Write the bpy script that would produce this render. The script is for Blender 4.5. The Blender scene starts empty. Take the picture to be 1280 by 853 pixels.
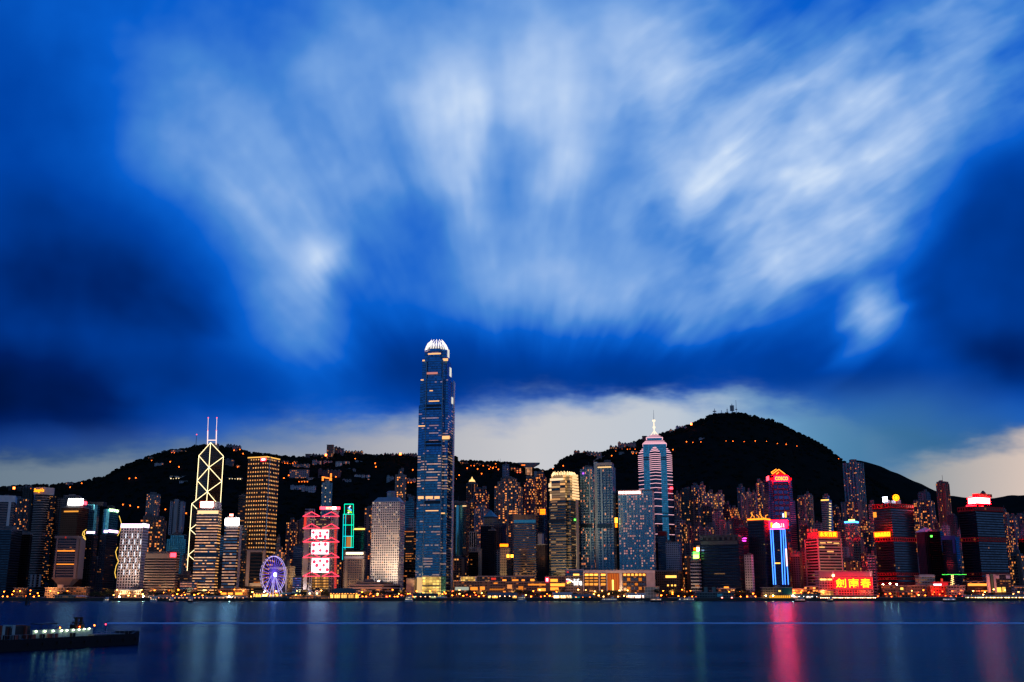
import bpy, bmesh, math, random
import numpy as np
from mathutils import Vector, Matrix
sc = bpy.context.scene
COL = sc.collection
rad = math.radians
# ------------------------------------------------------------------ camera
F, CX, CY = 1320.0, 640.0, 426.5
PITCH = math.atan(312.5 / F)
CAM_H = 14.0
ct, st_ = math.cos(PITCH), math.sin(PITCH)
cam = bpy.data.cameras.new("camera"); camo = bpy.data.objects.new("camera", cam); COL.objects.link(camo)
camo.location = (0, 0, CAM_H); camo.rotation_euler = (math.pi/2 + PITCH, 0, 0)
cam.sensor_width = 36; cam.lens = 36 * F / 1280; cam.clip_start = 1; cam.clip_end = 30000
sc.camera = camo
sc.render.resolution_x, sc.render.resolution_y = 1024, 682
sc.view_settings.view_transform = 'Standard'; sc.view_settings.look = 'None'
sc.view_settings.exposure = 0.0; sc.view_settings.gamma = 1.0; sc.view_settings.use_curve_mapping = False
sc.render.engine = 'CYCLES'
cy = sc.cycles
cy.use_denoising = True; cy.max_bounces = 4; cy.diffuse_bounces = 2; cy.glossy_bounces = 3
cy.sample_clamp_indirect = 4.0; cy.use_adaptive_sampling = True; cy.adaptive_threshold = 0.02
try: cy.denoising_input_passes = 'RGB_ALBEDO_NORMAL'
except Exception: pass
cy.use_light_tree = True
WROUGH0, WROUGH1 = .18, .23; WATER_TINT = (.10, .26, .40, 1)
cy.pixel_filter_type = 'BLACKMAN_HARRIS'; cy.filter_width = 1.45

def s2l(c):
    return tuple((x/12.92 if x <= .04045 else ((x+.055)/1.055)**2.4) for x in c)
def rgb(r, g, b): return s2l((r/255, g/255, b/255)) + (1,)

# ------------------------------------------------------------------ sky
W = bpy.data.worlds.new("World"); sc.world = W; W.use_nodes = True
nt = W.node_tree; nt.nodes.clear(); N = nt.nodes; L = nt.links
def setin(sock, v):
    if v is None: return
    if isinstance(v, bpy.types.NodeSocket): (sock.id_data.links).new(v, sock)
    else: sock.default_value = v
def mk(tree):
    def math_(op, a, b=None, c=None, clamp=False):
        n = tree.nodes.new('ShaderNodeMath'); n.operation = op; n.use_clamp = clamp
        setin(n.inputs[0], a); setin(n.inputs[1], b); setin(n.inputs[2], c); return n.outputs[0]
    def vmath(op, a, b=None, out=0):
        n = tree.nodes.new('ShaderNodeVectorMath'); n.operation = op
        setin(n.inputs[0], a); setin(n.inputs[1], b); return n.outputs[out]
    def comb(x, y, z=0.0):
        n = tree.nodes.new('ShaderNodeCombineXYZ'); setin(n.inputs[0], x); setin(n.inputs[1], y); setin(n.inputs[2], z); return n.outputs[0]
    def sep(v):
        n = tree.nodes.new('ShaderNodeSeparateXYZ'); setin(n.inputs[0], v); return n.outputs
    def mix(f, a, b, kind='RGBA', blend='MIX'):
        n = tree.nodes.new('ShaderNodeMix'); n.data_type = kind; n.blend_type = blend
        i = {'RGBA': (0, 6, 7, 2), 'FLOAT': (0, 2, 3, 0)}[kind]
        setin(n.inputs[i[0]], f); setin(n.inputs[i[1]], a); setin(n.inputs[i[2]], b); return n.outputs[i[3]]
    def smooth(v, a, b, lo=0.0, hi=1.0):
        n = tree.nodes.new('ShaderNodeMapRange'); n.interpolation_type = 'SMOOTHSTEP'
        setin(n.inputs[0], v); setin(n.inputs[1], a); setin(n.inputs[2], b); setin(n.inputs[3], lo); setin(n.inputs[4], hi); return n.outputs[0]
    def noise(v, scale=1.0, detail=2.0, rough=.5, dim='3D'):
        n = tree.nodes.new('ShaderNodeTexNoise'); n.noise_dimensions = dim
        setin(n.inputs['Vector'], v); n.inputs['Scale'].default_value = scale; n.inputs['Detail'].default_value = detail
        n.inputs['Roughness'].default_value = rough; return n.outputs[0]
    def white(v):
        n = tree.nodes.new('ShaderNodeTexWhiteNoise'); n.noise_dimensions = '3D'; setin(n.inputs['Vector'], v); return n.outputs
    def ramp(f, stops, interp='LINEAR'):
        n = tree.nodes.new('ShaderNodeValToRGB'); cr = n.color_ramp; cr.interpolation = interp
        while len(cr.elements) < len(stops): cr.elements.new(0.5)
        for e, (p, c) in zip(cr.elements, stops): e.position = p; e.color = c
        setin(n.inputs[0], f); return n.outputs[0]
    return math_, vmath, comb, sep, mix, smooth, noise, white, ramp
m_, vm, comb, sep, mix, smooth, noise, white, ramp = mk(nt)
tc = N.new('ShaderNodeTexCoord')
dx, dy, dz = sep(tc.outputs['Generated'])
fy = m_('ADD', m_('MULTIPLY', dy, ct), m_('MULTIPLY', dz, st_))
fz = m_('SUBTRACT', m_('MULTIPLY', dz, ct), m_('MULTIPLY', dy, st_))
front = smooth(fy, 0.25, 0.6)
fyc = m_('MAXIMUM', fy, 0.2)
PX = m_('ADD', m_('MULTIPLY', m_('DIVIDE', dx, fyc), F/100), CX/100)
PY = m_('SUBTRACT', CY/100, m_('MULTIPLY', m_('DIVIDE', fz, fyc), F/100))
# the clouds were blown towards the camera: streaks fan out from a point near the horizon
VX, VY = 6.4, 6.6
qx = m_('SUBTRACT', PX, VX); qy = m_('SUBTRACT', VY, PY)
ang = m_('ARCTAN2', qx, m_('ADD', qy, 0.001)); rr = m_('SQRT', m_('ADD', m_('MULTIPLY', qx, qx), m_('MULTIPLY', qy, qy)))
lr = m_('LOGARITHM', m_('ADD', rr, 1.0), 2.718)
pol = comb(m_('MULTIPLY', ang, 4.6), m_('MULTIPLY', lr, 2.2), 3.1)
n1 = noise(pol, 1.0, 3.0, .55)
pol2 = comb(m_('MULTIPLY', ang, 15.0), m_('MULTIPLY', lr, 3.0), 9.7)
n2 = noise(pol2, 1.0, 2.0, .5)
n3 = noise(comb(PX, PY, 2.0), 0.55, 3.0, .5)
wamp = m_('ADD', m_('MULTIPLY', m_('SUBTRACT', n1, .5), 1.5), m_('MULTIPLY', m_('SUBTRACT', n2, .5), 0.22))
wamp = m_('MULTIPLY', wamp, smooth(rr, 1.5, 5.0, .15, 1.0))
inv = m_('DIVIDE', wamp, m_('MAXIMUM', rr, 0.5))
wx = m_('ADD', PX, m_('MULTIPLY', qx, inv)); wy = m_('SUBTRACT', PY, m_('MULTIPLY', qy, inv))
P = comb(wx, wy, 0.0)
def blob(acc, cx, cy, rx, ry, rot, amp, inner=0.0, src=None):
    n = N.new('ShaderNodeMapping'); n.vector_type = 'TEXTURE'
    n.inputs[1].default_value = (cx/100, cy/100, 0); n.inputs[2].default_value = (0, 0, rad(rot)); n.inputs[3].default_value = (rx/100, ry/100, 1)
    L.new(src or P, n.inputs[0])
    d = vm('LENGTH', n.outputs[0], None, 1)
    return m_('ADD', acc, smooth(d, 1.0, inner, 0.0, amp))
SKY_BLOBS = [
 # cx, cy, rx, ry, rotation (deg, clockwise on the picture), amplitude, inner radius
 (-60, 400, 520, 250, 0, -.25), (-10, 508, 480, 105, 0, -.22), (190, 350, 260, 150, 20, -.12),
 (660, 470, 600, 85, -2, -.22), (480, 400, 200, 110, 10, -.10), (1290, 330, 190, 190, 25, -.20, .55), (1230, 470, 330, 90, 0, -.16), (-20, 60, 300, 210, 0, -.10),
 (20, 230, 360, 210, 0, -.10), (980, 480, 260, 70, 0, -.05),
 (310, 260, 330, 180, 52, .20), (395, 318, 60, 48, 50, .26), (350, 400, 170, 90, 60, .10), (230, 160, 190, 120, 50, .10),
 (575, 165, 70, 200, -3, .17), (640, 120, 540, 300, 0, .27), (470, 130, 190, 150, 20, .08), (705, 190, 80, 170, 5, .20), (760, 60, 260, 150, 0, .10),
 (980, 220, 380, 150, -28, .28), (850, 235, 150, 75, -30, .13), (1000, 335, 250, 75, -22, .28), (1085, 388, 80, 42, -20, .30), (1085, 430, 90, 28, -40, .2), (1090, 250, 130, 90, -20, .10),
 (1120, 120, 360, 180, -20, .22), (700, 330, 220, 140, 0, .14), (780, 375, 240, 70, 10, .12), (640, 380, 260, 60, 0, .06),
]
V = m_('ADD', m_('MULTIPLY', m_('SUBTRACT', n3, .5), .24), 0.43)
for b in SKY_BLOBS: V = blob(V, *b)
# wisps drawn out along the wind on the right-hand bank, and finer curls everywhere
ca, sa = math.cos(rad(-30)), math.sin(rad(-30))
ua = m_('ADD', m_('MULTIPLY', wx, ca), m_('MULTIPLY', wy, sa)); va = m_('SUBTRACT', m_('MULTIPLY', wy, ca), m_('MULTIPLY', wx, sa))
n4 = noise(comb(m_('MULTIPLY', ua, .8), m_('MULTIPLY', va, 2.3), 11.0), 1.0, 3.0, .5)
n5 = noise(comb(PX, PY, 21.0), 1.0, 3.0, .5)
right = smooth(PX, 7.0, 9.5)
V = m_('ADD', V, m_('MULTIPLY', m_('MULTIPLY', m_('SUBTRACT', n4, .5), m_('ADD', m_('MULTIPLY', right, .42), .06)), smooth(V, .3, .65)))
V = m_('ADD', V, m_('MULTIPLY', m_('MULTIPLY', m_('SUBTRACT', n5, .5), .30), smooth(V, .2, .6)))
V = m_('ADD', V, m_('MULTIPLY', m_('MULTIPLY', m_('SUBTRACT', n2, .5), .15), m_('MULTIPLY', smooth(V, .3, .9), smooth(rr, 2.0, 4.5))))
V = m_('ADD', V, m_('MULTIPLY', m_('MULTIPLY', m_('SUBTRACT', n1, .5), .34), m_('MULTIPLY', smooth(V, .2, .7), smooth(rr, 2.0, 4.5))))
skyc = ramp(V, [(0.0, rgb(0, 9, 36)), (.13, rgb(0, 30, 96)), (.28, rgb(0, 66, 165)), (.42, rgb(8, 94, 205)), (.56, rgb(68, 132, 214)), (.70, rgb(118, 164, 226)), (.86, rgb(172, 200, 240)), (1.0, rgb(222, 236, 252))])
# clear steel-blue air low down at both sides
G2 = 0.0
for b in [(1130, 560, 330, 105, 0, 1.1), (60, 592, 300, 78, 0, .9), (260, 575, 260, 66, 0, .35)]: G2 = blob(G2, *b)
skyc = mix(m_('MINIMUM', G2, 1.0), skyc, ramp(m_('DIVIDE', PX, 12.8), [(0.0, rgb(44, 70, 108)), (.3, rgb(80, 110, 150)), (.75, rgb(66, 124, 172)), (1.0, rgb(48, 96, 140))]))
# grey, faintly warm band of cloud lit by the last light over the ridge
G = 0.0
P2 = comb(PX, m_('ADD', PY, m_('MULTIPLY', m_('SUBTRACT', noise(comb(PX, m_('MULTIPLY', PY, 2.5), 5.0), .9, 4.0, .55), .5), .7)), 0.0)
for b in [(700, 562, 330, 95, 0, 1.1), (820, 545, 220, 66, 0, .5), (440, 580, 300, 92, 0, .85), (180, 612, 330, 76, 0, .75), (-20, 608, 280, 66, 0, 1.2), (960, 550, 230, 80, 8, .9), (1265, 603, 270, 84, -12, 1.6), (1150, 612, 160, 42, 0, .4)]:
    G = blob(G, *b, 0.0, P2)
gcol = ramp(m_('DIVIDE', PX, 12.8), [(0.0, rgb(108, 126, 142)), (.2, rgb(124, 138, 156)), (.36, rgb(168, 170, 180)), (.52, rgb(202, 202, 206)), (.66, rgb(190, 200, 212)), (.76, rgb(110, 160, 200)), (.84, rgb(62, 124, 160)), (.9, rgb(150, 158, 164)), (1.0, rgb(212, 194, 184))])
skyc = mix(m_('MULTIPLY', smooth(G, 0.0, .5), .75), skyc, ramp(m_('DIVIDE', PX, 12.8), [(0.0, rgb(60, 88, 124)), (.3, rgb(84, 124, 172)), (.6, rgb(120, 158, 206)), (.85, rgb(84, 132, 172)), (1.0, rgb(110, 132, 156))]))
skyc = mix(smooth(G, .15, 1.0), skyc, gcol)
# the rest of the dome, behind and above the photographer
nish = N.new('ShaderNodeTexSky'); nish.sky_type = 'NISHITA'; nish.sun_disc = False
nish.sun_elevation = rad(1.0); nish.sun_rotation = rad(75)
nscale = mix(1.0, (0, 0, 0, 1), nish.outputs[0], 'RGBA')
nis = vm('MULTIPLY', nish.outputs[0], (0.006, 0.006, 0.006))
bk = ramp(dz, [(0.0, rgb(104, 134, 168)), (.2, rgb(76, 122, 172)), (.45, rgb(20, 58, 122)), (1.0, rgb(5, 26, 78))])
bn = noise(tc.outputs['Generated'], 3.0, 3.0, .5)
bk = mix(m_('MULTIPLY', smooth(bn, .4, .75), smooth(dz, .45, .15)), bk, rgb(110, 145, 180))
bk = vm('ADD', bk, nis)
fin = mix(front, bk, skyc)
bg = N.new('ShaderNodeBackground'); L.new(fin, bg.inputs[0]); bg.inputs[1].default_value = 1.0
wo = N.new('ShaderNodeOutputWorld'); L.new(bg.outputs[0], wo.inputs[0])
W.cycles.sampling_method = 'MANUAL'; W.cycles.sample_map_resolution = 512
# last light, very weak, from the west (right)
sun = bpy.data.lights.new("sun", 'SUN'); sun.energy = 0.06; sun.angle = rad(12); sun.color = (1, .84, .72)
suno = bpy.data.objects.new("sun", sun); COL.objects.link(suno); suno.rotation_euler = (rad(80), 0, rad(60))
# ------------------------------------------------------------------ picture <-> world
def ray(px, py):
    a = (px-CX)/F; b = -(py-CY)/F
    return (a, ct - st_*b, st_ + ct*b)
def at(px, py, Y):
    a, y, z = ray(px, py); t = Y/y
    return Vector((a*t, Y, CAM_H + z*t))
def at_z(px, py, z):
    a, y, w = ray(px, py); t = (z-CAM_H)/w
    return Vector((a*t, y*t, z))
LAND = 4.0
rng = random.Random(11)
# ------------------------------------------------------------------ mesh helpers
class M:
    def __init__(s): s.v = []; s.f = []; s.uv = []; s.mi = []
    def face(s, pts, uv=None, mi=0):
        i = len(s.v); s.v += [tuple(p) for p in pts]; s.f.append(tuple(range(i, i+len(pts))))
        s.uv.append(uv or [(p[0]*.1, p[2]*.1) for p in pts]); s.mi.append(mi)
    def box(s, c, d, ax=None, mi=0):
        """c = centre, d = sizes; ax = x axis direction in plan"""
        c = Vector(c); x = Vector(ax or (1, 0, 0)).normalized(); z = Vector((0, 0, 1)); y = z.cross(x)
        h = [d[0]/2, d[1]/2, d[2]/2]
        P_ = lambda i, j, k: c + x*(i*h[0]) + y*(j*h[1]) + z*(k*h[2])
        q = [P_(-1,-1,-1), P_(1,-1,-1), P_(1,1,-1), P_(-1,1,-1), P_(-1,-1,1), P_(1,-1,1), P_(1,1,1), P_(-1,1,1)]
        i0 = len(s.v); s.v += [tuple(p) for p in q]
        for f in ((0,3,2,1), (4,5,6,7), (0,1,5,4), (1,2,6,5), (2,3,7,6), (3,0,4,7)):
            s.f.append(tuple(i0+i for i in f)); s.uv.append([(q[i][0]*.1, q[i][2]*.1) for i in f]); s.mi.append(mi)
        return s
    def tube(s, p, q, r, n=6, r2=None, mi=0, caps=True):
        p = Vector(p); q = Vector(q); r2 = r if r2 is None else r2
        d = (q-p).normalized(); a = d.cross(Vector((0, 0, 1)))
        if a.length < .01: a = Vector((1, 0, 0))
        a.normalize(); b = d.cross(a); i0 = len(s.v)
        for k in range(n):
            t = 2*math.pi*k/n; o = a*math.cos(t)+b*math.sin(t)
            s.v.append(tuple(p+o*r)); s.v.append(tuple(q+o*r2))
        for k in range(n):
            j = (k+1) % n; f = (i0+2*k, i0+2*j, i0+2*j+1, i0+2*k+1)
            s.f.append(f); s.uv.append([(0, 0)]*4); s.mi.append(mi)
        if caps:
            for e in (0, 1):
                f = tuple(i0+2*k+e for k in (range(n) if e else range(n-1, -1, -1))); s.f.append(f); s.uv.append([(0, 0)]*n); s.mi.append(mi)
        return s
    def prism(s, out, z0, z1, fl=3.6, bay=3.4, out2=None, roof_mi=1, seed=0, bottom=False):
        """outline (CCW seen from above) extruded; side uv in cells of bay x floor"""
        n = len(out); o2 = out2 or out; u0 = 100*seed
        for i in range(n):
            a, b = out[i], out[(i+1) % n]; c, d = o2[i], o2[(i+1) % n]
            w = math.hypot(b[0]-a[0], b[1]-a[1]); nb = max(1, round(w/bay)); 
            vb = 0; vt = max(1, round((z1-z0)/fl))
            uv = [(u0, vb), (u0+nb, vb), (u0+nb, vt), (u0, vt)]; u0 += nb+7
            s.face([(a[0], a[1], z0), (b[0], b[1], z0), (d[0], d[1], z1), (c[0], c[1], z1)], uv)
        s.face([(p[0], p[1], z1) for p in o2], None, roof_mi)
        if bottom: s.face([(p[0], p[1], z0) for p in reversed(out)], None, roof_mi)
        return s
    def cone(s, c, r, z0, z1, n=8, r2=0.0, rot=0.0, mi=0):
        o1 = [(c[0]+r*math.cos(rot+2*math.pi*k/n), c[1]+r*math.sin(rot+2*math.pi*k/n)) for k in range(n)]
        if r2 > 0:
            o2 = [(c[0]+r2*math.cos(rot+2*math.pi*k/n), c[1]+r2*math.sin(rot+2*math.pi*k/n)) for k in range(n)]
            return s.prism(o1, z0, z1, out2=o2, roof_mi=mi)
        for k in range(n):
            a, b = o1[k], o1[(k+1) % n]; s.face([(a[0], a[1], z0), (b[0], b[1], z0), (c[0], c[1], z1)], None, mi)
        return s
    def build(s, name, mat, parent=None, smooth=False):
        me = bpy.data.meshes.new(name)
        off = parent['_o'] if parent is not None and '_o' in parent else (0, 0, 0)
        me.from_pydata([(x-off[0], y-off[1], z-off[2]) for x, y, z in s.v], [], s.f)
        uvl = me.uv_layers.new(name="UV"); uvl.data.foreach_set('uv', [c for u in s.uv for p in u for c in p])
        mats = mat if isinstance(mat, (list, tuple)) else [mat]
        for m in mats: me.materials.append(m)
        if len(mats) > 1: me.polygons.foreach_set('material_index', [min(i, len(mats)-1) for i in s.mi])
        if smooth: me.polygons.foreach_set('use_smooth', [True]*len(me.polygons))
        me.update(); o = bpy.data.objects.new(name, me); COL.objects.link(o)
        if parent is not None:
            o.parent = parent
            if '_o' in parent: o['_o'] = parent['_o']
        return o
def tag(o, label=None, cat=None, group=None, kind=None):
    if label: o['label'] = label
    if cat: o['category'] = cat
    if group: o['group'] = group
    if kind: o['kind'] = kind
    return o
def thing(name, label, cat, loc, group=None):
    o = bpy.data.objects.new(name, None); COL.objects.link(o); o.location = loc; o.empty_display_size = 2
    o['_o'] = tuple(float(c) for c in loc)
    return tag(o, label, cat, group)
# ------------------------------------------------------------------ materials
def new_mat(name):
    m = bpy.data.materials.new(name); m.use_nodes = True; m.node_tree.nodes.clear(); return m
_mc = {}
def plain(name, col, rough=.8, metal=0.0, var=.25, scale=.15):
    if name in _mc: return _mc[name]
    m = new_mat(name); t = m.node_tree; a = mk(t)
    tcn = t.nodes.new('ShaderNodeTexCoord'); b = t.nodes.new('ShaderNodeBsdfPrincipled'); o = t.nodes.new('ShaderNodeOutputMaterial')
    n = a[6](tcn.outputs['Object'], scale, 4.0, .6)
    c0 = tuple(c*(1-var) for c in col)+(1,); c1 = tuple(min(1, c*(1+var)) for c in col)+(1,)
    c = a[4](n, c0, c1); t.links.new(c, b.inputs['Base Color'])
    b.inputs['Roughness'].default_value = rough; b.inputs['Metallic'].default_value = metal
    t.links.new(b.outputs[0], o.inputs[0]); _mc[name] = m; return m
def glow(name, col, strength, sample=True):
    k = 'glow_'+name
    if k in _mc: return _mc[k]
    m = new_mat(name); t = m.node_tree
    e = t.nodes.new('ShaderNodeEmission'); o = t.nodes.new('ShaderNodeOutputMaterial')
    e.inputs[0].default_value = tuple(col)+(1,); e.inputs[1].default_value = strength
    t.links.new(e.outputs[0], o.inputs[0])
    m.cycles.emission_sampling = 'AUTO' if sample else 'NONE'
    _mc[k] = m; return m
# facade node group ---------------------------------------------------------
fg = bpy.data.node_groups.new("facade", 'ShaderNodeTree')
for nm, ty, dv in [('Wall', 'NodeSocketColor', (.3,.3,.3,1)), ('Glass', 'NodeSocketColor', (.1,.3,.4,1)), ('WinU', 'NodeSocketFloat', .6), ('WinV', 'NodeSocketFloat', .5),
                   ('Lit', 'NodeSocketFloat', .1), ('Coh', 'NodeSocketFloat', .3), ('Seed', 'NodeSocketFloat', 0.0), ('ColA', 'NodeSocketColor', (1,.5,.1,1)), ('ColB', 'NodeSocketColor', (1,.8,.4,1)),
                   ('Strength', 'NodeSocketFloat', 1.0), ('Metal', 'NodeSocketFloat', .5), ('Round', 'NodeSocketFloat', 0.0), ('Even', 'NodeSocketFloat', 0.0), ('Blank', 'NodeSocketFloat', 0.0), ('LitV', 'NodeSocketFloat', 1.0)]:
    sk = fg.interface.new_socket(nm, in_out='INPUT', socket_type=ty); sk.default_value = dv
fg.interface.new_socket('Shader', in_out='OUTPUT', socket_type='NodeSocketShader')
gi = fg.nodes.new('NodeGroupInput').outputs; go = fg.nodes.new('NodeGroupOutput')
A_m, A_v, A_c, A_s, A_mix, A_sm, A_n, A_w, A_r = mk(fg)
uvn = fg.nodes.new('ShaderNodeUVMap'); ux, uy, _ = A_s(uvn.outputs[0])
cu = A_m('FLOOR', ux); cv = A_m('FLOOR', uy); fu = A_m('SUBTRACT', ux, cu); fv = A_m('SUBTRACT', uy, cv)
au = A_m('ABSOLUTE', A_m('SUBTRACT', fu, .5)); av = A_m('ABSOLUTE', A_m('SUBTRACT', fv, .5))
rect = A_m('MULTIPLY', A_m('LESS_THAN', au, A_m('MULTIPLY', gi['WinU'], .5)), A_m('LESS_THAN', av, A_m('MULTIPLY', gi['WinV'], .5)))
rnd = A_m('LESS_THAN', A_m('SQRT', A_m('ADD', A_m('MULTIPLY', au, au), A_m('MULTIPLY', av, av))), A_m('MULTIPLY', gi['WinU'], .5))
wcol = A_w(A_c(cu, A_m('ADD', gi['Seed'], 3.3), 1.7))
mask = A_m('MULTIPLY', A_mix(gi['Round'], rect, rnd, 'FLOAT'), A_m('GREATER_THAN', wcol[0], gi['Blank']))
lmask = A_m('LESS_THAN', A_m('ABSOLUTE', A_m('SUBTRACT', fv, .48)), A_m('MULTIPLY', A_m('MULTIPLY', gi['WinV'], .5), gi['LitV']))
w1 = A_w(A_c(cu, cv, gi['Seed'])); w2 = A_w(A_c(A_m('FLOOR', A_m('DIVIDE', cu, 5.3)), cv, A_m('ADD', gi['Seed'], 7.7)))
sel = A_mix(gi['Coh'], w1[0], w2[0], 'FLOAT')
lit = A_m('LESS_THAN', sel, gi['Lit'])
rc = A_s(w1[1]); rc2 = A_s(w2[1])
bri = A_m('ADD', A_m('MULTIPLY', A_m('POWER', A_mix(gi['Coh'], rc[0], rc2[0], 'FLOAT'), 2.0), .95), .12)
bri = A_mix(gi['Even'], bri, 0.7, 'FLOAT')
lit = A_m('MULTIPLY', lit, bri)
fac_ = A_m('MULTIPLY', A_m('MULTIPLY', lit, A_m('MULTIPLY', mask, lmask)), gi['Strength'])
ecol = A_mix(A_mix(gi['Coh'], rc[1], rc2[1], 'FLOAT'), gi['ColA'], gi['ColB'])
tco = fg.nodes.new('ShaderNodeTexCoord')
dirt = A_n(tco.outputs['Object'], .035, 4.0, .6); dirt = A_m('ADD', A_m('MULTIPLY', dirt, .7), .62)
wallc = A_v('MULTIPLY', gi['Wall'], A_c(dirt, dirt, dirt))
gv = A_m('ADD', A_m('MULTIPLY', rc[2], .5), .7)
glc = A_v('MULTIPLY', gi['Glass'], A_c(gv, gv, gv))
pb = fg.nodes.new('ShaderNodeBsdfPrincipled')
fg.links.new(A_mix(mask, wallc, glc), pb.inputs['Base Color'])
fg.links.new(A_m('MULTIPLY', mask, gi['Metal']), pb.inputs['Metallic'])
fg.links.new(A_mix(mask, .65, .14, 'FLOAT'), pb.inputs['Roughness'])
fg.links.new(ecol, pb.inputs['Emission Color']); fg.links.new(fac_, pb.inputs['Emission Strength'])
fg.links.new(A_mix(mask, .1, .4, 'FLOAT'), pb.inputs['Specular IOR Level'])
fg.links.new(pb.outputs[0], go.inputs[0])
WARM = (1, .19, .025); GOLD = (1, .42, .10); PALE = (1, .80, .50); WHITE = (.9, .95, 1); RED = (1, .03, .05)
_fs = [0]
def fac(wall=(.25,.24,.24), glass=(.1,.2,.28), wu=.6, wv=.5, lit=.12, coh=.2, a=WARM, b=GOLD, s=1.6, metal=.5, rnd=0.0, even=0.0, blank=0.0, litv=1.0, name='facade'):
    _fs[0] += 1
    m = new_mat(name); t = m.node_tree; g = t.nodes.new('ShaderNodeGroup'); g.node_tree = fg; o = t.nodes.new('ShaderNodeOutputMaterial')
    for k, v in dict(Wall=tuple(wall)+(1,), Glass=tuple(glass)+(1,), WinU=wu, WinV=wv, Lit=lit, Coh=coh, Seed=_fs[0]*3.37, ColA=tuple(a)+(1,), ColB=tuple(b)+(1,), Strength=s, Metal=metal, Round=rnd, Even=even, Blank=blank, LitV=litv).items():
        g.inputs[k].default_value = v
    t.links.new(g.outputs[0], o.inputs[0]); m.cycles.emission_sampling = 'NONE'; return m
roof_m = plain('roof_concrete', (.14, .14, .15)); dark_m = plain('dark_metal', (.03, .03, .035), .5, .3); pale_m = plain('pale_concrete', (.42, .4, .39)); white_m = plain('white_paint', (.7, .7, .72), .6)
beige_m = plain('beige_render', (.38, .31, .24)); steel_m = plain('grey_steel', (.3, .32, .34), .4, .6); trunk_m = plain('bark', (.07, .05, .035)); brick_m = plain('brown_render', (.16, .1, .075))
leaf_m = plain('foliage_dark', (.035, .05, .022), .9, 0, .5, .6); red_m = plain('red_paint', (.45, .03, .03), .6)
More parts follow.
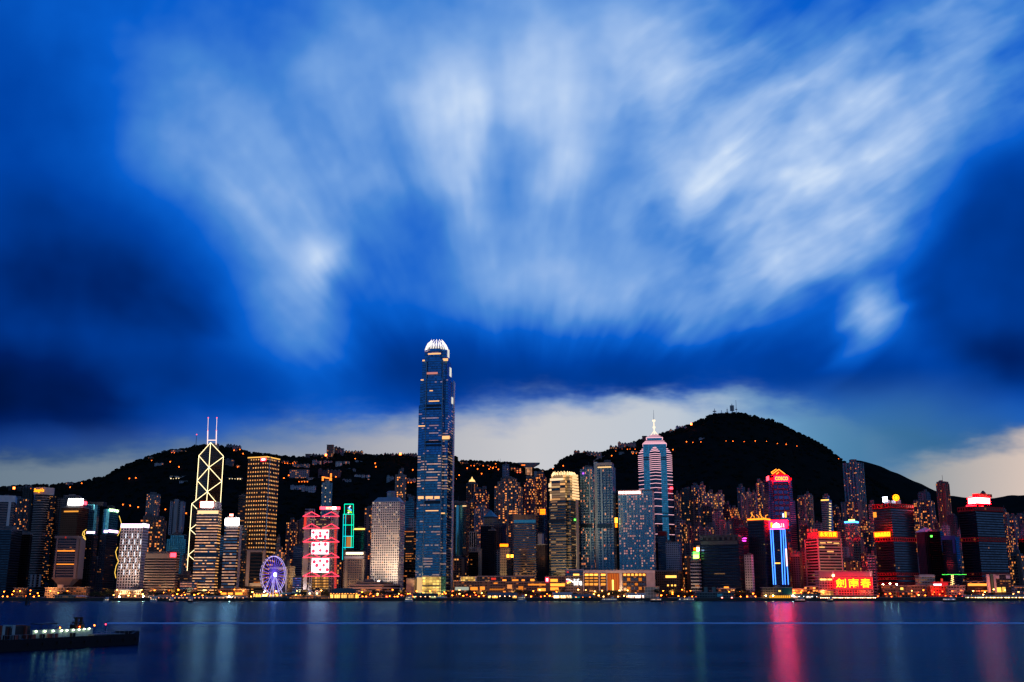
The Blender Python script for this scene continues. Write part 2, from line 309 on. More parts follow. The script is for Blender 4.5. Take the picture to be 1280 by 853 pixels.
# ------------------------------------------------------------------ towers
def kx(px, py): a, y, z = ray(px, py); return a/y
class Foot:
    """plan of a block whose near corner stands at picture column xc (height py) at distance Y; left and right faces end at columns xl and xr"""
    def __init__(s, xl, xc, xr, py, Y, depth=None, phi=None):
        wl = max(xc-xl, 0); wr = max(xr-xc, 0); s.Y = Y; s.py = py
        cpx = xc; C = at(cpx, py, Y); z = C.z; az = math.atan2(C.x, C.y)
        if phi is None: phi = math.degrees(math.atan2(wr, wl)) if wr > 0 and wl > 0 else (4 if wr == 0 else 86)
        ph = rad(phi) + az
        s.dl = Vector((-math.cos(ph), math.sin(ph), 0)); s.dr = Vector((math.sin(ph), math.cos(ph), 0))
        # dl x dr geometry: both faces lead away from the viewer
        def run(px, d):
            if px == cpx: return None
            k = (px-CX)/F; q = (z-CAM_H)*st_
            # X = k (Y ct + q)
            den = d.x - k*d.y*ct
            return (k*(C.y*ct+q) - C.x)/den if abs(den) > 1e-6 else None
        A = run(xl, s.dl); B = run(xr, s.dr)
        if A is None: A = depth or 30.0
        if B is None: B = depth or min(A, 40.0)
        if depth and wr > 0 and wl > 0 and phi is None: pass
        s.A = max(3.0, min(A, 140)); s.B = max(3.0, min(B, 140)); s.C = Vector((C.x, C.y, 0)); s.ztop = z
    def pt(s, a, b): p = s.C + s.dl*a + s.dr*b; return (p.x, p.y)
    def outline(s, ins=0.0, kind='rect', n=3, dep=2.5):
        a0, b0, a1, b1 = ins, ins, s.A-ins, s.B-ins
        seq = [(a1, b0), (a0, b0), (a0, b1), (a1, b1)]       # CCW seen from above: left end -> corner -> right end -> back
        if kind == 'rect': loc = seq
        elif kind == 'cut':
            c = dep; loc = [(a1, b0+c), (a1-c, b0), (a0+c, b0), (a0, b0+c), (a0, b1-c), (a0+c, b1), (a1-c, b1), (a1, b1-c)]
        elif kind == 'notch':
            c = dep; loc = []
            def side(p, q, inw):
                res = []
                L_ = math.hypot(q[0]-p[0], q[1]-p[1]); d = ((q[0]-p[0])/L_, (q[1]-p[1])/L_); w = L_/(2*n+1)
                res.append(p)
                for i in range(n):
                    u0, u1 = (2*i+1)*w, (2*i+2)*w
                    A_ = (p[0]+d[0]*u0, p[1]+d[1]*u0); B_ = (p[0]+d[0]*u1, p[1]+d[1]*u1)
                    res += [A_, (A_[0]+inw[0]*c, A_[1]+inw[1]*c), (B_[0]+inw[0]*c, B_[1]+inw[1]*c), B_]
                return res
            loc += side(seq[0], seq[1], (0, 1)); loc += side(seq[1], seq[2], (1, 0)); loc += side(seq[2], seq[3], (0, -1)); loc += side(seq[3], seq[0], (-1, 0))
        elif kind == 'corner':                                # square with its corners cut back in a step
            c = dep; loc = [(a1, b0+c), (a1-c, b0+c), (a1-c, b0), (a0+c, b0), (a0+c, b0+c), (a0, b0+c), (a0, b1-c), (a0+c, b1-c), (a0+c, b1), (a1-c, b1), (a1-c, b1-c), (a1, b1-c)]
        elif kind == 'round':
            loc = []; ca, cb = (a0+a1)/2, (b0+b1)/2; ra, rb = (a1-a0)/2, (b1-b0)/2
            for i in range(16):
                t = 2*math.pi*i/16; u, v = math.cos(t), -math.sin(t); e = .55
                loc.append((ca + ra*math.copysign(abs(u)**e, u), cb + rb*math.copysign(abs(v)**e, v)))
            loc = [loc[i] for i in range(16)]
        out = [s.pt(a, b) for a, b in loc]
        ar = sum(out[i][0]*out[(i+1) % len(out)][1]-out[(i+1) % len(out)][0]*out[i][1] for i in range(len(out)))
        return out if ar > 0 else out[::-1]
    def hit(s, side, px, py, off=0.0):
        """point on the left ('L') or right ('R') face seen at that picture place, pushed out by off"""
        d = s.dl if side == 'L' else s.dr; n = Vector((d.y, -d.x, 0)); 
        if n.y > 0 or (abs(n.y) < 1e-3): n = -n
        # outward normal faces the viewer
        a, y, z = ray(px, py); r = Vector((a, y, z)); q = s.C + n*off; o = Vector((0, 0, CAM_H))
        t = (q-o).dot(n)/r.dot(n); return o + r*t
    def normal(s, side):
        d = s.dl if side == 'L' else s.dr; n = Vector((d.y, -d.x, 0)); return n if n.y < 0 else -n
    def zt(s, py, side='L'): return at(CX, py, s.Y).z if False else s.zc(py)
    def zc(s, py):
        """height of the near vertical edge at picture row py"""
        lo, hi = -50.0, 900.0
        for _ in range(40):
            m = (lo+hi)/2; dpt = Vector((s.C.x, s.C.y, m-CAM_H)); fy_ = dpt.y*ct+dpt.z*st_; fz_ = dpt.z*ct-dpt.y*st_
            if CY - F*fz_/fy_ > py: lo = m
            else: hi = m
        return (lo+hi)/2
def clutter(root, f, z, n=2, seed=0, mat=None, hmax=7):
    r = random.Random(seed)
    for i in range(n):
        a = r.uniform(.22, .78)*f.A; b = r.uniform(.25, .7)*f.B; w = r.uniform(.16, .34)*min(f.A, f.B, 30)
        h = r.uniform(.35, 1)*hmax; c = f.pt(a, b); M().box((c[0], c[1], z+h/2), (w*1.3, w, h), f.dl).build('plant_room' if i == 0 else 'water_tank', mat or roof_m, root)
    if r.random() < .5:
        root = [q for q in root.children if q.name.startswith('plant_room')][0] if n else root
        c = f.pt(f.A*r.uniform(.3, .7), f.B*.5); M().tube((c[0], c[1], z), (c[0], c[1], z+r.uniform(8, 16)), .35, 5).build('antenna', dark_m, root)
NTOW = [0]
def tower(name, label, cat, xl, xc, xr, py, Y, mat, kind='rect', tiers=None, z0=LAND, fl=3.6, bay=3.4, depth=None, phi=None, n=3, dep=2.5, roof=2, group=None, parapet=True, wallmat=None, hmax=7, ins0=0.0):
    NTOW[0] += 1
    f = Foot(xl, xc, xr, py, Y, depth, phi); c = f.pt(f.A/2, f.B/2)
    root = thing(name, label, cat, (c[0], c[1], z0), group)
    zs = z0; zt_ = f.zc(py)
    tl = tiers or [(py, ins0)]
    rm = wallmat or roof_m
    for i, (ty, ins) in enumerate(tl):
        z1 = f.zc(ty)
        g = M(); g.prism(f.outline(ins, kind, n, dep), zs, z1, fl, bay, seed=NTOW[0]*31+i*5); g.build('wall' if i == 0 else 'upper_wall', [mat, roof_m], root)
        zs = z1
    if parapet:
        o = f.outline(tl[-1][1], kind, n, dep); g = M(); cx_ = sum(p[0] for p in o)/len(o); cy_ = sum(p[1] for p in o)/len(o)
        def sc_(k): return [(cx_+(p[0]-cx_)*k, cy_+(p[1]-cy_)*k) for p in o]
        oo, oi = sc_(1.015), sc_(.97); m_n = len(o)
        for i in range(m_n):
            j = (i+1) % m_n
            g.face([(*oo[i], zs-.6), (*oo[j], zs-.6), (*oo[j], zs+1.3), (*oo[i], zs+1.3)]); g.face([(*oo[i], zs+1.3), (*oo[j], zs+1.3), (*oi[j], zs+1.3), (*oi[i], zs+1.3)])
            g.face([(*oi[i], zs+1.3), (*oi[j], zs+1.3), (*oi[j], zs+.05), (*oi[i], zs+.05)])
        g.build('parapet', rm, root)
    if roof: clutter(root, f, zs, roof, NTOW[0]*7+1, rm, hmax)
    root['_top'] = zs
    return root, f
def panel(root, f, side, x0, x1, y0, y1, mat, name='sign', th=.8, off=.6, vert=None):
    """a flat box on a face, spanning picture columns x0..x1 and rows y0 (top)..y1 (bottom)"""
    ym = (y0+y1)/2; xm = (x0+x1)/2
    a = f.hit(side, x0, ym, off); b = f.hit(side, x1, ym, off); zt = f.hit(side, xm, y0, off).z; zb = f.hit(side, xm, y1, off).z
    c = (a+b)/2; c.z = (zt+zb)/2; ax = (b-a); ax.z = 0
    return M().box(c, ((b-a).to_2d().length, th, max(.3, zt-zb)), ax.normalized()).build(name, mat, root)
_tm = {}
def text_mesh(body):
    if body in _tm: return _tm[body]
    cu_ = bpy.data.curves.new('lettering', 'FONT'); cu_.body = body; cu_.extrude = .04; cu_.size = 1; cu_.offset = .012; cu_.resolution_u = 2
    ob = bpy.data.objects.new('lettering', cu_); COL.objects.link(ob); dg = bpy.context.evaluated_depsgraph_get()
    me = bpy.data.meshes.new_from_object(ob.evaluated_get(dg)); vs = [tuple(v.co) for v in me.vertices]; fs = [tuple(p.vertices) for p in me.polygons]
    COL.objects.unlink(ob); bpy.data.objects.remove(ob); bpy.data.meshes.remove(me)
    _tm[body] = (vs, fs); return _tm[body]
def letters(root, f, side, body, x0, x1, y0, y1, mat, off=1.6, name='lettering'):
    ym = (y0+y1)/2; xm = (x0+x1)/2
    a = f.hit(side, x0, ym, off); b = f.hit(side, x1, ym, off); zt = f.hit(side, xm, y0, off).z; zb = f.hit(side, xm, y1, off).z
    ax = (b-a); ax.z = 0; Wd = ax.length; ax.normalize(); n = f.normal(side)
    vs, fs = text_mesh(body)
    xs = [v[0] for v in vs]; ys = [v[1] for v in vs]; x_0, x_1, y_0, y_1 = min(xs), max(xs), min(ys), max(ys)
    g = M(); g.v = [tuple(Vector((a.x, a.y, 0)) + ax*((v[0]-x_0)/(x_1-x_0)*Wd) + Vector((0, 0, zb+(v[1]-y_0)/(y_1-y_0)*(zt-zb))) + n*(v[2]*6)) for v in vs]
    g.f = list(fs); g.uv = [[(0, 0)]*len(p) for p in fs]; g.mi = [0]*len(fs)
    return g.build(name, mat, root)
class Flat(Foot):
    """a frontal plane at distance Y"""
    def __init__(s, Y): s.C = Vector((0, Y, 0)); s.dl = Vector((-1, 0, 0)); s.dr = Vector((1, 0, 0)); s.Y = Y; s.A = s.B = 10
def flood(px, py, Y, col, power, size=12, tilt=35, z=6, blend=.8):
    """a floodlight on the ground, aimed up a facade behind it"""
    p = at(px, py, Y); d = bpy.data.lights.new('floodlight', 'SPOT'); d.energy = power; d.color = col; d.spot_size = rad(100); d.spot_blend = blend; d.shadow_soft_size = 1.5
    o = bpy.data.objects.new('floodlight', d); COL.objects.link(o); o.location = (p.x, Y, z if z is not None else p.z); o.rotation_euler = (rad(180-tilt), 0, 0)
    return o
# ------------------------------------------------------------------ terrain
RIDGE = [(-400, 650), (-120, 628), (0, 611), (20, 608.5), (60, 608), (85, 606), (100, 605), (116, 600.5), (133, 597), (149, 587), (166, 579), (185, 572), (202, 568), (215, 564), (231, 562.5), (241, 559), (262, 557.5), (280, 559.5), (303, 564.5), (330, 569), (350, 572), (382, 573), (405, 573), (428, 568), (461, 570), (520, 570.5), (568, 572), (575, 578), (590, 578), (610, 579), (640, 580), (655, 583), (680, 590), (688, 589), (700, 578), (715, 570), (730, 567.5), (750, 568), (760, 564), (775, 559), (800, 551), (830, 542.5), (857, 534), (871, 528), (890, 519.5), (905, 517.5), (920, 516.5), (939, 520), (952, 524), (967, 527), (985, 535), (999.5, 543), (1021, 553), (1038, 564), (1054, 577.5), (1076, 591), (1103, 607), (1130, 625), (1150, 640), (1175, 655), (1210, 668), (1300, 680), (1700, 700)]
def rdist(px):
    return float(np.interp(px, [-400, 640, 700, 800, 1000, 1200, 1700], [2850, 2850, 2950, 3150, 3250, 3000, 2900]))
_rk, _rz, _rd = [], [], []
for (px, py) in RIDGE:
    D = rdist(px); p = at(px, py, D); _rk.append(p.x/p.y); _rz.append(p.z); _rd.append(D)
_rk = np.array(_rk); _rz = np.array(_rz); _rd = np.array(_rd)
HF0 = 2080.0
def vnoise(x, y, s, seed=0):
    """value noise on a numpy grid"""
    x = np.asarray(x)/s + seed*17.3; y = np.asarray(y)/s + seed*5.1
    xi = np.floor(x); yi = np.floor(y); xf = x-xi; yf = y-yi; xf = xf*xf*(3-2*xf); yf = yf*yf*(3-2*yf)
    h = lambda a, b: np.modf(np.abs(np.sin(a*127.1+b*311.7)*43758.5453))[0]
    return (h(xi, yi)*(1-xf)+h(xi+1, yi)*xf)*(1-yf)+(h(xi, yi+1)*(1-xf)+h(xi+1, yi+1)*xf)*yf
def H(x, y):
    x = np.asarray(x, float); y = np.asarray(y, float)
    k = x/np.maximum(y, 1); hr = np.interp(k, _rk, _rz); D = np.interp(k, _rk, _rd)
    t = np.clip((y-HF0)/(D-HF0), 0, 1); base = (LAND+2) + (hr-LAND-2)*(t**1.25)
    gul = (vnoise(x, y, 170, 1)-.5)*46 + (vnoise(x, y, 60, 2)-.5)*16
    base = base + gul*np.sin(np.pi*t)**.8*np.clip(hr/250, .2, 1)
    back = np.clip((y-D)/1300, 0, 1); return np.where(y > D, hr*(1-back*back*(3-2*back)) , np.maximum(base, LAND+1.0*(y > HF0)))
def Hs(x, y): return float(H(np.array([x]), np.array([y]))[0])
def hit_hill(px, py):
    """where the line of sight through that picture place meets the slope"""
    a, y, z = ray(px, py); prev = None
    for Y in np.arange(2120, 3300, 6.0):
        t = Y/y; X = a*t; Z = CAM_H+z*t
        if Z <= Hs(X, Y): return Vector((X, Y, Hs(X, Y)))
    D = rdist(px)-15; t = D/y; return Vector((a*t, D, Hs(a*t, D)))
def grid_mesh(name, X, Y_, Z, mat):
    ny, nx = X.shape; me = bpy.data.meshes.new(name)
    v = np.stack([X.ravel(), Y_.ravel(), Z.ravel()], 1)
    i = np.arange(nx*ny).reshape(ny, nx); q = np.stack([i[:-1, :-1], i[:-1, 1:], i[1:, 1:], i[1:, :-1]], -1).reshape(-1, 4)
    me.from_pydata(v.tolist(), [], q.tolist()); me.materials.append(mat); me.polygons.foreach_set('use_smooth', [True]*len(me.polygons)); me.update()
    o = bpy.data.objects.new(name, me); COL.objects.link(o); return o
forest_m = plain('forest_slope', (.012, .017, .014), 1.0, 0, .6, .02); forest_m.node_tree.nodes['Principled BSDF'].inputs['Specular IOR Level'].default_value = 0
kk = np.linspace(-.78, .78, 620); tt = np.concatenate([np.linspace(0, 1, 90), np.linspace(1.03, 1.9, 24)])
KK, TT = np.meshgrid(kk, tt); DD = np.interp(KK, _rk, _rd); YY = HF0 + (DD-HF0)*TT; XX = KK*YY; ZZ = H(XX, YY) 
ZZ = ZZ + (vnoise(XX, YY, 9, 5)-.5)*4*np.clip(TT*4, 0, 1)
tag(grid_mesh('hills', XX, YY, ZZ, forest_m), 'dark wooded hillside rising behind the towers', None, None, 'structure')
def far_hill(name, prof, Y, depth, label):
    P_ = [at(px, py, Y) for px, py in prof]; xs = np.array([p.x for p in P_]); zs = np.array([p.z for p in P_])
    gx = np.linspace(xs[0], xs[-1], 220); gt = np.linspace(-1, 1, 25); GX, GT = np.meshgrid(gx, gt)
    hz = np.interp(GX, xs, zs)*(1-np.abs(GT)**1.6) + (vnoise(GX, GT*depth, 40, 3)-.5)*8
    tag(grid_mesh(name, GX, Y+GT*depth, hz, forest_m), label, None, None, 'structure')
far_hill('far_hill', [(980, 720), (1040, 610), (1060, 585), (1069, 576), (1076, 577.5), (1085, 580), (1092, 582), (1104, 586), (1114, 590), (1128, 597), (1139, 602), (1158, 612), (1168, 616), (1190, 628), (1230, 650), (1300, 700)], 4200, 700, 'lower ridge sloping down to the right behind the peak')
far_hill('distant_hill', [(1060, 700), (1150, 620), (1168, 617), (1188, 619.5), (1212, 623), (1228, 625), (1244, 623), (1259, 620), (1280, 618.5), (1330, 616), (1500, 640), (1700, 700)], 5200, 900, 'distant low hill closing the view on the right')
# ------------------------------------------------------------------ ground and water
land_m = plain('paving', (.05, .05, .052), .85, 0, .3, .05)
sea_y = 1572.0
def sheet(name, x0, x1, y0, y1, z, mat, label):
    o = M().face([(x0, y0, z), (x1, y0, z), (x1, y1, z), (x0, y1, z)])
def ground():
    g = M(); g.box((0, (sea_y+9000)/2, LAND/2-1), (16000, 9000-sea_y, LAND+2)); return g.build('ground', land_m)
tag(ground(), 'reclaimed waterfront land under the city', None, None, 'structure')
g = M(); g.box((0, sea_y-.7, 1.4), (5000, 1.6, 5.4)); tag(g.build('seawall', plain('seawall_concrete', (.05, .048, .045), .8)), 'dark concrete sea wall along the far shore', None, None, 'structure')
g = M(); g.box((0, sea_y+45, LAND+.06), (4600, 14, .14)); tag(g.build('waterfront_road', plain('asphalt', (.045, .045, .048), .8)), 'asphalt road behind the promenade', None, None, 'structure')
wm = new_mat('harbour_water'); t = wm.node_tree; a = mk(t); tcn = t.nodes.new('ShaderNodeTexCoord'); b = t.nodes.new('ShaderNodeBsdfGlossy'); o = t.nodes.new('ShaderNodeOutputMaterial')
b.inputs['Color'].default_value = WATER_TINT
sx, sy, sz = a[3](tcn.outputs['Object'])
wn = a[6](a[2](a[0]('MULTIPLY', sx, .004), a[0]('MULTIPLY', sy, .02), 0.0), 1.0, 4.0, .6)
wn2 = a[6](a[2](a[0]('MULTIPLY', sx, .09), a[0]('MULTIPLY', sy, .30), 3.0), 1.0, 3.0, .6)
t.links.new(a[5](a[0]('ADD', a[0]('MULTIPLY', wn, .7), a[0]('MULTIPLY', wn2, .3)), .3, .7, WROUGH0, WROUGH1), b.inputs['Roughness'])
bp = t.nodes.new('ShaderNodeBump'); bp.inputs['Strength'].default_value = .26; bp.inputs['Distance'].default_value = 1.0
t.links.new(wn2, bp.inputs['Height']); t.links.new(bp.outputs[0], b.inputs['Normal'])
d_ = t.nodes.new('ShaderNodeBsdfDiffuse'); d_.inputs[0].default_value = (.0, .006, .02, 1); fr = t.nodes.new('ShaderNodeFresnel'); fr.inputs[0].default_value = 1.33; ms = t.nodes.new('ShaderNodeMixShader')
t.links.new(fr.outputs[0], ms.inputs[0]); t.links.new(d_.outputs[0], ms.inputs[1]); t.links.new(b.outputs[0], ms.inputs[2]); t.links.new(ms.outputs[0], o.inputs[0])
g = M(); g.face([(-9000, -1500, 0), (9000, -1500, 0), (9000, 12000, 0), (-9000, 12000, 0)]); tag(g.build('harbour_water', wm), 'smooth dark blue harbour water with coloured reflections', None, None, 'structure')
# ------------------------------------------------------------------ ordinary towers, from left to right
def R(**k): d = dict(wall=(.10, .09, .09), glass=(.015, .025, .04), wu=.62, wv=.62, blank=.3, lit=.16, coh=.1, a=WARM, b=GOLD, s=2.6, metal=.4); d.update(k); d['s'] *= 2.7; d['lit'] *= 1.0; d['wall'] = tuple(c*1.25 for c in d['wall']); return fac(name='apartment_facade', **d)
def O(**k): d = dict(wall=(.12, .12, .12), glass=(.08, .2, .3), wu=.86, wv=.6, lit=.12, coh=.65, a=WARM, b=GOLD, s=1.5, metal=.9, litv=.6); d.update(k); d['s'] *= 1.9; return fac(name='office_facade', **d)
DARKW = (.035, .035, .045); BROWN = (.12, .07, .05); GREY = (.18, .18, .19); PALEW = (.34, .32, .32); PINK = (.30, .15, .17); TEAL = (.10, .42, .52); NAVY = (.03, .10, .2); BLUEG = (.10, .24, .36)
def apt(label, xl, xc, xr, py, Y, mat=None, name='apartment_tower', cat='apartment tower', **k):
    k.setdefault('kind', 'notch'); k.setdefault('fl', 4.3); k.setdefault('bay', 4.2)
    return tower(name, label, cat, xl, xc, xr, py, Y, mat or R(), **k)
def off(label, xl, xc, xr, py, Y, mat=None, name='office_tower', cat='office tower', **k):
    return tower(name, label, cat, xl, xc, xr, py, Y, mat or O(), **k)
# --- A: far left
T, f = off('pale crowned hotel tower cut off by the left edge of the picture', -16, 19, 21, 621, 1900, O(wall=(.25, .2, .2), glass=(.03, .03, .05), wu=1, wv=.55, lit=.06), name='hotel_tower', cat='hotel', kind='rect', fl=4.4)
o = f.outline(-.8); M().prism(o, f.zc(628), f.zc(620)).build('crown', white_m, T)
for x in (-6, 9): p0 = f.hit('L', x, 660, .8); M().box((p0.x, p0.y, (f.zc(661)+f.zc(628))/2), (4.5, 1.2, f.zc(628)-f.zc(661)), f.dl).build('pier', white_m, T)
apt('dim grey apartment tower between the two crowned hotels', 18, 34, 37, 624, 2150, R(wall=(.08, .08, .1), lit=.22))
apt('black narrow apartment slab rising behind the dim grey one', 29, 41, 43, 609.5, 2350, R(wall=(.03, .03, .03), lit=.04))
T, f = off('curved banded hotel tower with yellow script sign on its pale crown', 40.5, 54, 69, 618, 1880, O(wall=(.32, .26, .25), glass=(.015, .015, .02), wu=1, wv=.62, lit=.05, s=1.2), name='hotel_tower', cat='hotel', kind='round', fl=4.2, roof=0)
o = f.outline(-1.2, 'round'); M().prism(o, f.zc(618), f.zc(609)).build('crown', plain('pale_pink_stone', (.5, .42, .42)), T)
letters(T, f, 'L', 'Shangri-La', 42.5, 55, 610.5, 616.5, glow('yellow_neon', (1, .32, .005), 2.6), 4.5, 'sign')
p0 = f.hit('R', 57, 660, 1.0); p1 = f.hit('R', 65, 660, 1.0); ax = p1-p0; ax.z = 0; g = M(); g.box((p0+p1)/2*1.0, (ax.length, 1.5, 1), ax.normalized()); 
zt0, zb0 = f.zc(619), f.zc(728); g = M(); c = (p0+p1)/2; W_ = (p1-p0).to_2d().length
g.prism([(c.x-W_/2, c.y-3), (c.x+W_/2, c.y-3), (c.x+W_/2, c.y+4), (c.x-W_/2, c.y+4)], zb0, zt0, 3.4, 3.2, seed=91); g.build('glazed_core', [O(wall=(.02,.02,.02), glass=(.01,.015,.03), lit=.3, coh=.1, wu=.7, s=1.6), roof_m], T)
for x in (39, 44, 50): p0 = at(x, 726, 1874); M().box((p0.x, p0.y, (f.zc(734)+f.zc(718))/2), (3, 3, f.zc(718)-f.zc(734))).build('column', pale_m, T)
T, f = off('dark blue glass office block at the lower left edge', -12, 15, 28, 662, 1690, O(wall=(.02, .03, .04), glass=(.02, .05, .09), wu=.9, wv=.6, lit=.025, s=1.0), fl=3.9)
off('black office slab behind the dark blue glass block', 22, 38, 41, 668, 1760, O(wall=(.01, .01, .012), glass=(.01, .01, .015), lit=.03, s=1.2))
T, f = off('grey framed office tower behind the brown tower with white roof sign', 71.5, 104, 109, 623, 1930, O(wall=(.16, .15, .16), glass=(.02, .03, .04), wu=.8, wv=.6, lit=.05), tiers=[(623, 0), (620, 9)])
T, f = off('brown bronze glass tower carrying a white roof sign', 77, 98, 111, 634, 1850, O(wall=(.09, .04, .022), glass=(.10, .04, .02), wu=.8, wv=.5, lit=.03, coh=.8, s=1.4, metal=.5), roof=1)
panel(T, f, 'L', 85.5, 103.5, 623.5, 631.5, glow('white_sign', (1, .96, .9), 9), 'roof_sign', 2, 2)
panel(T, f, 'R', 103.5, 108, 627, 631, glow('red_sign', RED, 8), 'red_emblem', 2, 2); panel(T, f, 'L', 80, 98, 638.6, 640.4, glow('gold_strip', (1, .38, .05), 1.0), 'lit_floor', .4, .3)
c = f.pt(f.A*.5, f.B*.5); M().box((c[0], c[1], f.zc(631)), (24, 16, f.zc(626)-f.zc(634)+2), f.dl).build('plant_room', roof_m, T)
def lippo(label, xl, xc, xr, py, Y, yb, sign=None):
    mat = fac(wall=(.10, .3, .36), glass=TEAL, wu=.9, wv=.92, lit=.01, coh=.5, s=1, metal=.8, name='teal_glass')
    T, f = off(label, xl, xc, xr, py, Y, O(wall=(.05, .05, .06), glass=(.03, .04, .07), wu=.6, wv=.6, lit=.12, s=1.2), tiers=[(yb+3, 0)], parapet=False, roof=0, fl=4, phi=25 if sign else None)
    zb = f.zc(yb+3); zt_ = f.zc(py)
    M().prism(f.outline(0, 'cut', dep=4), zb+2, zt_, 4, 3, seed=33).build('upper_wall', [mat, roof_m], T)
    M().prism(f.outline(1.5), zb-.1, zb+2.4).build('recessed_floor', dark_m, T)
    x0, x1 = (xl+1, xc) if sign is None else (xc-1, xr)
    return T, f
T, f = lippo('teal glass upper block of a dark tower right of the brown tower', 106, 121.5, 126, 631, 1905, 667)
panel(T, f, 'L', 108, 118.5, 664.5, 667, glow('pink_white_tube', (1, .55, 1), 4), 'light_band', .6, .5)
c = f.pt(f.A*.35, f.B*.6); M().box((c[0], c[1]+8, (f.zc(631)+f.zc(628))/2), (30, 18, 8)).build('plant_room', dark_m, T)
T, f = lippo('teal glass tower with pale green letters at its top', 128, 136, 149.5, 636.5, 1850, 666, 1)
letters(T, f, 'R', 'LIPPO', 137, 148.5, 636.7, 640, glow('pale_green_neon', (.75, 1, .5), 5), 1.2, 'sign')
panel(T, f, 'R', 136, 147.5, 663, 666, glow('pink_white_tube', (1, .55, 1), 4), 'light_band', .6, .5); panel(T, f, 'L', 130, 134.5, 663, 666, glow('pink_white_tube', (1, .55, 1), 4), 'light_band', .6, .5)
c = f.pt(f.A*.5, f.B*.5); M().box((c[0], c[1], f.zc(634)), (10, 10, 8)).build('plant_room', dark_m, T)
# inverted-foot headquarters
f = Foot(69, 97, 106, 670, 1650); c = f.pt(f.A/2, f.B/2)
T = thing('headquarters_block', 'grey framed military block narrowing to its foot, two orange lit floors', 'office block', (c[0], c[1], LAND))
hq = O(wall=(.2, .17, .17), glass=(.02, .03, .05), wu=.97, wv=.6, lit=.1, coh=.6, s=1.2)
zc0, zc1, zc2 = f.zc(722), f.zc(673), f.zc(670)
M().prism(f.outline(1.5), zc0, zc1, 3.8, 3.2, seed=5).build('wall', [hq, roof_m], T); M().prism(f.outline(-.4), zc1, zc2).build('crown', plain('mauve_stone', (.24, .2, .2)), T)
M().prism(f.outline(9), LAND, f.zc(732), 4, 4, out2=f.outline(9)).build('foot', dark_m, T); M().prism(f.outline(9), f.zc(732), zc0+.01, out2=f.outline(0)).build('tapered_base', plain('mauve_stone', (.24, .2, .2)), T)
for x0, x1 in ((69, 70.6), (93.6, 96.8)): panel(T, f, 'L', x0, x1, 672, 724, plain('mauve_stone', (.24, .2, .2)), 'pier', 1.6, -.5)
panel(T, f, 'R', 98, 104.6, 672, 724, plain('mauve_stone', (.24, .2, .2)), 'pier', 1.6, -.5)
for y0, y1 in ((688, 689.6), (704.8, 706.2)): panel(T, f, 'L', 70.6, 93.6, y0, y1, glow('orange_strip', (1, .28, .03), 1.3), 'lit_floor', .5, -.6)
panel(T, f, 'L', 81, 83, 671, 673, glow('dim_red', (1, .05, .02), .5), 'emblem', .4, .2)
# a rope of yellow lights climbs two corners
for pts, lab in (([(108, 662), (104, 665), (103, 669), (106, 671), (107, 675), (104, 672), (106, 668), (105, 664)], 'tangled yellow festive light rope beside the brown tower'), ([(149, 645), (152, 655), (150, 664), (147, 670)], 'curling yellow light rope above the white grid tower'), ([(147, 684), (144.5, 690), (146, 697), (148, 702), (145, 708), (143.5, 716), (145, 723)], 'looped yellow light rope left of the white grid tower')):
    Yr = 1645 if pts[0][0] < 120 else (1846 if pts[0][1] < 650 else 1672); g = M(); c = at(*pts[0], Yr)
    for p, q in zip(pts[:-1], pts[1:]): g.tube(at(*p, Yr), at(*q, Yr), .6, 5)
    tag(g.build('light_rope', glow('yellow_rope', (1, .6, .1), 1.3, False)), lab, 'festive lights')
# --- B
WG = fac(wall=(.74, .68, .70), glass=(.01, .01, .015), wu=.56, wv=.6, lit=.05, coh=0, a=WARM, b=GOLD, s=1.0, name='white_grid')
T, f = off('white grid office tower crowned by a glowing pink-white band', 151.5, 178.5, 186, 660, 1690, WG, fl=4.2, bay=4.1, wallmat=white_m, roof=0, phi=18)
for s_, x0, x1 in (('L', 151.3, 178.7), ('R', 178.7, 186)): panel(T, f, s_, x0, x1, 655, 659.5, glow('pink_white_band', (1, .70, .95), 3.5), 'light_band', 1.5, .9)
r_ = random.Random(3)
for row, cols in enumerate(((157, 165, 172), (153.5, 161, 168, 175.5), (156, 163.5, 171.5), (152.5, 160, 167.5, 174.5), (155.5, 162, 169.5), (151.5, 158.5, 166.5, 173.5), (154.5, 161.5, 169))):
    for x in cols: panel(T, f, 'L', x, x+.75, 667+row*7.6, 673+row*7.6, glow('cool_tube', (.85, .9, 1), 1.5, False), 'light_strip', .4, .3)
f2 = Foot(143, 182, 186, 738, 1655); T, f = off('cream floodlit podium of the white grid tower', 143, 176, 186, 738, 1650, fac(wall=(.6, .45, .28), glass=(.1, .06, .03), wu=.5, wv=.5, lit=.5, s=1.5, name='podium'), name='podium_block', cat='podium', fl=5, roof=1)
apt('small concrete apartment tower alone on the dark slope above the white grid tower', 183.5, 198, 201, 618, 2420, R(wall=(.26, .25, .27), lit=.25, wu=.4), z0=90, fl=3.4, dep=1.5)
T, f = apt('white three-fingered apartment slab on the dark slope', 213, 229, 232, 627, 2420, R(wall=(.34, .34, .38), lit=.10, wu=.4), z0=90, n=2, dep=6)
c = f.pt(f.A*.5, 1); M().box((c[0], c[1]-1.5, 90+(f.zc(624.5)-90)/2), (7, 8, f.zc(624.5)-90)).build('stair_tower', pale_m, T)
apt('brown twin apartment slab with amber windows behind the white grid tower', 176, 205, 209, 646, 2060, R(wall=(.19, .13, .11), lit=.3), n=4, tiers=[(650, 0), (646, 4)])
apt('pale narrow block tucked between the brown slab and the glass tower', 201, 212, 214, 683, 1960, R(wall=(.2, .19, .19), lit=.25))
T, f = off('low teal glass office block with ribbed upper floors', 209, 233, 238, 669, 1950, O(wall=(.06, .14, .17), glass=(.07, .3, .38), wu=.8, wv=.7, lit=.03), tiers=[(674, 0), (669, 5)])
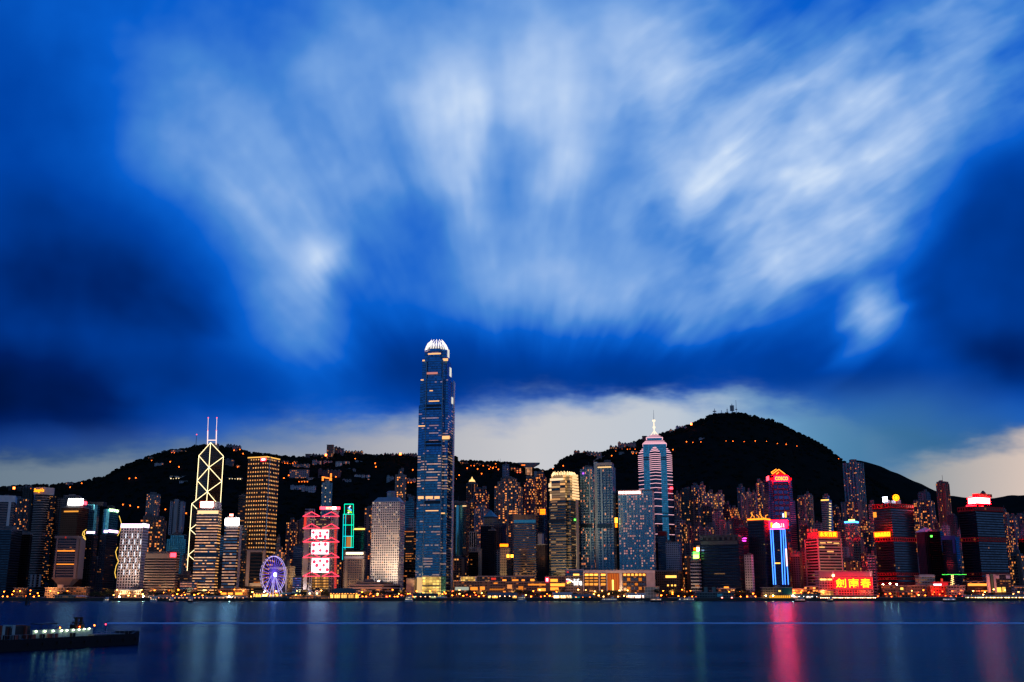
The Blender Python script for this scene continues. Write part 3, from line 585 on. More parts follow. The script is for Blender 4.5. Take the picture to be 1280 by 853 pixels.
T, f = off('beige block of stacked horizontal bands with red rooftop logo', 182, 221, 225, 691, 1665, O(wall=(.36, .28, .23), glass=(.04, .03, .03), wu=1, wv=.55, lit=.06, coh=.3, s=1.6), fl=4.0, phi=12, roof=2)
panel(T, f, 'L', 213, 220, 691.5, 696.5, glow('red_sign', RED, 8), 'logo', 1, 1.2)
panel(T, f, 'L', 182.6, 219, 692, 698, beige_m, 'top_band', .8, .2)
off('plain low office annexe between the beige block and gold lit tower', 222.5, 240, 246, 719, 1700, O(wall=(.22, .17, .15), lit=.3, wv=.4), fl=4, roof=1)
off('small lit annexe building at the foot of the diagonal braced tower', 225, 246, 249, 728, 1680, O(wall=(.25, .17, .1), lit=.6, s=1.6), fl=4, roof=0)
# --- two sign towers
GL = dict(wall=(.10, .08, .07), glass=(.12, .26, .36), wu=1, wv=.5, lit=.72, coh=.75, a=(1, .36, .07), b=(1, .52, .18), s=1.25, metal=.8)
T, f = off('office tower of gold lit floors under a large blazing white sign', 246.5, 273.5, 277.5, 637, 1690, O(**GL), fl=4.6, phi=14, roof=0)
c = f.pt(f.A*.4, f.B*.4); M().box((c[0], c[1], f.zc(632)), (26, 18, f.zc(628)-f.zc(637)), f.dl).build('plant_room', pale_m, T)
panel(T, f, 'L', 250, 267, 626.8, 634.6, glow('red_sign_case', (1, .12, .05), 3), 'sign_case', 2, 1.0)
panel(T, f, 'L', 251, 266.3, 627.6, 634, glow('blazing_sign', (1, .93, .88), 16), 'roof_sign', 1, 2.6)
panel(T, f, 'L', 247, 273, 638.5, 642.5, glow('cream_floor', (1, .62, .3), 1.5, False), 'lit_floor', .5, .2)
panel(T, f, 'L', 243.5, 273, 691, 696, plain('blue_black_glass', (.02, .05, .09), .2, .6), 'plant_floor', .4, .2)
T, f = off('slim office tower under a blazing white sign with a red lamp above', 281, 297.5, 302, 657.5, 1690, O(**dict(GL, lit=.6)), fl=4.6, phi=18, roof=0)
panel(T, f, 'L', 281.5, 299, 648, 656.6, glow('blazing_sign', (1, .95, .88), 16), 'roof_sign', 1.5, 1.2); panel(T, f, 'L', 282.5, 298, 657, 661, pale_m, 'top_band', .6, .3)
panel(T, f, 'L', 287, 291.5, 642.6, 645.4, glow('red_lamp', (1, .2, .15), 10), 'red_lamp', 1, 1)
for x in (285, 290, 295): p = f.hit('L', x, 648, -2); M().tube((p.x, p.y, f.zc(657)), (p.x, p.y, f.zc(645)), .4, 5).build('sign_post', steel_m, T)
panel(T, f, 'L', 297.7, 300.6, 657, 735, pale_m, 'corner_pier', 1, .4)
apt('slim brown tower with lit amber rows left of the dotted bronze tower', 298.5, 307, 309, 620, 1960, O(wall=(.1, .07, .06), glass=(.03, .03, .04), lit=.25, coh=.5, s=1.6), kind='rect', name='office_tower', cat='office tower')
off('dark narrow block between the two white sign towers', 274, 280, 283, 672, 1760, O(wall=(.04, .04, .045), lit=.1))
apt('narrow grey block between the white sign tower and bronze tower', 299, 309, 311, 660, 1850, O(wall=(.1, .08, .08), lit=.3))
# --- dotted bronze tower
CK = fac(wall=(.13, .075, .05), glass=(.06, .05, .05), wu=.42, wv=.34, lit=.93, coh=0, a=(1, .32, .06), b=(1, .5, .15), s=1.9, metal=.6, even=.6, name='dotted_bronze')
f = Foot(310, 334, 349.8, 571.5, 1850); c = f.pt(f.A/2, f.B/2); T = thing('office_tower', 'tall square bronze tower dotted with even rows of gold lights', 'skyscraper', (c[0], c[1], LAND))
M().prism(f.outline(), LAND, f.zc(571.5), 7.2, 5.2, seed=77).build('wall', [CK, roof_m], T)
M().prism(f.outline(-.4), f.zc(572), f.zc(570.5)).build('parapet_light', glow('gold_edge', (1, .5, .1), 1.2), T)
p = f.hit('L', 334, 640, .6); M().box((p.x, p.y, LAND+(f.zc(571)-LAND)/2), (1.6, 1.6, f.zc(571)-LAND-2)).build('corner_fin', plain('blue_grey_metal', (.2, .3, .36), .4, .5), T)
panel(T, f, 'L', 326, 332.4, 572.7, 576.3, glow('red_sign', RED, 8), 'logo', .8, .8)
panel(T, f, 'L', 327.3, 331.2, 573.7, 575.4, glow('pink_white', (1, .6, .65), 6), 'logo_mark', .5, 1.6)
T, f = off('white framed civic slab with dark bands left of the ferris wheel', 308, 330.5, 333, 688, 1670, O(wall=(.04, .03, .03), glass=(.02, .02, .02), wu=1, wv=.6, lit=.22, coh=.3), fl=5, roof=1, phi=8)
for x0, x1 in ((307.6, 311.8), (327.5, 330.9)): panel(T, f, 'L', x0, x1, 688, 733, beige_m, 'side_pier', 1.4, .4)
panel(T, f, 'L', 311.8, 327.5, 688, 690.5, beige_m, 'top_beam', 1.4, .4); panel(T, f, 'L', 311.8, 327.5, 729, 733, beige_m, 'base_beam', 1.4, .4)
T, f = off('white portal framed glass block behind the ferris wheel', 337, 358, 361.5, 710, 1690, O(wall=(.1, .09, .12), glass=(.05, .05, .1), wu=.8, wv=.7, lit=.4, a=(1, .5, .3), s=.8), fl=5, roof=0, phi=8)
panel(T, f, 'L', 336.5, 358.5, 709, 711.6, white_m, 'top_beam', 1.5, .5); panel(T, f, 'L', 357, 358.8, 711.6, 740, white_m, 'side_pier', 1.5, .5)
T, f = off('stepped cream stone building lit yellow from below', 352, 362, 369.5, 704, 1730, fac(wall=(.5, .4, .25), glass=(.05, .04, .03), wu=.35, wv=.6, lit=.1, name='stone_grid'), name='stone_building', cat='old building', tiers=[(708, 0), (700, 6)], fl=4, roof=0)
apt('grey apartment tower with even amber windows left of the red crossed tower', 358, 370, 372.5, 651, 2180, R(wall=(.14, .11, .13), lit=.3), tiers=[(653, 0), (649, 6)])
apt('lower grey apartment tower beside the red crossed tower', 371, 382, 384, 651, 2230, R(wall=(.15, .12, .13), lit=.2))
off('blue grey banded office block tucked beside the red crossed tower', 367, 379, 381, 683, 1850, O(wall=(.2, .22, .28), glass=(.03, .05, .1), wu=1, wv=.5, lit=.02), roof=1)
off('pale stepped block below the bronze tower', 342, 354, 357, 684, 1800, R(wall=(.25, .2, .18), lit=.3), tiers=[(690, 0), (684, 4)], kind='rect')
apt('small beige block above the cream stone building', 346, 349.5, 350.5, 672, 1900, R(wall=(.32, .25, .2), lit=.25), kind='rect')
off('dark block behind the cream stone building', 366, 377, 379, 722, 1700, O(wall=(.07, .05, .05), lit=.15), roof=0)
# --- teal residential behind the red crossed tower
T, f = apt('pale teal apartment tower with orange lit roof crown', 401, 411, 417, 603, 2060, R(wall=(.16, .34, .40), glass=(.08, .3, .4), wu=.5, wv=.6, lit=.25, a=(1, .5, .2), b=(1, .75, .45), metal=.6), kind='cut', dep=4, tiers=[(603, 0), (600, 4)], roof=0)
for x0, x1, y0, y1 in ((402.5, 404.5, 597.5, 601), (412, 414.5, 597.5, 601), (402.5, 414.5, 596.5, 598), (413, 414.5, 592, 597)): panel(T, f, 'L' if x1 < 411 else 'R', x0, x1 if x1-x0 < 10 else 411, y0, y1, glow('orange_crown', (1, .22, .03), 2.2, False), 'crown_light', 1, -2)
# --- C: right of the red crossed tower
T, f = off('dark teal office block with gold lit roof edge', 442, 456, 459.5, 662, 1880, O(wall=(.04, .08, .09), glass=(.04, .16, .18), lit=.08), roof=1)
panel(T, f, 'L', 443, 456, 660.5, 662.5, glow('yellow_edge', (1, .55, .1), 2.2), 'roof_light', .8, .5)
apt('brown apartment tower left of the white tower of round windows', 456, 464, 467, 635, 2080, R(wall=(.2, .13, .13), lit=.3), kind='rect')
T, f = off('bronze hotel block with a lit cornice near the green outlined tower', 430, 455, 458.5, 690.5, 1710, O(wall=(.30, .22, .17), glass=(.08, .09, .12), wu=.6, wv=.5, lit=.06), name='hotel_block', cat='hotel', fl=3.6, roof=0)
panel(T, f, 'L', 432.5, 454, 690.6, 693.2, glow('cornice_light', (1, .8, .5), 3), 'cornice_light', 1, .6); panel(T, f, 'L', 430.5, 454.6, 695.5, 698.5, white_m, 'colonnade', .6, .4)
for x0, x1 in ((430.5, 433.8), (452.4, 454.8)): panel(T, f, 'L', x0, x1, 698.5, 736, beige_m, 'corner_pier', 1, .3)
JH = fac(wall=(.80, .74, .70), glass=(.03, .035, .05), wu=.62, wv=.9, lit=.13, coh=0, a=(1, .45, .12), b=(1, .85, .6), s=5.0, rnd=1.0, name='round_window_grid')
f = Foot(465.5, 500, 506.5, 627, 1700, phi=17); c = f.pt(f.A/2, f.B/2); T = thing('office_tower', 'white tower pierced by rows of round windows under a hipped roof', 'office tower', (c[0], c[1], LAND))
M().prism(f.outline(0), LAND, f.zc(627), 3.7, 3.5, seed=12).build('wall', [JH, white_m], T)
M().prism(f.outline(.6), f.zc(627)-.2, f.zc(621), out2=f.outline(7)).build('hipped_roof', plain('pale_roof', (.42, .47, .5), .5), T)
c = f.pt(f.A*.42, f.B*.5); M().cone((c[0], c[1]), 7, f.zc(621)-.5, f.zc(615), 8, 7).build('roof_drum', steel_m, T); M().cone((c[0], c[1]), 8.2, f.zc(615), f.zc(612.8), 8, 5).build('drum_roof', pale_m, T)
T, f = off('long low white banded post office building in front of the round window tower', 437, 478, 500, 728.5, 1640, O(wall=(.5, .44, .4), glass=(.06, .05, .05), wu=1, wv=.45, lit=.12), name='post_office', cat='low building', fl=4.6, tiers=[(731, 0), (728.5, 8)], roof=2)
apt('slender beige tower rising behind the white tower of round windows', 494, 503, 508, 593, 2150, R(wall=(.24, .2, .17), lit=.35, glass=(.05, .06, .08)), kind='rect', tiers=[(593, 0), (589, 5)])
apt('navy glass tower between the beige tower and the tallest tower', 506.5, 518, 523, 622, 2050, O(wall=(.04, .08, .12), glass=(.04, .14, .22), lit=.02), kind='rect', tiers=[(626, 0), (621, 5)])
off('white box grid building above the gold striped block', 511, 520, 523, 648.5, 1850, fac(wall=(.5, .47, .47), glass=(.05, .05, .06), wu=.55, wv=.55, lit=.02, name='box_grid'), fl=4.5, bay=4.5, roof=0)
T, f = off('dark block striped by gold lit floors left of the tallest tower', 505, 517.5, 523, 663, 1800, O(wall=(.05, .04, .04), glass=(.03, .03, .03), lit=.38, coh=.7, s=1.4), fl=4)
off('plain beige box at the foot of the tallest tower', 508, 518, 520.5, 724, 1650, fac(wall=(.42, .34, .28), glass=(.3, .25, .2), wu=.1, wv=.1, lit=0, name='blank_wall'), name='beige_box_building', cat='low building', roof=0)
# --- D
T, f = off('bronze office tower with rounded teal glass centre right of the tallest tower', 558, 583, 588, 627.5, 1950, O(wall=(.14, .08, .06), glass=(.03, .05, .06), wu=.8, wv=.55, lit=.10), fl=3.8)
p0 = f.hit('L', 569, 700, 0); p1 = f.hit('L', 579, 700, 0); c = (p0+p1)/2; M().cone((c.x, c.y+2), (p1-p0).length/2, LAND, f.zc(632), 14, (p1-p0).length/2).build('glazed_bay', plain('teal_glass_bay', (.10, .42, .5), .12, .85, .35, .3), T)
panel(T, f, 'L', 569, 583, 632, 633.5, glow('warm_strip', (1, .6, .25), 1.2, False), 'lit_floor', .5, 2)
T, f = apt('apartment tower with floodlit golden pinnacle crown', 583, 593, 597, 605, 2230, R(wall=(.13, .08, .08), lit=.25), kind='notch', roof=0)
c = f.pt(f.A/2, f.B/2); g_ = glow('golden_crown', (1, .62, .22), 1.6)  # floodlighting of the pinnacle is put into its emissive colour
M().cone(c, 10, f.zc(605), f.zc(602), 8, 8).build('crown_base', brick_m, T); M().cone(c, 7, f.zc(602), f.zc(599.3), 8, 5).build('crown_tier', g_, T); M().cone(c, 3.2, f.zc(599.3), f.zc(595), 8).build('pinnacle', g_, T)
apt('dark plum apartment tower with a pale central strip', 591, 606, 611.5, 612, 2180, R(wall=(.13, .1, .14), lit=.26), tiers=[(614, 0), (611, 5)])
apt('pale pink ribbed apartment tower left of the pyramid roof', 593, 605, 612, 634, 2060, R(wall=(.42, .34, .38), glass=(.1, .08, .1), lit=.2), n=4, tiers=[(636, 0), (631, 5)])
apt('dim brown apartment tower behind the bronze and teal tower', 585, 592, 594.5, 628, 2130, R(wall=(.14, .1, .09), lit=.25))
T, f = off('beige tower under a teal pyramid roof', 605, 616, 621.5, 647, 1960, fac(wall=(.3, .24, .17), glass=(.04, .04, .04), wu=.3, wv=.4, lit=.05, name='stone_grid'), roof=0)
o = f.outline(-1.2); M().prism(o, f.zc(647), f.zc(645.8)).build('eaves', dark_m, T); c = f.pt(f.A/2, f.B/2)
g = M(); zt0 = f.zc(645.8); za = f.zc(637)
for i in range(4): g.face([(*o[i], zt0), (*o[(i+1) % 4], zt0), (c[0], c[1], za)])
g.build('pyramid_roof', plain('copper_green', (.12, .36, .42), .5), T)
T, f = off('black office block before the teal pyramid roof', 601, 616, 619, 657.5, 1860, O(wall=(.015, .02, .035), glass=(.02, .025, .05), lit=.01), roof=1)
off('maroon office block with pale corner glass beside the black one', 612, 628, 633, 654.5, 1890, O(wall=(.10, .07, .09), glass=(.06, .07, .1), lit=.02, wu=.4), roof=1)
off('tall thin black slab left of the small orange topped building', 610.5, 618, 620, 663, 1790, O(wall=(.01, .01, .015), glass=(.01, .01, .02), lit=.03))
off('white column framed block beside the bronze and teal tower', 586.5, 594.5, 596.5, 665, 1830, fac(wall=(.45, .42, .4), glass=(.03, .03, .03), wu=.7, wv=.92, lit=.0, name='column_grid'), fl=25, bay=3.4, roof=0, tiers=[(690, 0)]) if False else off('white column framed block beside the bronze and teal tower', 586.5, 594.5, 596.5, 665, 1830, fac(wall=(.45, .42, .4), glass=(.02, .02, .02), wu=.65, wv=.93, lit=0, name='column_grid'), fl=28, bay=3.6, roof=0)
off('slim beige slab between two black blocks', 596, 601, 602.5, 684, 1790, fac(wall=(.4, .33, .27), glass=(.1, .08, .07), wu=.2, wv=.2, lit=0, name='blank_wall'), roof=0, tiers=[(686, 0), (684, 2)])
off('black block at the foot of the bronze and teal tower', 586, 595, 598, 690, 1770, O(wall=(.01, .01, .012), glass=(.01, .01, .01), lit=.06))
off('pale low block left of the small orange topped building', 619, 625, 627, 688, 1800, fac(wall=(.35, .33, .33), glass=(.03, .03, .04), wu=.5, wv=.6, lit=.05, name='box_grid'), roof=0)
T, f = off('small cream building under four glowing orange roof squares', 625, 634.5, 637.5, 685.5, 1740, fac(wall=(.65, .48, .28), glass=(.1, .07, .04), wu=.5, wv=.5, lit=.05, name='cream_grid'), fl=4, bay=3.2, roof=0)
for k in range(4): panel(T, f, 'L', 625+k*2.6, 627.2+k*2.6, 680.2, 683.6, glow('orange_sign', (1, .16, .003), 4.5), 'sign_square', 1, .6)
T, f = off('dark narrow building with two blazing orange roof lamps', 633.5, 640, 641.5, 697.5, 1720, O(wall=(.06, .035, .025), glass=(.03, .02, .02), lit=.12), roof=0)
for x in (633.5, 638.5): panel(T, f, 'L', x, x+3, 693.5, 697, glow('amber_lamp', (1, .3, .02), 8), 'roof_lamp', 1, .6)
for i, (xx, yy) in enumerate(((636.5, 706), (637.5, 714))): pass
T, f = apt('broad grey apartment tower crowded with amber windows', 618, 646, 654, 603, 2090, R(wall=(.22, .18, .17), glass=(.03, .05, .09), wu=.62, wv=.55, lit=.36, coh=.25, s=2.8), n=5, dep=3, tiers=[(607, 0), (601, 5), (597, 10)])
apt('slim blue grey tower rising behind the broad amber windowed tower', 628, 634, 636.5, 581, 2450, R(wall=(.25, .25, .33), lit=.08), kind='rect', z0=60, roof=1)
apt('mauve apartment tower with dense amber windows left of the gold crowned tower', 655, 668, 671, 600, 2150, R(wall=(.24, .12, .15), lit=.34, s=2.8), n=3, tiers=[(603, 0), (598, 4)])
apt('taller mauve apartment tower behind the gold crowned tower', 668, 680, 683.5, 594, 2170, R(wall=(.2, .11, .13), lit=.34, s=2.8), n=3, tiers=[(596, 0), (592, 4)])
T, f = off('brown topped office block of horizontal bands with teal top floor', 642, 670, 673, 644, 1840, O(wall=(.26, .18, .14), glass=(.05, .10, .15), wu=1, wv=.55, lit=.12, coh=.2, a=(1, .5, .2)), fl=4, roof=0, phi=8)
panel(T, f, 'L', 642, 670, 644, 649.8, plain('brown_panel', (.24, .16, .12)), 'top_band', .8, .2); panel(T, f, 'L', 642.4, 669.6, 650, 653.6, plain('teal_glass_bay', (.10, .42, .5), .12, .85, .35, .3), 'glass_band', .8, .1)
T, f = off('dark blue building under a small orange striped sign', 673, 681, 683.5, 644, 1860, O(wall=(.04, .07, .13), glass=(.04, .1, .2), lit=.10, a=(1, .2, .2)), roof=0)
for k in range(4): panel(T, f, 'L', 675, 681.5, 636.6+k*1.8, 637.8+k*1.8, glow('orange_sign', (1, .16, .003), 4.5), 'sign_stripe', 1, .6)
off('white blank block behind the dark brown slab', 672, 677.5, 680, 667, 1840, fac(wall=(.5, .5, .55), glass=(.4, .4, .4), wu=.1, wv=.1, lit=0, name='blank_wall'), roof=0)
off('dark brown slab left of the gold crowned tower', 671.5, 681, 684.5, 681, 1780, O(wall=(.05, .035, .035), glass=(.03, .02, .02), wu=.4, wv=.8, lit=.05), roof=0)
# twin residences
RS = dict(wall=(.22, .36, .44), glass=(.02, .12, .2), wu=.66, wv=.7, blank=.35, lit=.17, coh=.1, a=(1, .2, .05), b=(1, .42, .15), s=2.4, metal=.75)
T, f = apt('left wing of the tall teal residence with rows of lit windows at its top', 725, 741, 745.5, 584, 1790, R(**RS), n=4, dep=2.5, tiers=[(586, 0), (583, 4)], name='residential_tower', cat='apartment tower')
panel(T, f, 'L', 725.5, 741, 655, 660, plain('dark_glass_band', (.03, .06, .08), .2, .6), 'plant_floor', .6, .5); panel(T, f, 'L', 728, 730, 591, 593, glow('violet_lamp', (.5, .1, 1), 2), 'violet_lamp', .5, 1)
T, f = apt('right wing of the tall teal residence with a pale flat crown and crane', 746, 765, 769, 581, 1770, R(**dict(RS, lit=.09)), n=4, dep=2.5, tiers=[(583, 0), (578.5, 2)], name='residential_tower', cat='apartment tower')
panel(T, f, 'L', 746, 765, 578.6, 582, pale_m, 'crown_band', 1, -1); panel(T, f, 'L', 747, 764, 583.4, 585, glow('warm_strip', (1, .6, .25), 1.2, False), 'lit_floor', .5, .3)
panel(T, f, 'L', 746.5, 765, 655, 660, plain('dark_glass_band', (.03, .06, .08), .2, .6), 'plant_floor', .6, .5)
p = at(742, 583, 1800); q = at(742.5, 575.5, 1800); r2 = at(756, 570, 1800)
T2 = thing('roof_crane', 'slim roof crane boom above the tall teal residence', 'crane', (p.x, p.y, p.z-3)); M().tube(p-Vector((0, 0, 3)), q, .5, 5).build('mast', steel_m, T2); M().tube(q, r2, .4, 5).build('boom', steel_m, T2)
T, f = off('pale blue spine tower between the two wings of the teal residence', 742.5, 746, 747.5, 577.5, 1782, O(wall=(.3, .38, .46), glass=(.2, .4, .5), wu=.3, wv=.4, lit=.01), name='lift_tower', cat='tower', roof=0, parapet=False)
# hotel with long sign
T, f = off('teal hotel slab of vertical bays with white name sign along its roof', 772.5, 815, 817.5, 613, 1750, R(wall=(.22, .42, .5), glass=(.05, .28, .42), wu=.62, wv=.6, blank=0, lit=.26, coh=.0, a=(1, .26, .10), b=(1, .48, .26), s=1.3, metal=.8), name='hotel_tower', cat='hotel', fl=4.0, bay=3.6, phi=5, roof=2, hmax=5)
letters(T, f, 'L', 'FOUR SEASONS HOTEL', 773.5, 801, 614.2, 617.6, glow('white_neon', (1, .85, .8), 6), 2.0, 'sign'); panel(T, f, 'L', 773, 802, 613.2, 618.6, glow('sign_back_pink', (1, .35, .3), .5), 'sign_back', .5, .6)
for x in np.linspace(777, 811, 9): panel(T, f, 'L', x, x+.7, 619, 712, plain('blue_grey_fin', (.22, .38, .46), .4, .4), 'fin', .8, .5)
off('dim rear wing of the hotel slab', 769.5, 774, 776, 615, 1790, O(wall=(.06, .08, .1), glass=(.04, .08, .12), lit=.15), roof=0)
tg = thing('vertical_sign', 'bright orange vertical sign in the gap left of the hotel slab', 'sign', tuple(at(770, 665, 1744))); Fl = Flat(1744)
panel(tg, Fl, 'R', 768.6, 771.8, 647.5, 654, glow('amber_lamp', (1, .3, .02), 8), 'sign_panel'); panel(tg, Fl, 'R', 769, 771.4, 655, 659.5, glow('orange_sign', (1, .16, .003), 4.5), 'sign_panel')
# below the spired tower
T, f = off('narrow blue glass block with dark red top under the spired tower', 822, 832, 834, 665, 1800, O(wall=(.05, .09, .13), glass=(.05, .14, .22), lit=.02), roof=0); panel(T, f, 'L', 822.5, 832, 664.5, 670, plain('dark_red', (.25, .02, .02)), 'red_panel', .8, .6)
off('black slab between the hotel and the blue block', 817.5, 824, 826, 678, 1830, O(wall=(.01, .01, .012), glass=(.01, .01, .012), lit=.02), roof=0)
off('pale blue gridded office block under the spired tower', 832, 849, 851.5, 678, 1780, fac(wall=(.32, .38, .46), glass=(.05, .08, .12), wu=.6, wv=.5, lit=.03, name='blue_grid'), fl=3.6, roof=1)
T, f = off('low dark block with one wide amber window', 819, 848, 853, 714, 1700, O(wall=(.10, .08, .07), glass=(.04, .03, .03), lit=.04, wu=.5), name='low_block', cat='low building', roof=1)
panel(T, f, 'L', 832, 845.5, 719.5, 722.5, glow('amber_window', (1, .45, .08), 2.5), 'window', .4, .3)
for x in (834, 839, 843): panel(T, f, 'L', x, x+2, 731, 733, glow('amber_window', (1, .45, .08), 2.5), 'window', .4, .3)
panel(T, f, 'L', 846.5, 848, 714, 716, dark_m, 'roof_box', .6, .3)
# --- E: dense mid-levels behind
E_ = [
 ('slim grey apartment tower beside the spired tower with pale lit corner', 842, 848, 851, 617, 2210, dict(wall=(.2, .19, .2), lit=.2)),
 ('dark teal apartment tower with olive roof right of the spired tower', 850, 861, 864.5, 611, 2260, dict(wall=(.05, .07, .08), lit=.16)),
 ('taller left grey blue apartment tower with a boxed roof among the dense towers', 864, 872, 875, 605.5, 2280, dict(wall=(.18, .2, .25), lit=.2)),
 ('taller right grey blue apartment tower with a pointed roof among the dense towers', 873, 879, 881.5, 605, 2240, dict(wall=(.15, .17, .22), lit=.24)),
 ('pale apartment tower with orange balconies and a rounded roof, left of its twin', 881, 890, 893, 616, 2200, dict(wall=(.32, .33, .36), lit=.36, a=(1, .35, .06))),
 ('pale apartment tower with orange balconies and a rounded roof, right of its twin', 892.5, 902, 905, 616, 2210, dict(wall=(.32, .33, .36), lit=.34, a=(1, .35, .06))),
 ('dark green glass apartment tower below the twin rounded roofs', 875.5, 888, 891.5, 632, 2100, dict(wall=(.06, .08, .08), lit=.12)),
 ('plum apartment tower right of the twin rounded roofs', 903, 911, 913.5, 629.5, 2160, dict(wall=(.10, .05, .08), lit=.12)),
 ('pale lilac small tower above the pink gridded block', 890, 899, 902, 638, 2080, dict(wall=(.28, .25, .32), lit=.15)),
 ('pink gridded block in the dense mid towers', 894, 905, 907.5, 648.5, 1980, dict(wall=(.38, .22, .24), lit=.08, glass=(.05, .03, .05))),
 ('whitish small tower right of the pink gridded block', 907, 915, 920, 651, 2000, dict(wall=(.32, .32, .36), lit=.14)),
 ('maroon tower above the magenta lit block', 915.5, 927, 929, 648, 1990, dict(wall=(.12, .03, .05), lit=.08)),
 ('old tower of amber windows below the plum tower', 911, 918, 924, 635, 2130, dict(wall=(.2, .12, .1), lit=.5)),
 ('pale ribbed tower left of the dark waterside block', 843.5, 853, 856, 649, 1960, dict(wall=(.32, .3, .33), lit=.12)),
 ('brown tower with a stair of amber lights left of the dark waterside block', 852, 858, 860, 654, 1930, dict(wall=(.18, .12, .1), lit=.42)),
 ('mauve tower with small lit balconies behind the green sign', 857, 864, 866, 656, 2010, dict(wall=(.17, .1, .13), lit=.22)),
 ('light grey tower of small windows behind the dark waterside block', 866, 875, 878, 657, 2020, dict(wall=(.24, .24, .27), lit=.14)),
 ('second light grey tower behind the dark waterside block, by the pink gridded block', 878, 888, 894, 657.5, 2010, dict(wall=(.26, .26, .3), lit=.18)),
 ('bluish slender tower at the edge of the hill gap', 921, 928, 931, 607, 2270, dict(wall=(.14, .18, .24), lit=.14)),
 ('grey lilac slender tower in front of the bluish one', 926, 932, 934.5, 618, 2180, dict(wall=(.27, .26, .3), lit=.16)),
 ('narrow white slab tower left of the red crowned tower', 932.5, 937, 939.5, 613.5, 2200, dict(wall=(.42, .44, .48), lit=.1)),
 ('pale grey slab tower next to the narrow white slab', 938.5, 944, 946, 616, 2190, dict(wall=(.3, .29, .33), lit=.12)),
 ('mauve grey tower with stacked bright windows left of the red crowned tower', 944.5, 952, 956, 602, 2150, dict(wall=(.2, .16, .2), lit=.3)),
]
for lab, xl, xc, xr, py, Y, mk_ in E_:
    apt(lab, xl, xc, xr, py, Y, R(**mk_), n=2, dep=2, tiers=[(py+1.5, 0), (py, rng.uniform(2, 4))])
T, f = off('brick brown narrow block under the mauve tower', 855, 862, 866, 680, 1850, R(wall=(.22, .15, .13), lit=.04), kind='rect', roof=0)
off('orange brick narrow tower beside the green sign building', 855.5, 861.5, 863, 695, 1740, R(wall=(.32, .13, .06), lit=.3), kind='rect', roof=0)
T, f = off('white banded narrow building with a green roof sign', 862.5, 873, 876, 701, 1690, O(wall=(.5, .48, .5), glass=(.02, .02, .03), wu=1, wv=.6, lit=.12), fl=5, roof=0)
o = f.outline(2); M().prism(o, f.zc(701), f.zc(690), 4, 3).build('upper_wall', [O(wall=(.2, .2, .22), lit=0), roof_m], T)
panel(T, f, 'L', 866.5, 873.8, 690, 693.5, glow('green_neon', (.08, 1, .05), 6), 'sign', 1, .8); panel(T, f, 'L', 866.8, 873.6, 693.8, 698, glow('lime_neon', (.6, 1, .1), 7), 'sign', 1, .8)
panel(T, f, 'L', 867, 871, 685, 688, glow('orange_sign', (1, .16, .003), 4.5), 'roof_lamp', 1, .6); panel(T, f, 'L', 871, 873.6, 684.5, 689, glow('blazing_sign', (1, .9, .8), 16), 'roof_lamp', 1, .6)
# big dark block
T, f = off('wide near black office block with a notched roof rim', 874.5, 923, 929, 675, 1690, O(wall=(.012, .02, .035), glass=(.015, .03, .06), wu=.9, wv=.5, lit=.006, s=1.4), fl=4.4, roof=0, parapet=False, phi=8)
M().prism(f.outline(1.5), f.zc(675), f.zc(671.5)).build('recessed_floor', dark_m, T); M().prism(f.outline(-.3), f.zc(671.5), f.zc(668.5)).build('roof_rim', plain('blue_grey_stone', (.07, .085, .1)), T)
for k in range(8): panel(T, f, 'L', 876+k*6.6, 879+k*6.6, 671, 675.2, plain('blue_grey_stone', (.07, .085, .1)), 'rim_pier', 1.6, .2)
letters(T, f, 'L', 'HARBOUR BUILDING', 893, 906, 716.6, 718, glow('faint_amber', (1, .5, .2), .3, False), .5, 'lettering')
panel(T, f, 'L', 875.5, 922, 676, 681, plain('blue_grey_stone', (.07, .085, .1)), 'top_band', .6, .2)
r_ = random.Random(8)
T, f = off('maroon office block washed with magenta light', 918.5, 934, 938, 659, 1900, O(wall=(.2, .03, .06), glass=(.05, .01, .03), wu=1, wv=.5, lit=.12, a=(1, .05, .35), b=(1, .1, .9), s=1.6), roof=1)
panel(T, f, 'L', 926, 933, 672.5, 674, glow('magenta_tube', (1, .06, .8), 3), 'light_strip', .5, .4); panel(T, f, 'L', 926.5, 932.5, 675.5, 677, glow('magenta_tube', (1, .06, .8), 3), 'light_strip', .5, .4)
T, f = off('slim white slab before the orange rimmed tower', 930, 939, 941.5, 694, 1700, fac(wall=(.55, .53, .56), glass=(.08, .09, .12), wu=.45, wv=.5, lit=.02, name='slab_grid'), roof=1, hmax=8, fl=4)
T, f = off('dark glass tower with glowing orange roof rail and twisted lights', 934.5, 955, 962.5, 650.5, 1715, O(wall=(.02, .025, .04), glass=(.02, .05, .1), wu=.5, wv=.4, lit=.10, coh=.2, a=(1, .5, .1), b=(1, .7, .2), s=1.6), fl=4.4, roof=0)
for s_, x0, x1 in (('L', 934, 955), ('R', 955, 962.8)): panel(T, f, s_, x0, x1, 648.4, 650.2, glow('orange_rail', (1, .18, .01), 4), 'roof_rail', 1, .8)
r_ = random.Random(5)
for x in (938, 941, 946, 950, 953, 957): 
    p = at(x, 649, 1722); g = M(); q = p
    for k in range(5):
        n_ = q + Vector((r_.uniform(-3, 3), 0, r_.uniform(.8, 2.8))); g.tube(q, n_, .45, 5); q = n_
    g.build('twisted_light', glow('orange_rope', (1, .3, .03), 2.2, False), T)
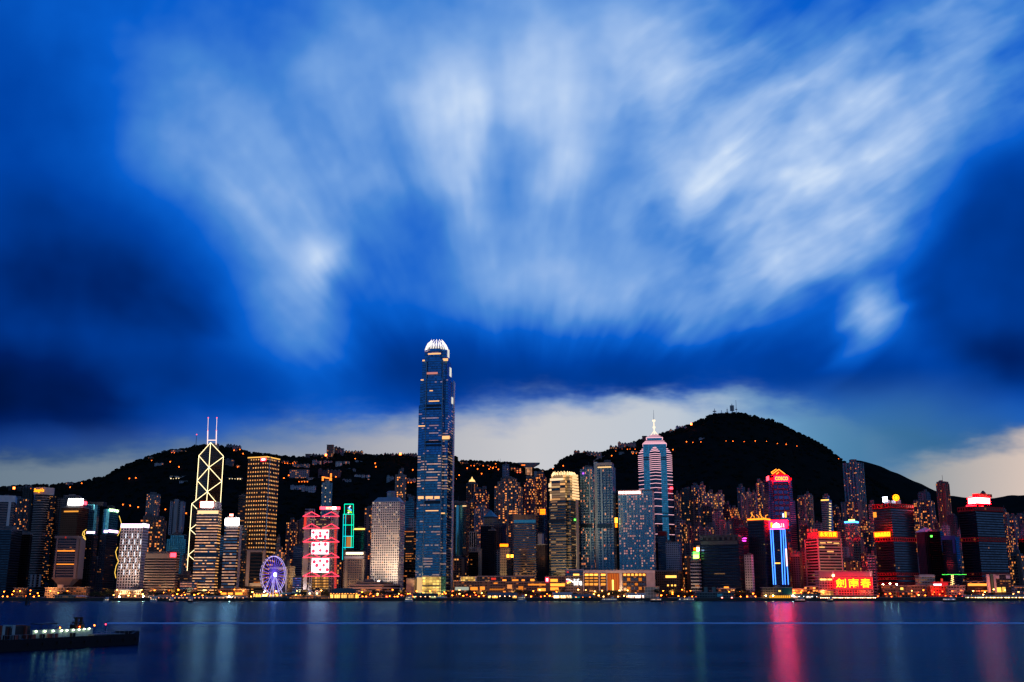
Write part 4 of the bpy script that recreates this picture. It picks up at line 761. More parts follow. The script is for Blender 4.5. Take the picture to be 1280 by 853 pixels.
# --- F
F_ = [
 ('mauve apartment tower with amber windows right of the red crowned tower', 996, 1006, 1008, 622, 2180, dict(wall=(.2, .12, .14), lit=.26)),
 ('pale green slab apartment tower right of the red crowned tower', 1004, 1012, 1016, 617.5, 2210, dict(wall=(.28, .32, .3), lit=.14)),
 ('small whitish tower behind the red lit department store', 1018, 1026, 1029, 654, 2160, dict(wall=(.36, .34, .38), lit=.05)),
 ('dark red apartment tower right of the slim blue glass tower', 1039, 1047, 1050, 634, 2180, dict(wall=(.12, .06, .07), lit=.2)),
 ('grey old tower behind the purple roofed hall', 998, 1006, 1009, 641, 2100, dict(wall=(.25, .22, .25), lit=.16)),
 ('dark plum tower left of the red lit department store', 1000, 1010, 1013, 656, 1960, dict(wall=(.07, .05, .06), lit=.2)),
 ('rosy narrow block beside the blue outlined tower', 983, 988, 990.5, 683, 1790, dict(wall=(.45, .16, .14), lit=.12)),
 ('pinkish block left of the red lit department store', 999, 1005, 1008.5, 690, 1790, dict(wall=(.4, .2, .18), lit=.12)),
 ('grey tower between the purple signed tower and the tallest residence', 1046, 1055, 1058, 652, 2060, dict(wall=(.15, .14, .15), lit=.1)),
 ('beige slab tower right of the blue capped tower', 1066, 1077, 1080, 672, 1850, dict(wall=(.32, .25, .2), lit=.04)),
 ('dark glass tower behind the banded white block', 1079, 1089, 1094, 664, 1950, dict(wall=(.08, .09, .11), lit=.12)),
 ('grey tower with amber stairs left of the red fronted tower', 1075, 1084, 1088, 650, 2050, dict(wall=(.13, .12, .14), lit=.3)),
 ('white narrow old block beside the department store', 1053, 1059, 1061.5, 683, 1800, dict(wall=(.5, .48, .5), lit=.05)),
 ('beige old block of flats behind the purple roofed hall', 1054, 1069, 1076, 701, 1770, dict(wall=(.3, .2, .15), lit=.3)),
 ('dark mauve old block right of the purple roofed hall', 1076, 1084, 1087, 690, 1760, dict(wall=(.14, .1, .12), lit=.2)),
 ('white striped narrow block left of the red fronted tower', 1083.5, 1093, 1095.5, 693, 1740, dict(wall=(.55, .5, .55), wu=1, lit=.06)),
 ('pale tower edge against the red fronted tower', 1085, 1091, 1095, 629, 2020, dict(wall=(.35, .34, .32), lit=.08)),
]
for lab, xl, xc, xr, py, Y, mk_ in F_:
    apt(lab, xl, xc, xr, py, Y, R(**mk_), n=2, dep=1.8, tiers=[(py+1.5, 0), (py, rng.uniform(1, 3))])
T, f = off('slim blue glass tower edged with yellow light', 1026, 1036, 1039.5, 624.5, 2090, O(wall=(.25, .38, .42), glass=(.04, .14, .22), wu=1, wv=.5, lit=.05), tiers=[(624.5, 0), (619.5, 3)])
for k in range(14): panel(T, f, 'R', 1036.4, 1039, 629+k*3.4, 630.2+k*3.4, glow('pale_gold_dash', (1, .68, .3), 1.2, False), 'corner_light', .4, .4)
panel(T, f, 'L', 1026.2, 1036, 624.6, 626, glow('yellow_edge', (1, .55, .1), 2.2), 'roof_light', .6, .5)
T, f = apt('tallest residence on the right, a grey stepped tower wider at its base', 1051, 1072, 1083, 627, 2230, R(wall=(.2, .2, .22), lit=.26, s=2.6), n=5, dep=3, roof=0)
f2 = Foot(1053, 1070, 1079.5, 577.5, 2245); M().prism(f2.outline(0, 'notch', 4, 3), f.zc(628), f2.zc(577.5), 3.1, 3, seed=55).build('upper_wall', [R(wall=(.13, .2, .26), lit=.12, glass=(.06, .14, .2)), roof_m], T); c = f2.pt(f2.A/2, f2.B/2)
M().box((c[0], c[1], f2.zc(575.5)), (12, 12, 8)).build('plant_room', roof_m, T)
T, f = off('brown building left of the red lit department store', 988, 999.5, 1002, 693, 1730, R(wall=(.14, .06, .05), glass=(.04, .02, .02), lit=.06, wu=.6), kind='rect', name='office_block', cat='office block'); panel(T, f, 'L', 988.5, 999.5, 693, 696, plain('pinkish_stone', (.35, .18, .16)), 'top_band', .6, .2)
T, f = off('beige stepped tower capped by blue and green neon', 1056, 1068, 1073, 654.5, 1900, R(wall=(.34, .25, .2), lit=.12, glass=(.06, .05, .06), wu=.5), kind='rect', roof=0, fl=4)
panel(T, f, 'L', 1055.5, 1068.2, 651.8, 653.8, glow('blue_neon', (.05, .3, 1), 5), 'neon_edge', 1, .8); panel(T, f, 'R', 1068.2, 1073, 651.8, 653.8, glow('blue_neon', (.05, .3, 1), 5), 'neon_edge', 1, .8); panel(T, f, 'L', 1061, 1068.2, 649.6, 651.4, glow('lime_neon', (.6, 1, .1), 7), 'neon_sign', 1, .8)
# right of the two red towers
for lab, xl, xc, xr, py, Y, mk_ in [
 ('grey apartment tower with a row of amber windows behind the red fronted tower', 1140, 1147, 1150, 627, 2150, dict(wall=(.14, .13, .15), lit=.36)),
 ('tall twin columned apartment tower crowded with amber lights', 1149, 1163, 1168, 626, 2200, dict(wall=(.13, .13, .15), lit=.32)),
 ('bluish upper tower standing behind the twin columned tower', 1147, 1159, 1162.5, 615, 2330, dict(wall=(.13, .15, .2), lit=.06)),
 ('brown lone tower standing against the grey sky', 1169.5, 1181, 1186.5, 602.5, 2150, dict(wall=(.26, .11, .09), lit=.14, wu=.35)),
 ('dark slab beside the brown lone tower', 1183, 1193, 1196, 643, 2050, dict(wall=(.07, .06, .08), lit=.04)),
 ('pale blue small tower under the brown lone tower', 1176, 1184, 1187, 656, 1950, dict(wall=(.32, .36, .42), lit=.14)),
 ('dim brown tower beside the twin columned tower', 1167, 1172, 1175, 652, 2060, dict(wall=(.12, .09, .1), lit=.2)),
 ('whitish narrow tower left of the second red rimmed tower', 1196, 1200, 1203, 662, 1930, dict(wall=(.34, .33, .37), lit=.1)),
 ('pale mixed block left of the second red rimmed tower foot', 1190, 1200, 1205, 690, 1800, dict(wall=(.24, .24, .27), lit=.1)),
 ('grey apartment tower right of the second red rimmed tower', 1252, 1258, 1260.5, 639, 2080, dict(wall=(.2, .19, .21), lit=.2)),
 ('bluish apartment tower at the right edge with orange lamps', 1257, 1268, 1272, 646, 2130, dict(wall=(.14, .16, .2), lit=.24)),
 ('mauve apartment tower cut off by the right edge', 1268, 1284, 1290, 644, 2160, dict(wall=(.15, .13, .17), lit=.2)),
 ('pale blue tower at the right edge above the black block', 1274, 1284, 1290, 661, 1990, dict(wall=(.22, .28, .35), lit=.12)),
 ('brown old block of flats at the lower right edge', 1263, 1276, 1281, 693, 1730, dict(wall=(.24, .15, .12), lit=.16)),
 ('tower with a vertical row of pale lights at the right', 1258, 1264, 1267, 668, 1900, dict(wall=(.14, .17, .2), lit=.3)),
 ('lower grey flats filling the gap left of the second red rimmed tower', 1186, 1194, 1198, 672, 2010, dict(wall=(.17, .17, .2), lit=.2))]:
    apt(lab, xl, xc, xr, py, Y, R(**mk_), n=2, dep=1.8, tiers=[(py+1.5, 0), (py, rng.uniform(1, 3))])
off('black block at the right edge', 1272, 1284, 1290, 673, 1800, O(wall=(.008, .008, .01), glass=(.01, .01, .012), lit=.02))
T, f = off('maroon tower under a white pyramid roof', 1145.5, 1155, 1168.5, 665, 1800, O(wall=(.12, .05, .07), glass=(.03, .015, .02), wu=.3, wv=.9, lit=0), roof=0, parapet=False)
o = f.outline(-2); zt0 = f.zc(665); c = f.pt(f.A/2, f.B/2); g = M()
for i in range(4): g.face([(*o[i], zt0), (*o[(i+1) % 4], zt0), (c[0], c[1], f.zc(658.5))])
g.build('pyramid_roof', white_m, T)
T, f = off('black glass block with a tiny green sign', 1160, 1175, 1179, 664, 1780, O(wall=(.01, .01, .012), glass=(.012, .012, .015), lit=.02), roof=1); panel(T, f, 'L', 1163, 1165.5, 669.5, 671.5, glow('green_neon', (.08, 1, .05), 6), 'sign', .5, .5)
T, f = off('dark block framed by a blue arch with lit windows', 1177, 1194, 1198.5, 671, 1760, O(wall=(.015, .02, .04), glass=(.02, .02, .04), lit=.07), roof=0); bl = plain('royal_blue_paint', (.04, .08, .42), .6)
panel(T, f, 'L', 1177, 1194, 670, 675, bl, 'arch_top', 1, .5); panel(T, f, 'L', 1191, 1194.2, 675, 692, bl, 'arch_side', 1, .5)
# fillers that stand behind and between, so that no gap opens on bare ground
FILL = random.Random(40)
kinds = ['grey', 'brown', 'mauve', 'dark', 'pale', 'bluish']; kc = {'grey': (.17, .17, .18), 'brown': (.2, .13, .1), 'mauve': (.17, .12, .15), 'dark': (.05, .05, .06), 'pale': (.3, .28, .28), 'bluish': (.13, .16, .2)}
FL = [(3, 'behind the blue glass block at the lower left'), (52, 'behind the curved hotel'), (116, 'between the two teal topped towers'), (165, 'behind the white grid tower'), (236, 'behind the braced tower'), (290, 'behind the slim sign tower'), (352, 'behind the ferris wheel'), (425, 'behind the green outlined tower'), (470, 'behind the round window tower'), (512, 'left of the tallest tower'), (575, 'behind the bronze and teal tower'), (600, 'behind the black block'), (622, 'behind the pyramid roofed tower'), (662, 'behind the banded brown topped block'), (722, 'behind the gold crowned tower'), (772, 'behind the hotel slab'), (846, 'behind the blue gridded block'), (885, 'behind the dark waterside block'), (912, 'behind the dark waterside block, on its right'), (945, 'behind the orange rimmed tower'), (992, 'behind the brown building'), (1012, 'behind the red lit store'), (1046, 'behind the store, towards the tallest residence'), (1078, 'behind the white striped block'), (1120, 'behind the red fronted tower'), (1152, 'behind the pyramid roofed maroon tower'), (1185, 'behind the blue arch block'), (1232, 'behind the second red rimmed tower'), (1262, 'near the right edge')]
for x, where in FL:
    kd = FILL.choice(kinds); w = FILL.uniform(7, 12); py = FILL.uniform(692, 705)
    apt(f'low {kd} block {where}', x-w, x+w*.5, x+w, py, FILL.uniform(1900, 2030), R(wall=kc[kd], lit=FILL.uniform(.12, .3)), n=2, dep=1.5, roof=1)
# ------------------------------------------------------------------ landmarks
# tallest tower
f = Foot(522, 559, 568, 505, 1650, phi=13); c = f.pt(f.A/2, f.B/2)
T = thing('supertall_tower', 'tallest tower, blue glass with a white lit claw crown', 'skyscraper', (c[0], c[1], LAND))
IG = dict(wall=(.10, .16, .24), wu=1, wv=.80, coh=.85, litv=.5, a=(1, .40, .12), b=(1, .62, .30), s=2.1, metal=.9)
segs = [(LAND, 640, .0, .18), (640, 612, .0, .2), (612, 568, .0, .45), (568, 505, .0, .2), (505, 472, 1.4, .10), (472, 448, 3.6, .08), (448, 434, 6.4, .12)]
z = LAND
for i, (y0, y1, ins, lt) in enumerate(segs):
    z1 = f.zc(y1); M().prism(f.outline(ins, 'corner', dep=7.5), z, z1, 4.1, 3.0, seed=500+i).build('wall' if i == 0 else 'upper_wall', [fac(lit=lt, glass=(.045, .20, .34) if i < 3 else (.035, .19, .46), name='tower_glass', **IG), roof_m], T); z = z1
for yy, hh in ((506, 2.6), (510, 2.6), (551, 3), (555.5, 2.5), (626, 4)): panel(T, f, 'L', 530.5, 551.5, yy, yy+hh, plain('dark_louvre', (.01, .02, .04), .4, .3), 'plant_floor', .6, .15)
for (x0, x1, yy, hh) in ((535, 551, 441.5, 1.8), (526, 529.5, 474.5, 1.4), (528, 531, 450, 1.8), (553.5, 560, 448.2, 3.2), (552.5, 562, 545, 4.2), (537, 541, 488, 1.2), (541, 549, 511, 1), (523, 532, 532, 1.4), (536, 549, 501, 1.2), (522.5, 530, 620.5, 3.4), (532, 541, 620.5, 3.2), (543, 549.5, 620.5, 3.2), (551, 556, 641, 1.5), (532, 548, 638, 1.2)):
    panel(T, f, 'L', x0, x1, yy, yy+hh, glow('warm_floor', (1, .50, .20), 1.3, False), 'lit_window', .3, .25-(0 if yy > 505 else 1.4 if yy > 472 else 3.6 if yy > 448 else 6.4))
panel(T, f, 'L', 533, 547, 465.5, 468, glow('pink_floor', (1, .35, .3), .6, False), 'lit_window', .3, .25)
for x in (530.2, 551.2): 
    p0 = f.hit('L', x, 620, .2); M().box((p0.x, p0.y, (f.zc(450)+LAND)/2), (1.2, 1.6, f.zc(450)-LAND), f.dl).build('mullion_fin', plain('blue_grey_metal', (.2, .3, .36), .4, .5), T)
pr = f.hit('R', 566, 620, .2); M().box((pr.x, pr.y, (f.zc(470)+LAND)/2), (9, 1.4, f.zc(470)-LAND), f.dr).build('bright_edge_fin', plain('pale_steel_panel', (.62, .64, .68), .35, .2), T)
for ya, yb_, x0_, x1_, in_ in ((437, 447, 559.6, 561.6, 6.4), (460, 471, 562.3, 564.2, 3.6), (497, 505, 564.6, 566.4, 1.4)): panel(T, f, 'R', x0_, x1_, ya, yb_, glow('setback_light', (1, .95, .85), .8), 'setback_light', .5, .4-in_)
zc = z; cw = glow('crown_white', (1, .92, .85), 1.5); cm = f.pt(f.A/2, f.B/2); ha = f.A/2-5; hb = f.B/2-5; R_ = max(ha, hb)  # crown lighting is put in as emission on the claws
M().prism(f.outline(10.5, 'corner', dep=5), zc, f.zc(430.5), 3, 2).build('crown_drum', [fac(wall=(.5, .5, .5), glass=(.6, .6, .6), wu=.5, wv=.9, lit=.9, coh=0, a=(1, .75, .55), b=(1, .85, .7), s=.55, even=1, name='crown_louvres'), roof_m], T)
zt = f.zc(420.5); hh = zt-zc
per = f.outline(6.6, 'cut', dep=6)
def along(poly, n):
    L_ = [math.hypot(poly[(i+1) % len(poly)][0]-poly[i][0], poly[(i+1) % len(poly)][1]-poly[i][1]) for i in range(len(poly))]; tot = sum(L_); res = []
    for k in range(n):
        d = tot*k/n; i = 0
        while d > L_[i]: d -= L_[i]; i += 1
        a, b = poly[i], poly[(i+1) % len(poly)]; t_ = d/L_[i]; res.append((a[0]+(b[0]-a[0])*t_, a[1]+(b[1]-a[1])*t_))
    return res
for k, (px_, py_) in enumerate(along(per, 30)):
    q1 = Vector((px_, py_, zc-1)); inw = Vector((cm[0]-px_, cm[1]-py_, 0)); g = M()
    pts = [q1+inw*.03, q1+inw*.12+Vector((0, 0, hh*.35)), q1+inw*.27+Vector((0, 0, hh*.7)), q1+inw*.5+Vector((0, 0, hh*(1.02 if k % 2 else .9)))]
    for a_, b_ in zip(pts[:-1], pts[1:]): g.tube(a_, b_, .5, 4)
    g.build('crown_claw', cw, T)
panel(T, f, 'L', 521, 528, 722, 741, glow('base_glow', (1, .6, .25), .8, False), 'lit_lobby', .4, .5)
T, f = off('glowing yellow glass lobby box at the foot of the tallest tower', 528, 549.5, 552, 721, 1636, fac(wall=(.4, .35, .15), glass=(.3, .3, .1), wu=.86, wv=.78, lit=.97, coh=.2, a=(1, .62, .12), b=(.95, .85, .25), s=1.5, name='lobby_glass'), name='glass_lobby', cat='glass building', fl=4.4, bay=5, roof=0, phi=6)
panel(T, f, 'L', 528, 549.6, 731.5, 733.5, dark_m, 'floor_band', .8, .3)
# gold crowned tower
f = Foot(684, 711, 726, 605, 1740, phi=26); c = f.pt(f.A/2, f.B/2)
T = thing('office_tower', 'curved-top glass tower with blazing gold lit crown floors', 'skyscraper', (c[0], c[1], LAND))
z = LAND
for i, (y1, ins, lt, s_, ch) in enumerate(((642, 0, .24, 2.2, .8), (625, 0, .30, 2.2, .8), (600, 1.2, .82, 1.5, .95), (593, 3.2, .9, 1.9, .95))):
    z1 = f.zc(y1); M().prism(f.outline(ins, 'corner', dep=6), z, z1, 4.3, 3.2, seed=560+i).build('wall' if i == 0 else 'upper_wall', [fac(wall=(.15, .105, .06), glass=(.03, .07, .11), wu=1, wv=.66 if i < 2 else .8, litv=.5 if i < 2 else 1, lit=lt, coh=ch, a=(1, .42, .10), b=(1, .62, .24), s=s_, metal=.8, name='gold_glass'), roof_m], T); z = z1
zt = f.zc(588); cm = f.pt(f.A/2, f.B/2); gc = glow('crown_gold', (1, .66, .3), 2.2)  # claws emit light themselves in place of lamps grazing the crown
M().prism(f.outline(7, 'corner', dep=5), z, f.zc(590.5), 3, 2).build('crown_drum', [fac(wall=(.4, .3, .2), glass=(.5, .4, .3), wu=.5, wv=.9, lit=.9, coh=0, a=(1, .6, .3), b=(1, .7, .4), s=1.2, even=1, name='crown_louvres'), roof_m], T)
for k, (px_, py_) in enumerate(along(f.outline(3.6, 'cut', dep=6), 40)):
    q1 = Vector((px_, py_, z-1)); inw = Vector((cm[0]-px_, cm[1]-py_, 0)); g = M(); hh = zt-z
    for a_, b_ in ((q1, q1+inw*.04+Vector((0, 0, hh*.5))), (q1+inw*.04+Vector((0, 0, hh*.5)), q1+inw*.12+Vector((0, 0, hh*(1.1 if k % 2 else .9))))): g.tube(a_, b_, .7, 4)
    g.build('crown_claw', gc, T)
panel(T, f, 'L', 685, 706, 650, 654, plain('dark_louvre', (.01, .02, .04), .4, .3), 'plant_floor', .6, .2)
panel(T, f, 'R', 718, 719.5, 649, 651, glow('green_neon', (.08, 1, .05), 6), 'green_lamp', .5, .5)
for (x0, x1, ya, yb_) in ((685.8, 704, 604, 609), (686, 704, 611.5, 613.5), (688, 704.5, 617.5, 623.5), (687.5, 704, 598, 601)): panel(T, f, 'L', x0, x1, ya, yb_, glow('gold_floor', (1, .68, .38), 1.25, False), 'lit_floor', .4, -1.6)
pr = f.hit('R', 721.5, 660, .2); M().box((pr.x, pr.y, (f.zc(600)+LAND)/2), (9, 1.2, f.zc(600)-LAND), f.dr).build('pale_edge_fin', plain('beige_stone_panel', (.5, .42, .34), .6), T)
for k in range(9): panel(T, f, 'R', 715.5, 724.3-k*.25, 622-k*3.6, 624.4-k*3.6, glow('edge_gold_light', (1, .60, .28), 1.3, False), 'lit_edge', .5, 1.0)
# diagonal braced tower --------------------------------------------------
Yb = 1900.0
def on(px, py, Y=Yb): return at(px, py, Y)
ref = 629.0
Cp = at(258.5, ref, Yb)
def gp(px, dy=0):  # x offset in metres at row ref relative to centre, same depth
    return at(px, ref, Yb+dy).x - Cp.x
ne = Vector((gp(240.0, -19.6), -19.6, 0)); sw = Vector((gp(275.8, 19.6), 19.6, 0)); se = Vector((gp(244.8, 25.5), 25.5, 0)); nw = Vector((gp(272.2, -25.5), -25.5, 0))
C0 = Vector((Cp.x, Yb, 0))
def zrow(v, py):
    P0 = C0+v; lo, hi = -50., 900.
    for _ in range(40):
        m = (lo+hi)/2; d = Vector((P0.x, P0.y, m-CAM_H)); a_ = d.y*ct+d.z*st_; b_ = d.z*ct-d.y*st_
        if CY-F*b_/a_ > py: lo = m
        else: hi = m
    return (lo+hi)/2
T = thing('braced_tower', 'dark prism tower outlined by glowing diagonal X bracing and twin masts', 'skyscraper', (C0.x, C0.y, LAND))
BM = fac(wall=(.04, .03, .03), glass=(.06, .045, .045), wu=.9, wv=.7, lit=.05, coh=.4, a=(1, .3, .05), b=(1, .5, .1), s=.6, metal=.8, name='dark_mirror')
zA = zrow(Vector((0, 0, 0)), 553.5); zSE = zrow(se, 570); zSW = zrow(sw, 570.5)
def tri(vs, zb, zs_, name, seed):
    g = M(); n = len(vs)
    ar = sum(vs[i].x*vs[(i+1) % n].y-vs[(i+1) % n].x*vs[i].y for i in range(n))
    if ar < 0: vs = vs[::-1]; zs_ = zs_[::-1]
    for i in range(n):
        j = (i+1) % n; a_, b_ = C0+vs[i], C0+vs[j]; w = round((b_-a_).length/3)
        g.face([(a_.x, a_.y, zb), (b_.x, b_.y, zb), (b_.x, b_.y, zs_[j]), (a_.x, a_.y, zs_[i])], [(seed*40, 0), (seed*40+w, 0), (seed*40+w, (zs_[j]-zb)/4), (seed*40, (zs_[i]-zb)/4)]); seed += 1
    g.face([((C0+v).x, (C0+v).y, z_) for v, z_ in zip(vs, zs_)], None, 1)
    return g.build(name, [BM, plain('slate_glass', (.05, .06, .08), .2, .6)], T)
O0 = Vector((0, 0, 0))
tri([O0, se, sw], LAND, [zA, zSE, zSW], 'upper_prism', 1)
zE0 = zrow(O0, 615); zNE = zrow(ne, 629.5); zN = zrow(O0, 660)
tri([O0, ne, se], LAND, [zE0, zNE, zrow(se, 630)], 'left_prism', 5)
tri([O0, sw, nw], LAND, [zrow(O0, 655), zrow(sw, 672), zrow(nw, 672)], 'right_prism', 9)
tri([O0, nw, ne], LAND, [zrow(O0, 700), zrow(nw, 712), zrow(ne, 712)], 'front_prism', 13)
nb = glow('cream_neon', (1, .80, .42), 2.6, False)
def line(a_, b_, r=.55, name='neon_edge', m=None):
    M().tube(a_, b_, r, 5).build(name, m or nb, T)
def pv(v, py, o=1.2):
    q = C0+v; q = Vector((q.x, q.y-o, zrow(v, py))); return q
ap = pv(O0, 553.5); 
line(ap, pv(se, 570)); line(ap, pv(sw, 570.5)); line(ap, pv(O0, 636)); line(pv(se, 570), pv(se, 629)); line(pv(sw, 570.5), pv(sw, 630))
n1_, n2_ = pv(O0, 584.5), pv(O0, 615)
line(pv(se, 570), n1_); line(pv(sw, 571.5), n1_); line(n1_, pv(se, 601)); line(n1_, pv(sw, 602)); line(pv(se, 601), n2_); line(pv(sw, 602), n2_); line(n2_, pv(sw, 634))
line(n2_, pv(ne, 630)); line(pv(ne, 630), pv(ne, 719)); line(pv(ne, 630), pv(O0, 647)); line(pv(O0, 647), pv(ne, 662)); line(pv(ne, 662), pv(O0, 678)); line(pv(O0, 678), pv(ne, 694)); line(pv(ne, 694), pv(O0, 709))
whm = glow('mast_white', (1, .72, .7), 1.3, False)
for x in (259.7, 270.5):
    p0 = at(x-.4, 556, Yb+6); p1 = at(x, 538.5, Yb+6); p2 = at(x+.6, 522.5, Yb+6)
    line(p0, p1, 1.0, 'mast', whm); line(p1, p2, .45, 'mast_tip', whm); 
    for pp in (p1, p2): M().cone((pp.x, pp.y), .9, pp.z-.8, pp.z+1, 6, .9).build('red_beacon', glow('red_beacon', (1, .1, .15), 2.5, False), T)
line(at(259.3, 550.5, Yb+6), at(270.3, 550.5, Yb+6), .9, 'cross_bar', whm)
M().box((C0.x, C0.y+14, zrow(O0, 557)), (20, 12, 10)).build('top_floor', roof_m, T)
# red crossed bank tower -------------------------------------------------
f = Foot(378.5, 420, 424, 640, 1750, phi=6); c = f.pt(f.A/2, f.B/2); T = thing('hanging_truss_tower', 'grey bank tower with red lit hanging trusses and patterned light panels', 'skyscraper', (c[0], c[1], LAND))
M().prism(f.outline(2), LAND, f.zc(648), 4, 3.4, seed=700).build('wall', [O(wall=(.12, .1, .1), glass=(.05, .05, .06), lit=.55, coh=.3, s=.8, a=(1, .45, .1), b=(1, .7, .3)), roof_m], T)
gs = plain('bank_grey_panel', (.42, .38, .38))
panel(T, f, 'L', 379.5, 386, 640, 737, gs, 'service_tower', 10, -3); panel(T, f, 'L', 417, 423, 639, 658, gs, 'service_tower', 8, -2)
redw = glow('red_wall_light', (1, .06, .04), .85)
panel(T, f, 'L', 417.5, 421, 658, 737, plain('bank_grey_panel', (.42, .38, .38)), 'stair_tower', 8, -2)
for k in range(34): panel(T, f, 'L', 417.8, 420.7, 658+k*2.3, 659.4+k*2.3, redw, 'red_light', .5, 2.6)
panel(T, f, 'L', 380, 383, 645, 658, glow('red_wall_light', (1, .06, .04), .85), 'red_light', .8, 2.6)
rt = glow('red_tube', (1, .05, .10), 2.2); mt = plain('bank_steel', (.4, .36, .38), .4, .4)
for mx in (389.5, 414.5):
    for dx_ in (-1.4, 1.4):
        p0 = f.hit('L', mx+dx_, 690, 3.2); M().tube((p0.x, p0.y, LAND), (p0.x, p0.y, f.zc(638)), .8, 5).build('mast', mt, T)
    g = M()
    for k in range(30):
        za = f.zc(737-k*3.3); p0 = f.hit('L', mx-1.4, 690, 3.2); p1 = f.hit('L', mx+1.4, 690, 3.2); g.box(((p0.x+p1.x)/2, (p0.y+p1.y)/2, za), (3.4, .8, 1.0), f.dl)
    g.build('mast_rungs', mt, T)
for yt in (644.5, 659.5, 676.5, 696, 719.5):
    for mx, e0, e1 in ((389.5, 378.5, 400), (414.5, 402.5, 424)):
        g = M(); pk = f.hit('L', mx, yt-4.5, 4.5); l_ = f.hit('L', e0, yt+1.2, 4.5); r_2 = f.hit('L', e1, yt+1.2, 4.5)
        g.tube(pk, l_, .65, 5).tube(pk, r_2, .65, 5).tube(l_, r_2, .65, 5); g.build('red_truss', rt, T)
lw = glow('led_white', (1, .78, .82), 2.6); lr_ = glow('led_red', (1, .03, .07), 2.5, False)
pat = {0: [('d', .1, .3), ('d', .5, .35), ('c', .5, .7), ('c', .28, .8), ('c', .78, .8), ('d', .9, .3)], 1: [('c', .12, .25), ('d', .45, .2), ('c', .8, .2), ('c', .1, .75), ('d', .5, .7), ('c', .88, .75)], 2: [('d', .5, .18), ('c', .9, .22), ('d', .7, .48), ('c', .3, .5), ('d', .5, .8), ('c', .9, .8), ('c', .15, .25)]}
for k, (y0, y1) in enumerate(((662.5, 673.5), (677.5, 693), (698, 716))):
    pn = panel(T, f, 'L', 389.5, 411, y0, y1, lw, 'light_panel', 1, 4.2)
    nr = f.normal('L')
    for sh, u, v in pat[k]:
        g = M()
        q = f.hit('L', 389.5+21.5*u, y0+(y1-y0)*v, 5.0); s_ = 2.7
        n_ = 4 if sh == 'd' else 10; pts = [q + f.dl*(s_*math.cos(2*math.pi*i/n_+math.pi/2)) + Vector((0, 0, s_*1.1*math.sin(2*math.pi*i/n_+math.pi/2))) for i in range(n_)]
        g.face(pts); g.face([p_-nr*.3 for p_ in reversed(pts)])
        for i in range(n_): j = (i+1) % n_; g.face([pts[i], pts[i]-nr*.3, pts[j]-nr*.3, pts[j]])
        g.build('panel_mark', lr_, pn)
    g = M()
    if k == 2:
        for j in range(12):
            u = j/12; q = f.hit('L', 390+10*u, y1-1-(y1-y0)*.8*u, 5.0); g.tube(q, q+Vector((1.5, 0, 1.5)), .35, 4)
    if g.v: tag(g.build('panel_dot_line', lr_, T), kind='stuff')
rs_ = panel(T, f, 'L', 400, 425, 633.6, 637.2, glow('red_sign', RED, 6), 'roof_sign', 1.5, 2); panel(T, f, 'L', 407.5, 419, 634, 636.8, glow('sign_cream', (1, .8, .5), 2.2), 'sign_centre', .6, 3.2)
letters(rs_, f, 'L', 'HSBC', 408, 414.5, 634.4, 636.5, plain('black_paint', (.01, .01, .01)), 4.2, 'lettering'); panel(T, f, 'L', 415.5, 419.8, 633.8, 637, glow('blazing_sign', (1, .9, .85), 9), 'sign_lamp', .6, 4.0)
panel(T, f, 'L', 382, 393, 636.4, 637.8, plain('blue_steel', (.12, .2, .3), .5), 'helipad', 10, -2); panel(T, f, 'L', 386, 389, 637.8, 646, mt, 'helipad_leg', 3, -2)
for r_i in range(4):
    for k in range(6): panel(T, f, 'L', 390.3+k*3.5, 393+k*3.5, 721.5+r_i*3.6, 723.6+r_i*3.6, glow('hall_gold%d' % ((r_i*3+k) % 3), (1, .42, .10), (.25, .9, .5)[(r_i*3+k) % 3], False), 'lit_window', .4, 2.4)
# green outlined tower
f = Foot(429.3, 441.6, 443.3, 643, 1850, phi=8); c = f.pt(f.A/2, f.B/2); T = thing('neon_outlined_tower', 'slim dark tower outlined in green neon with a bright ribbon emblem', 'skyscraper', (c[0], c[1], LAND))
M().prism(f.outline(0), LAND, f.zc(643), 4, 3.2, seed=720).build('wall', [fac(wall=(.09, .06, .05), glass=(.05, .03, .03), wu=.5, wv=.6, lit=.08, s=1.2, name='brown_grid'), roof_m], T)
M().prism(f.outline(1.2), f.zc(643), f.zc(630.2)).build('sign_box', dark_m, T)
gt = glow('green_tube', (.0, .85, .48), 1.9); tt_ = glow('teal_tube', (0, .7, .75), 1.7)
def fl_(x0, y0, x1, y1, m=gt, off_=1.0, r=.42): M().tube(f.hit('L', x0, y0, off_), f.hit('L', x1, y1, off_), r, 5).build('neon_edge', m, T)
for xx in (430.6, 441.8): fl_(xx, 630.4, xx-.1, 643)
fl_(430.6, 630.4, 441.8, 630.4, r=.6); 
for xx, yb_ in ((429.3, 700), (432.2, 687), (439.8, 684.5), (442.2, 684.5)): fl_(xx, 643, xx-.9*(yb_-643)/45, yb_, gt if xx > 435 else tt_)
for yy in (643, 656.5, 670.5, 684.5): fl_(429.2, yy, 442, yy, gt if yy < 665 else tt_, r=.5)
panel(T, f, 'L', 433, 439, 671, 684, glow('amber_hall', (1, .35, .08), .5, False), 'lit_window', .4, .3)
def poly(name, pts, m, o_):
    g = M(); nr = f.normal('L'); q = [f.hit('L', x, y, o_) for x, y in pts]; g.face(q); g.face([p-nr*.4 for p in reversed(q)])
    for i in range(len(q)): j = (i+1) % len(q); g.face([q[i], q[i]-nr*.4, q[j]-nr*.4, q[j]])
    g.build(name, m, T)
poly('emblem_white', [(435.5, 635.5), (437, 632.6), (438.6, 632.4), (437.4, 634.4), (436, 637)], glow('emblem_white', (1, .9, .8), 2.2), 1.2)
poly('emblem_blue', [(434.4, 635), (435.6, 634.4), (439.6, 637.4), (439.4, 638.8), (438, 638.4)], glow('emblem_blue', (.05, .35, 1), 2.4), 1.6)
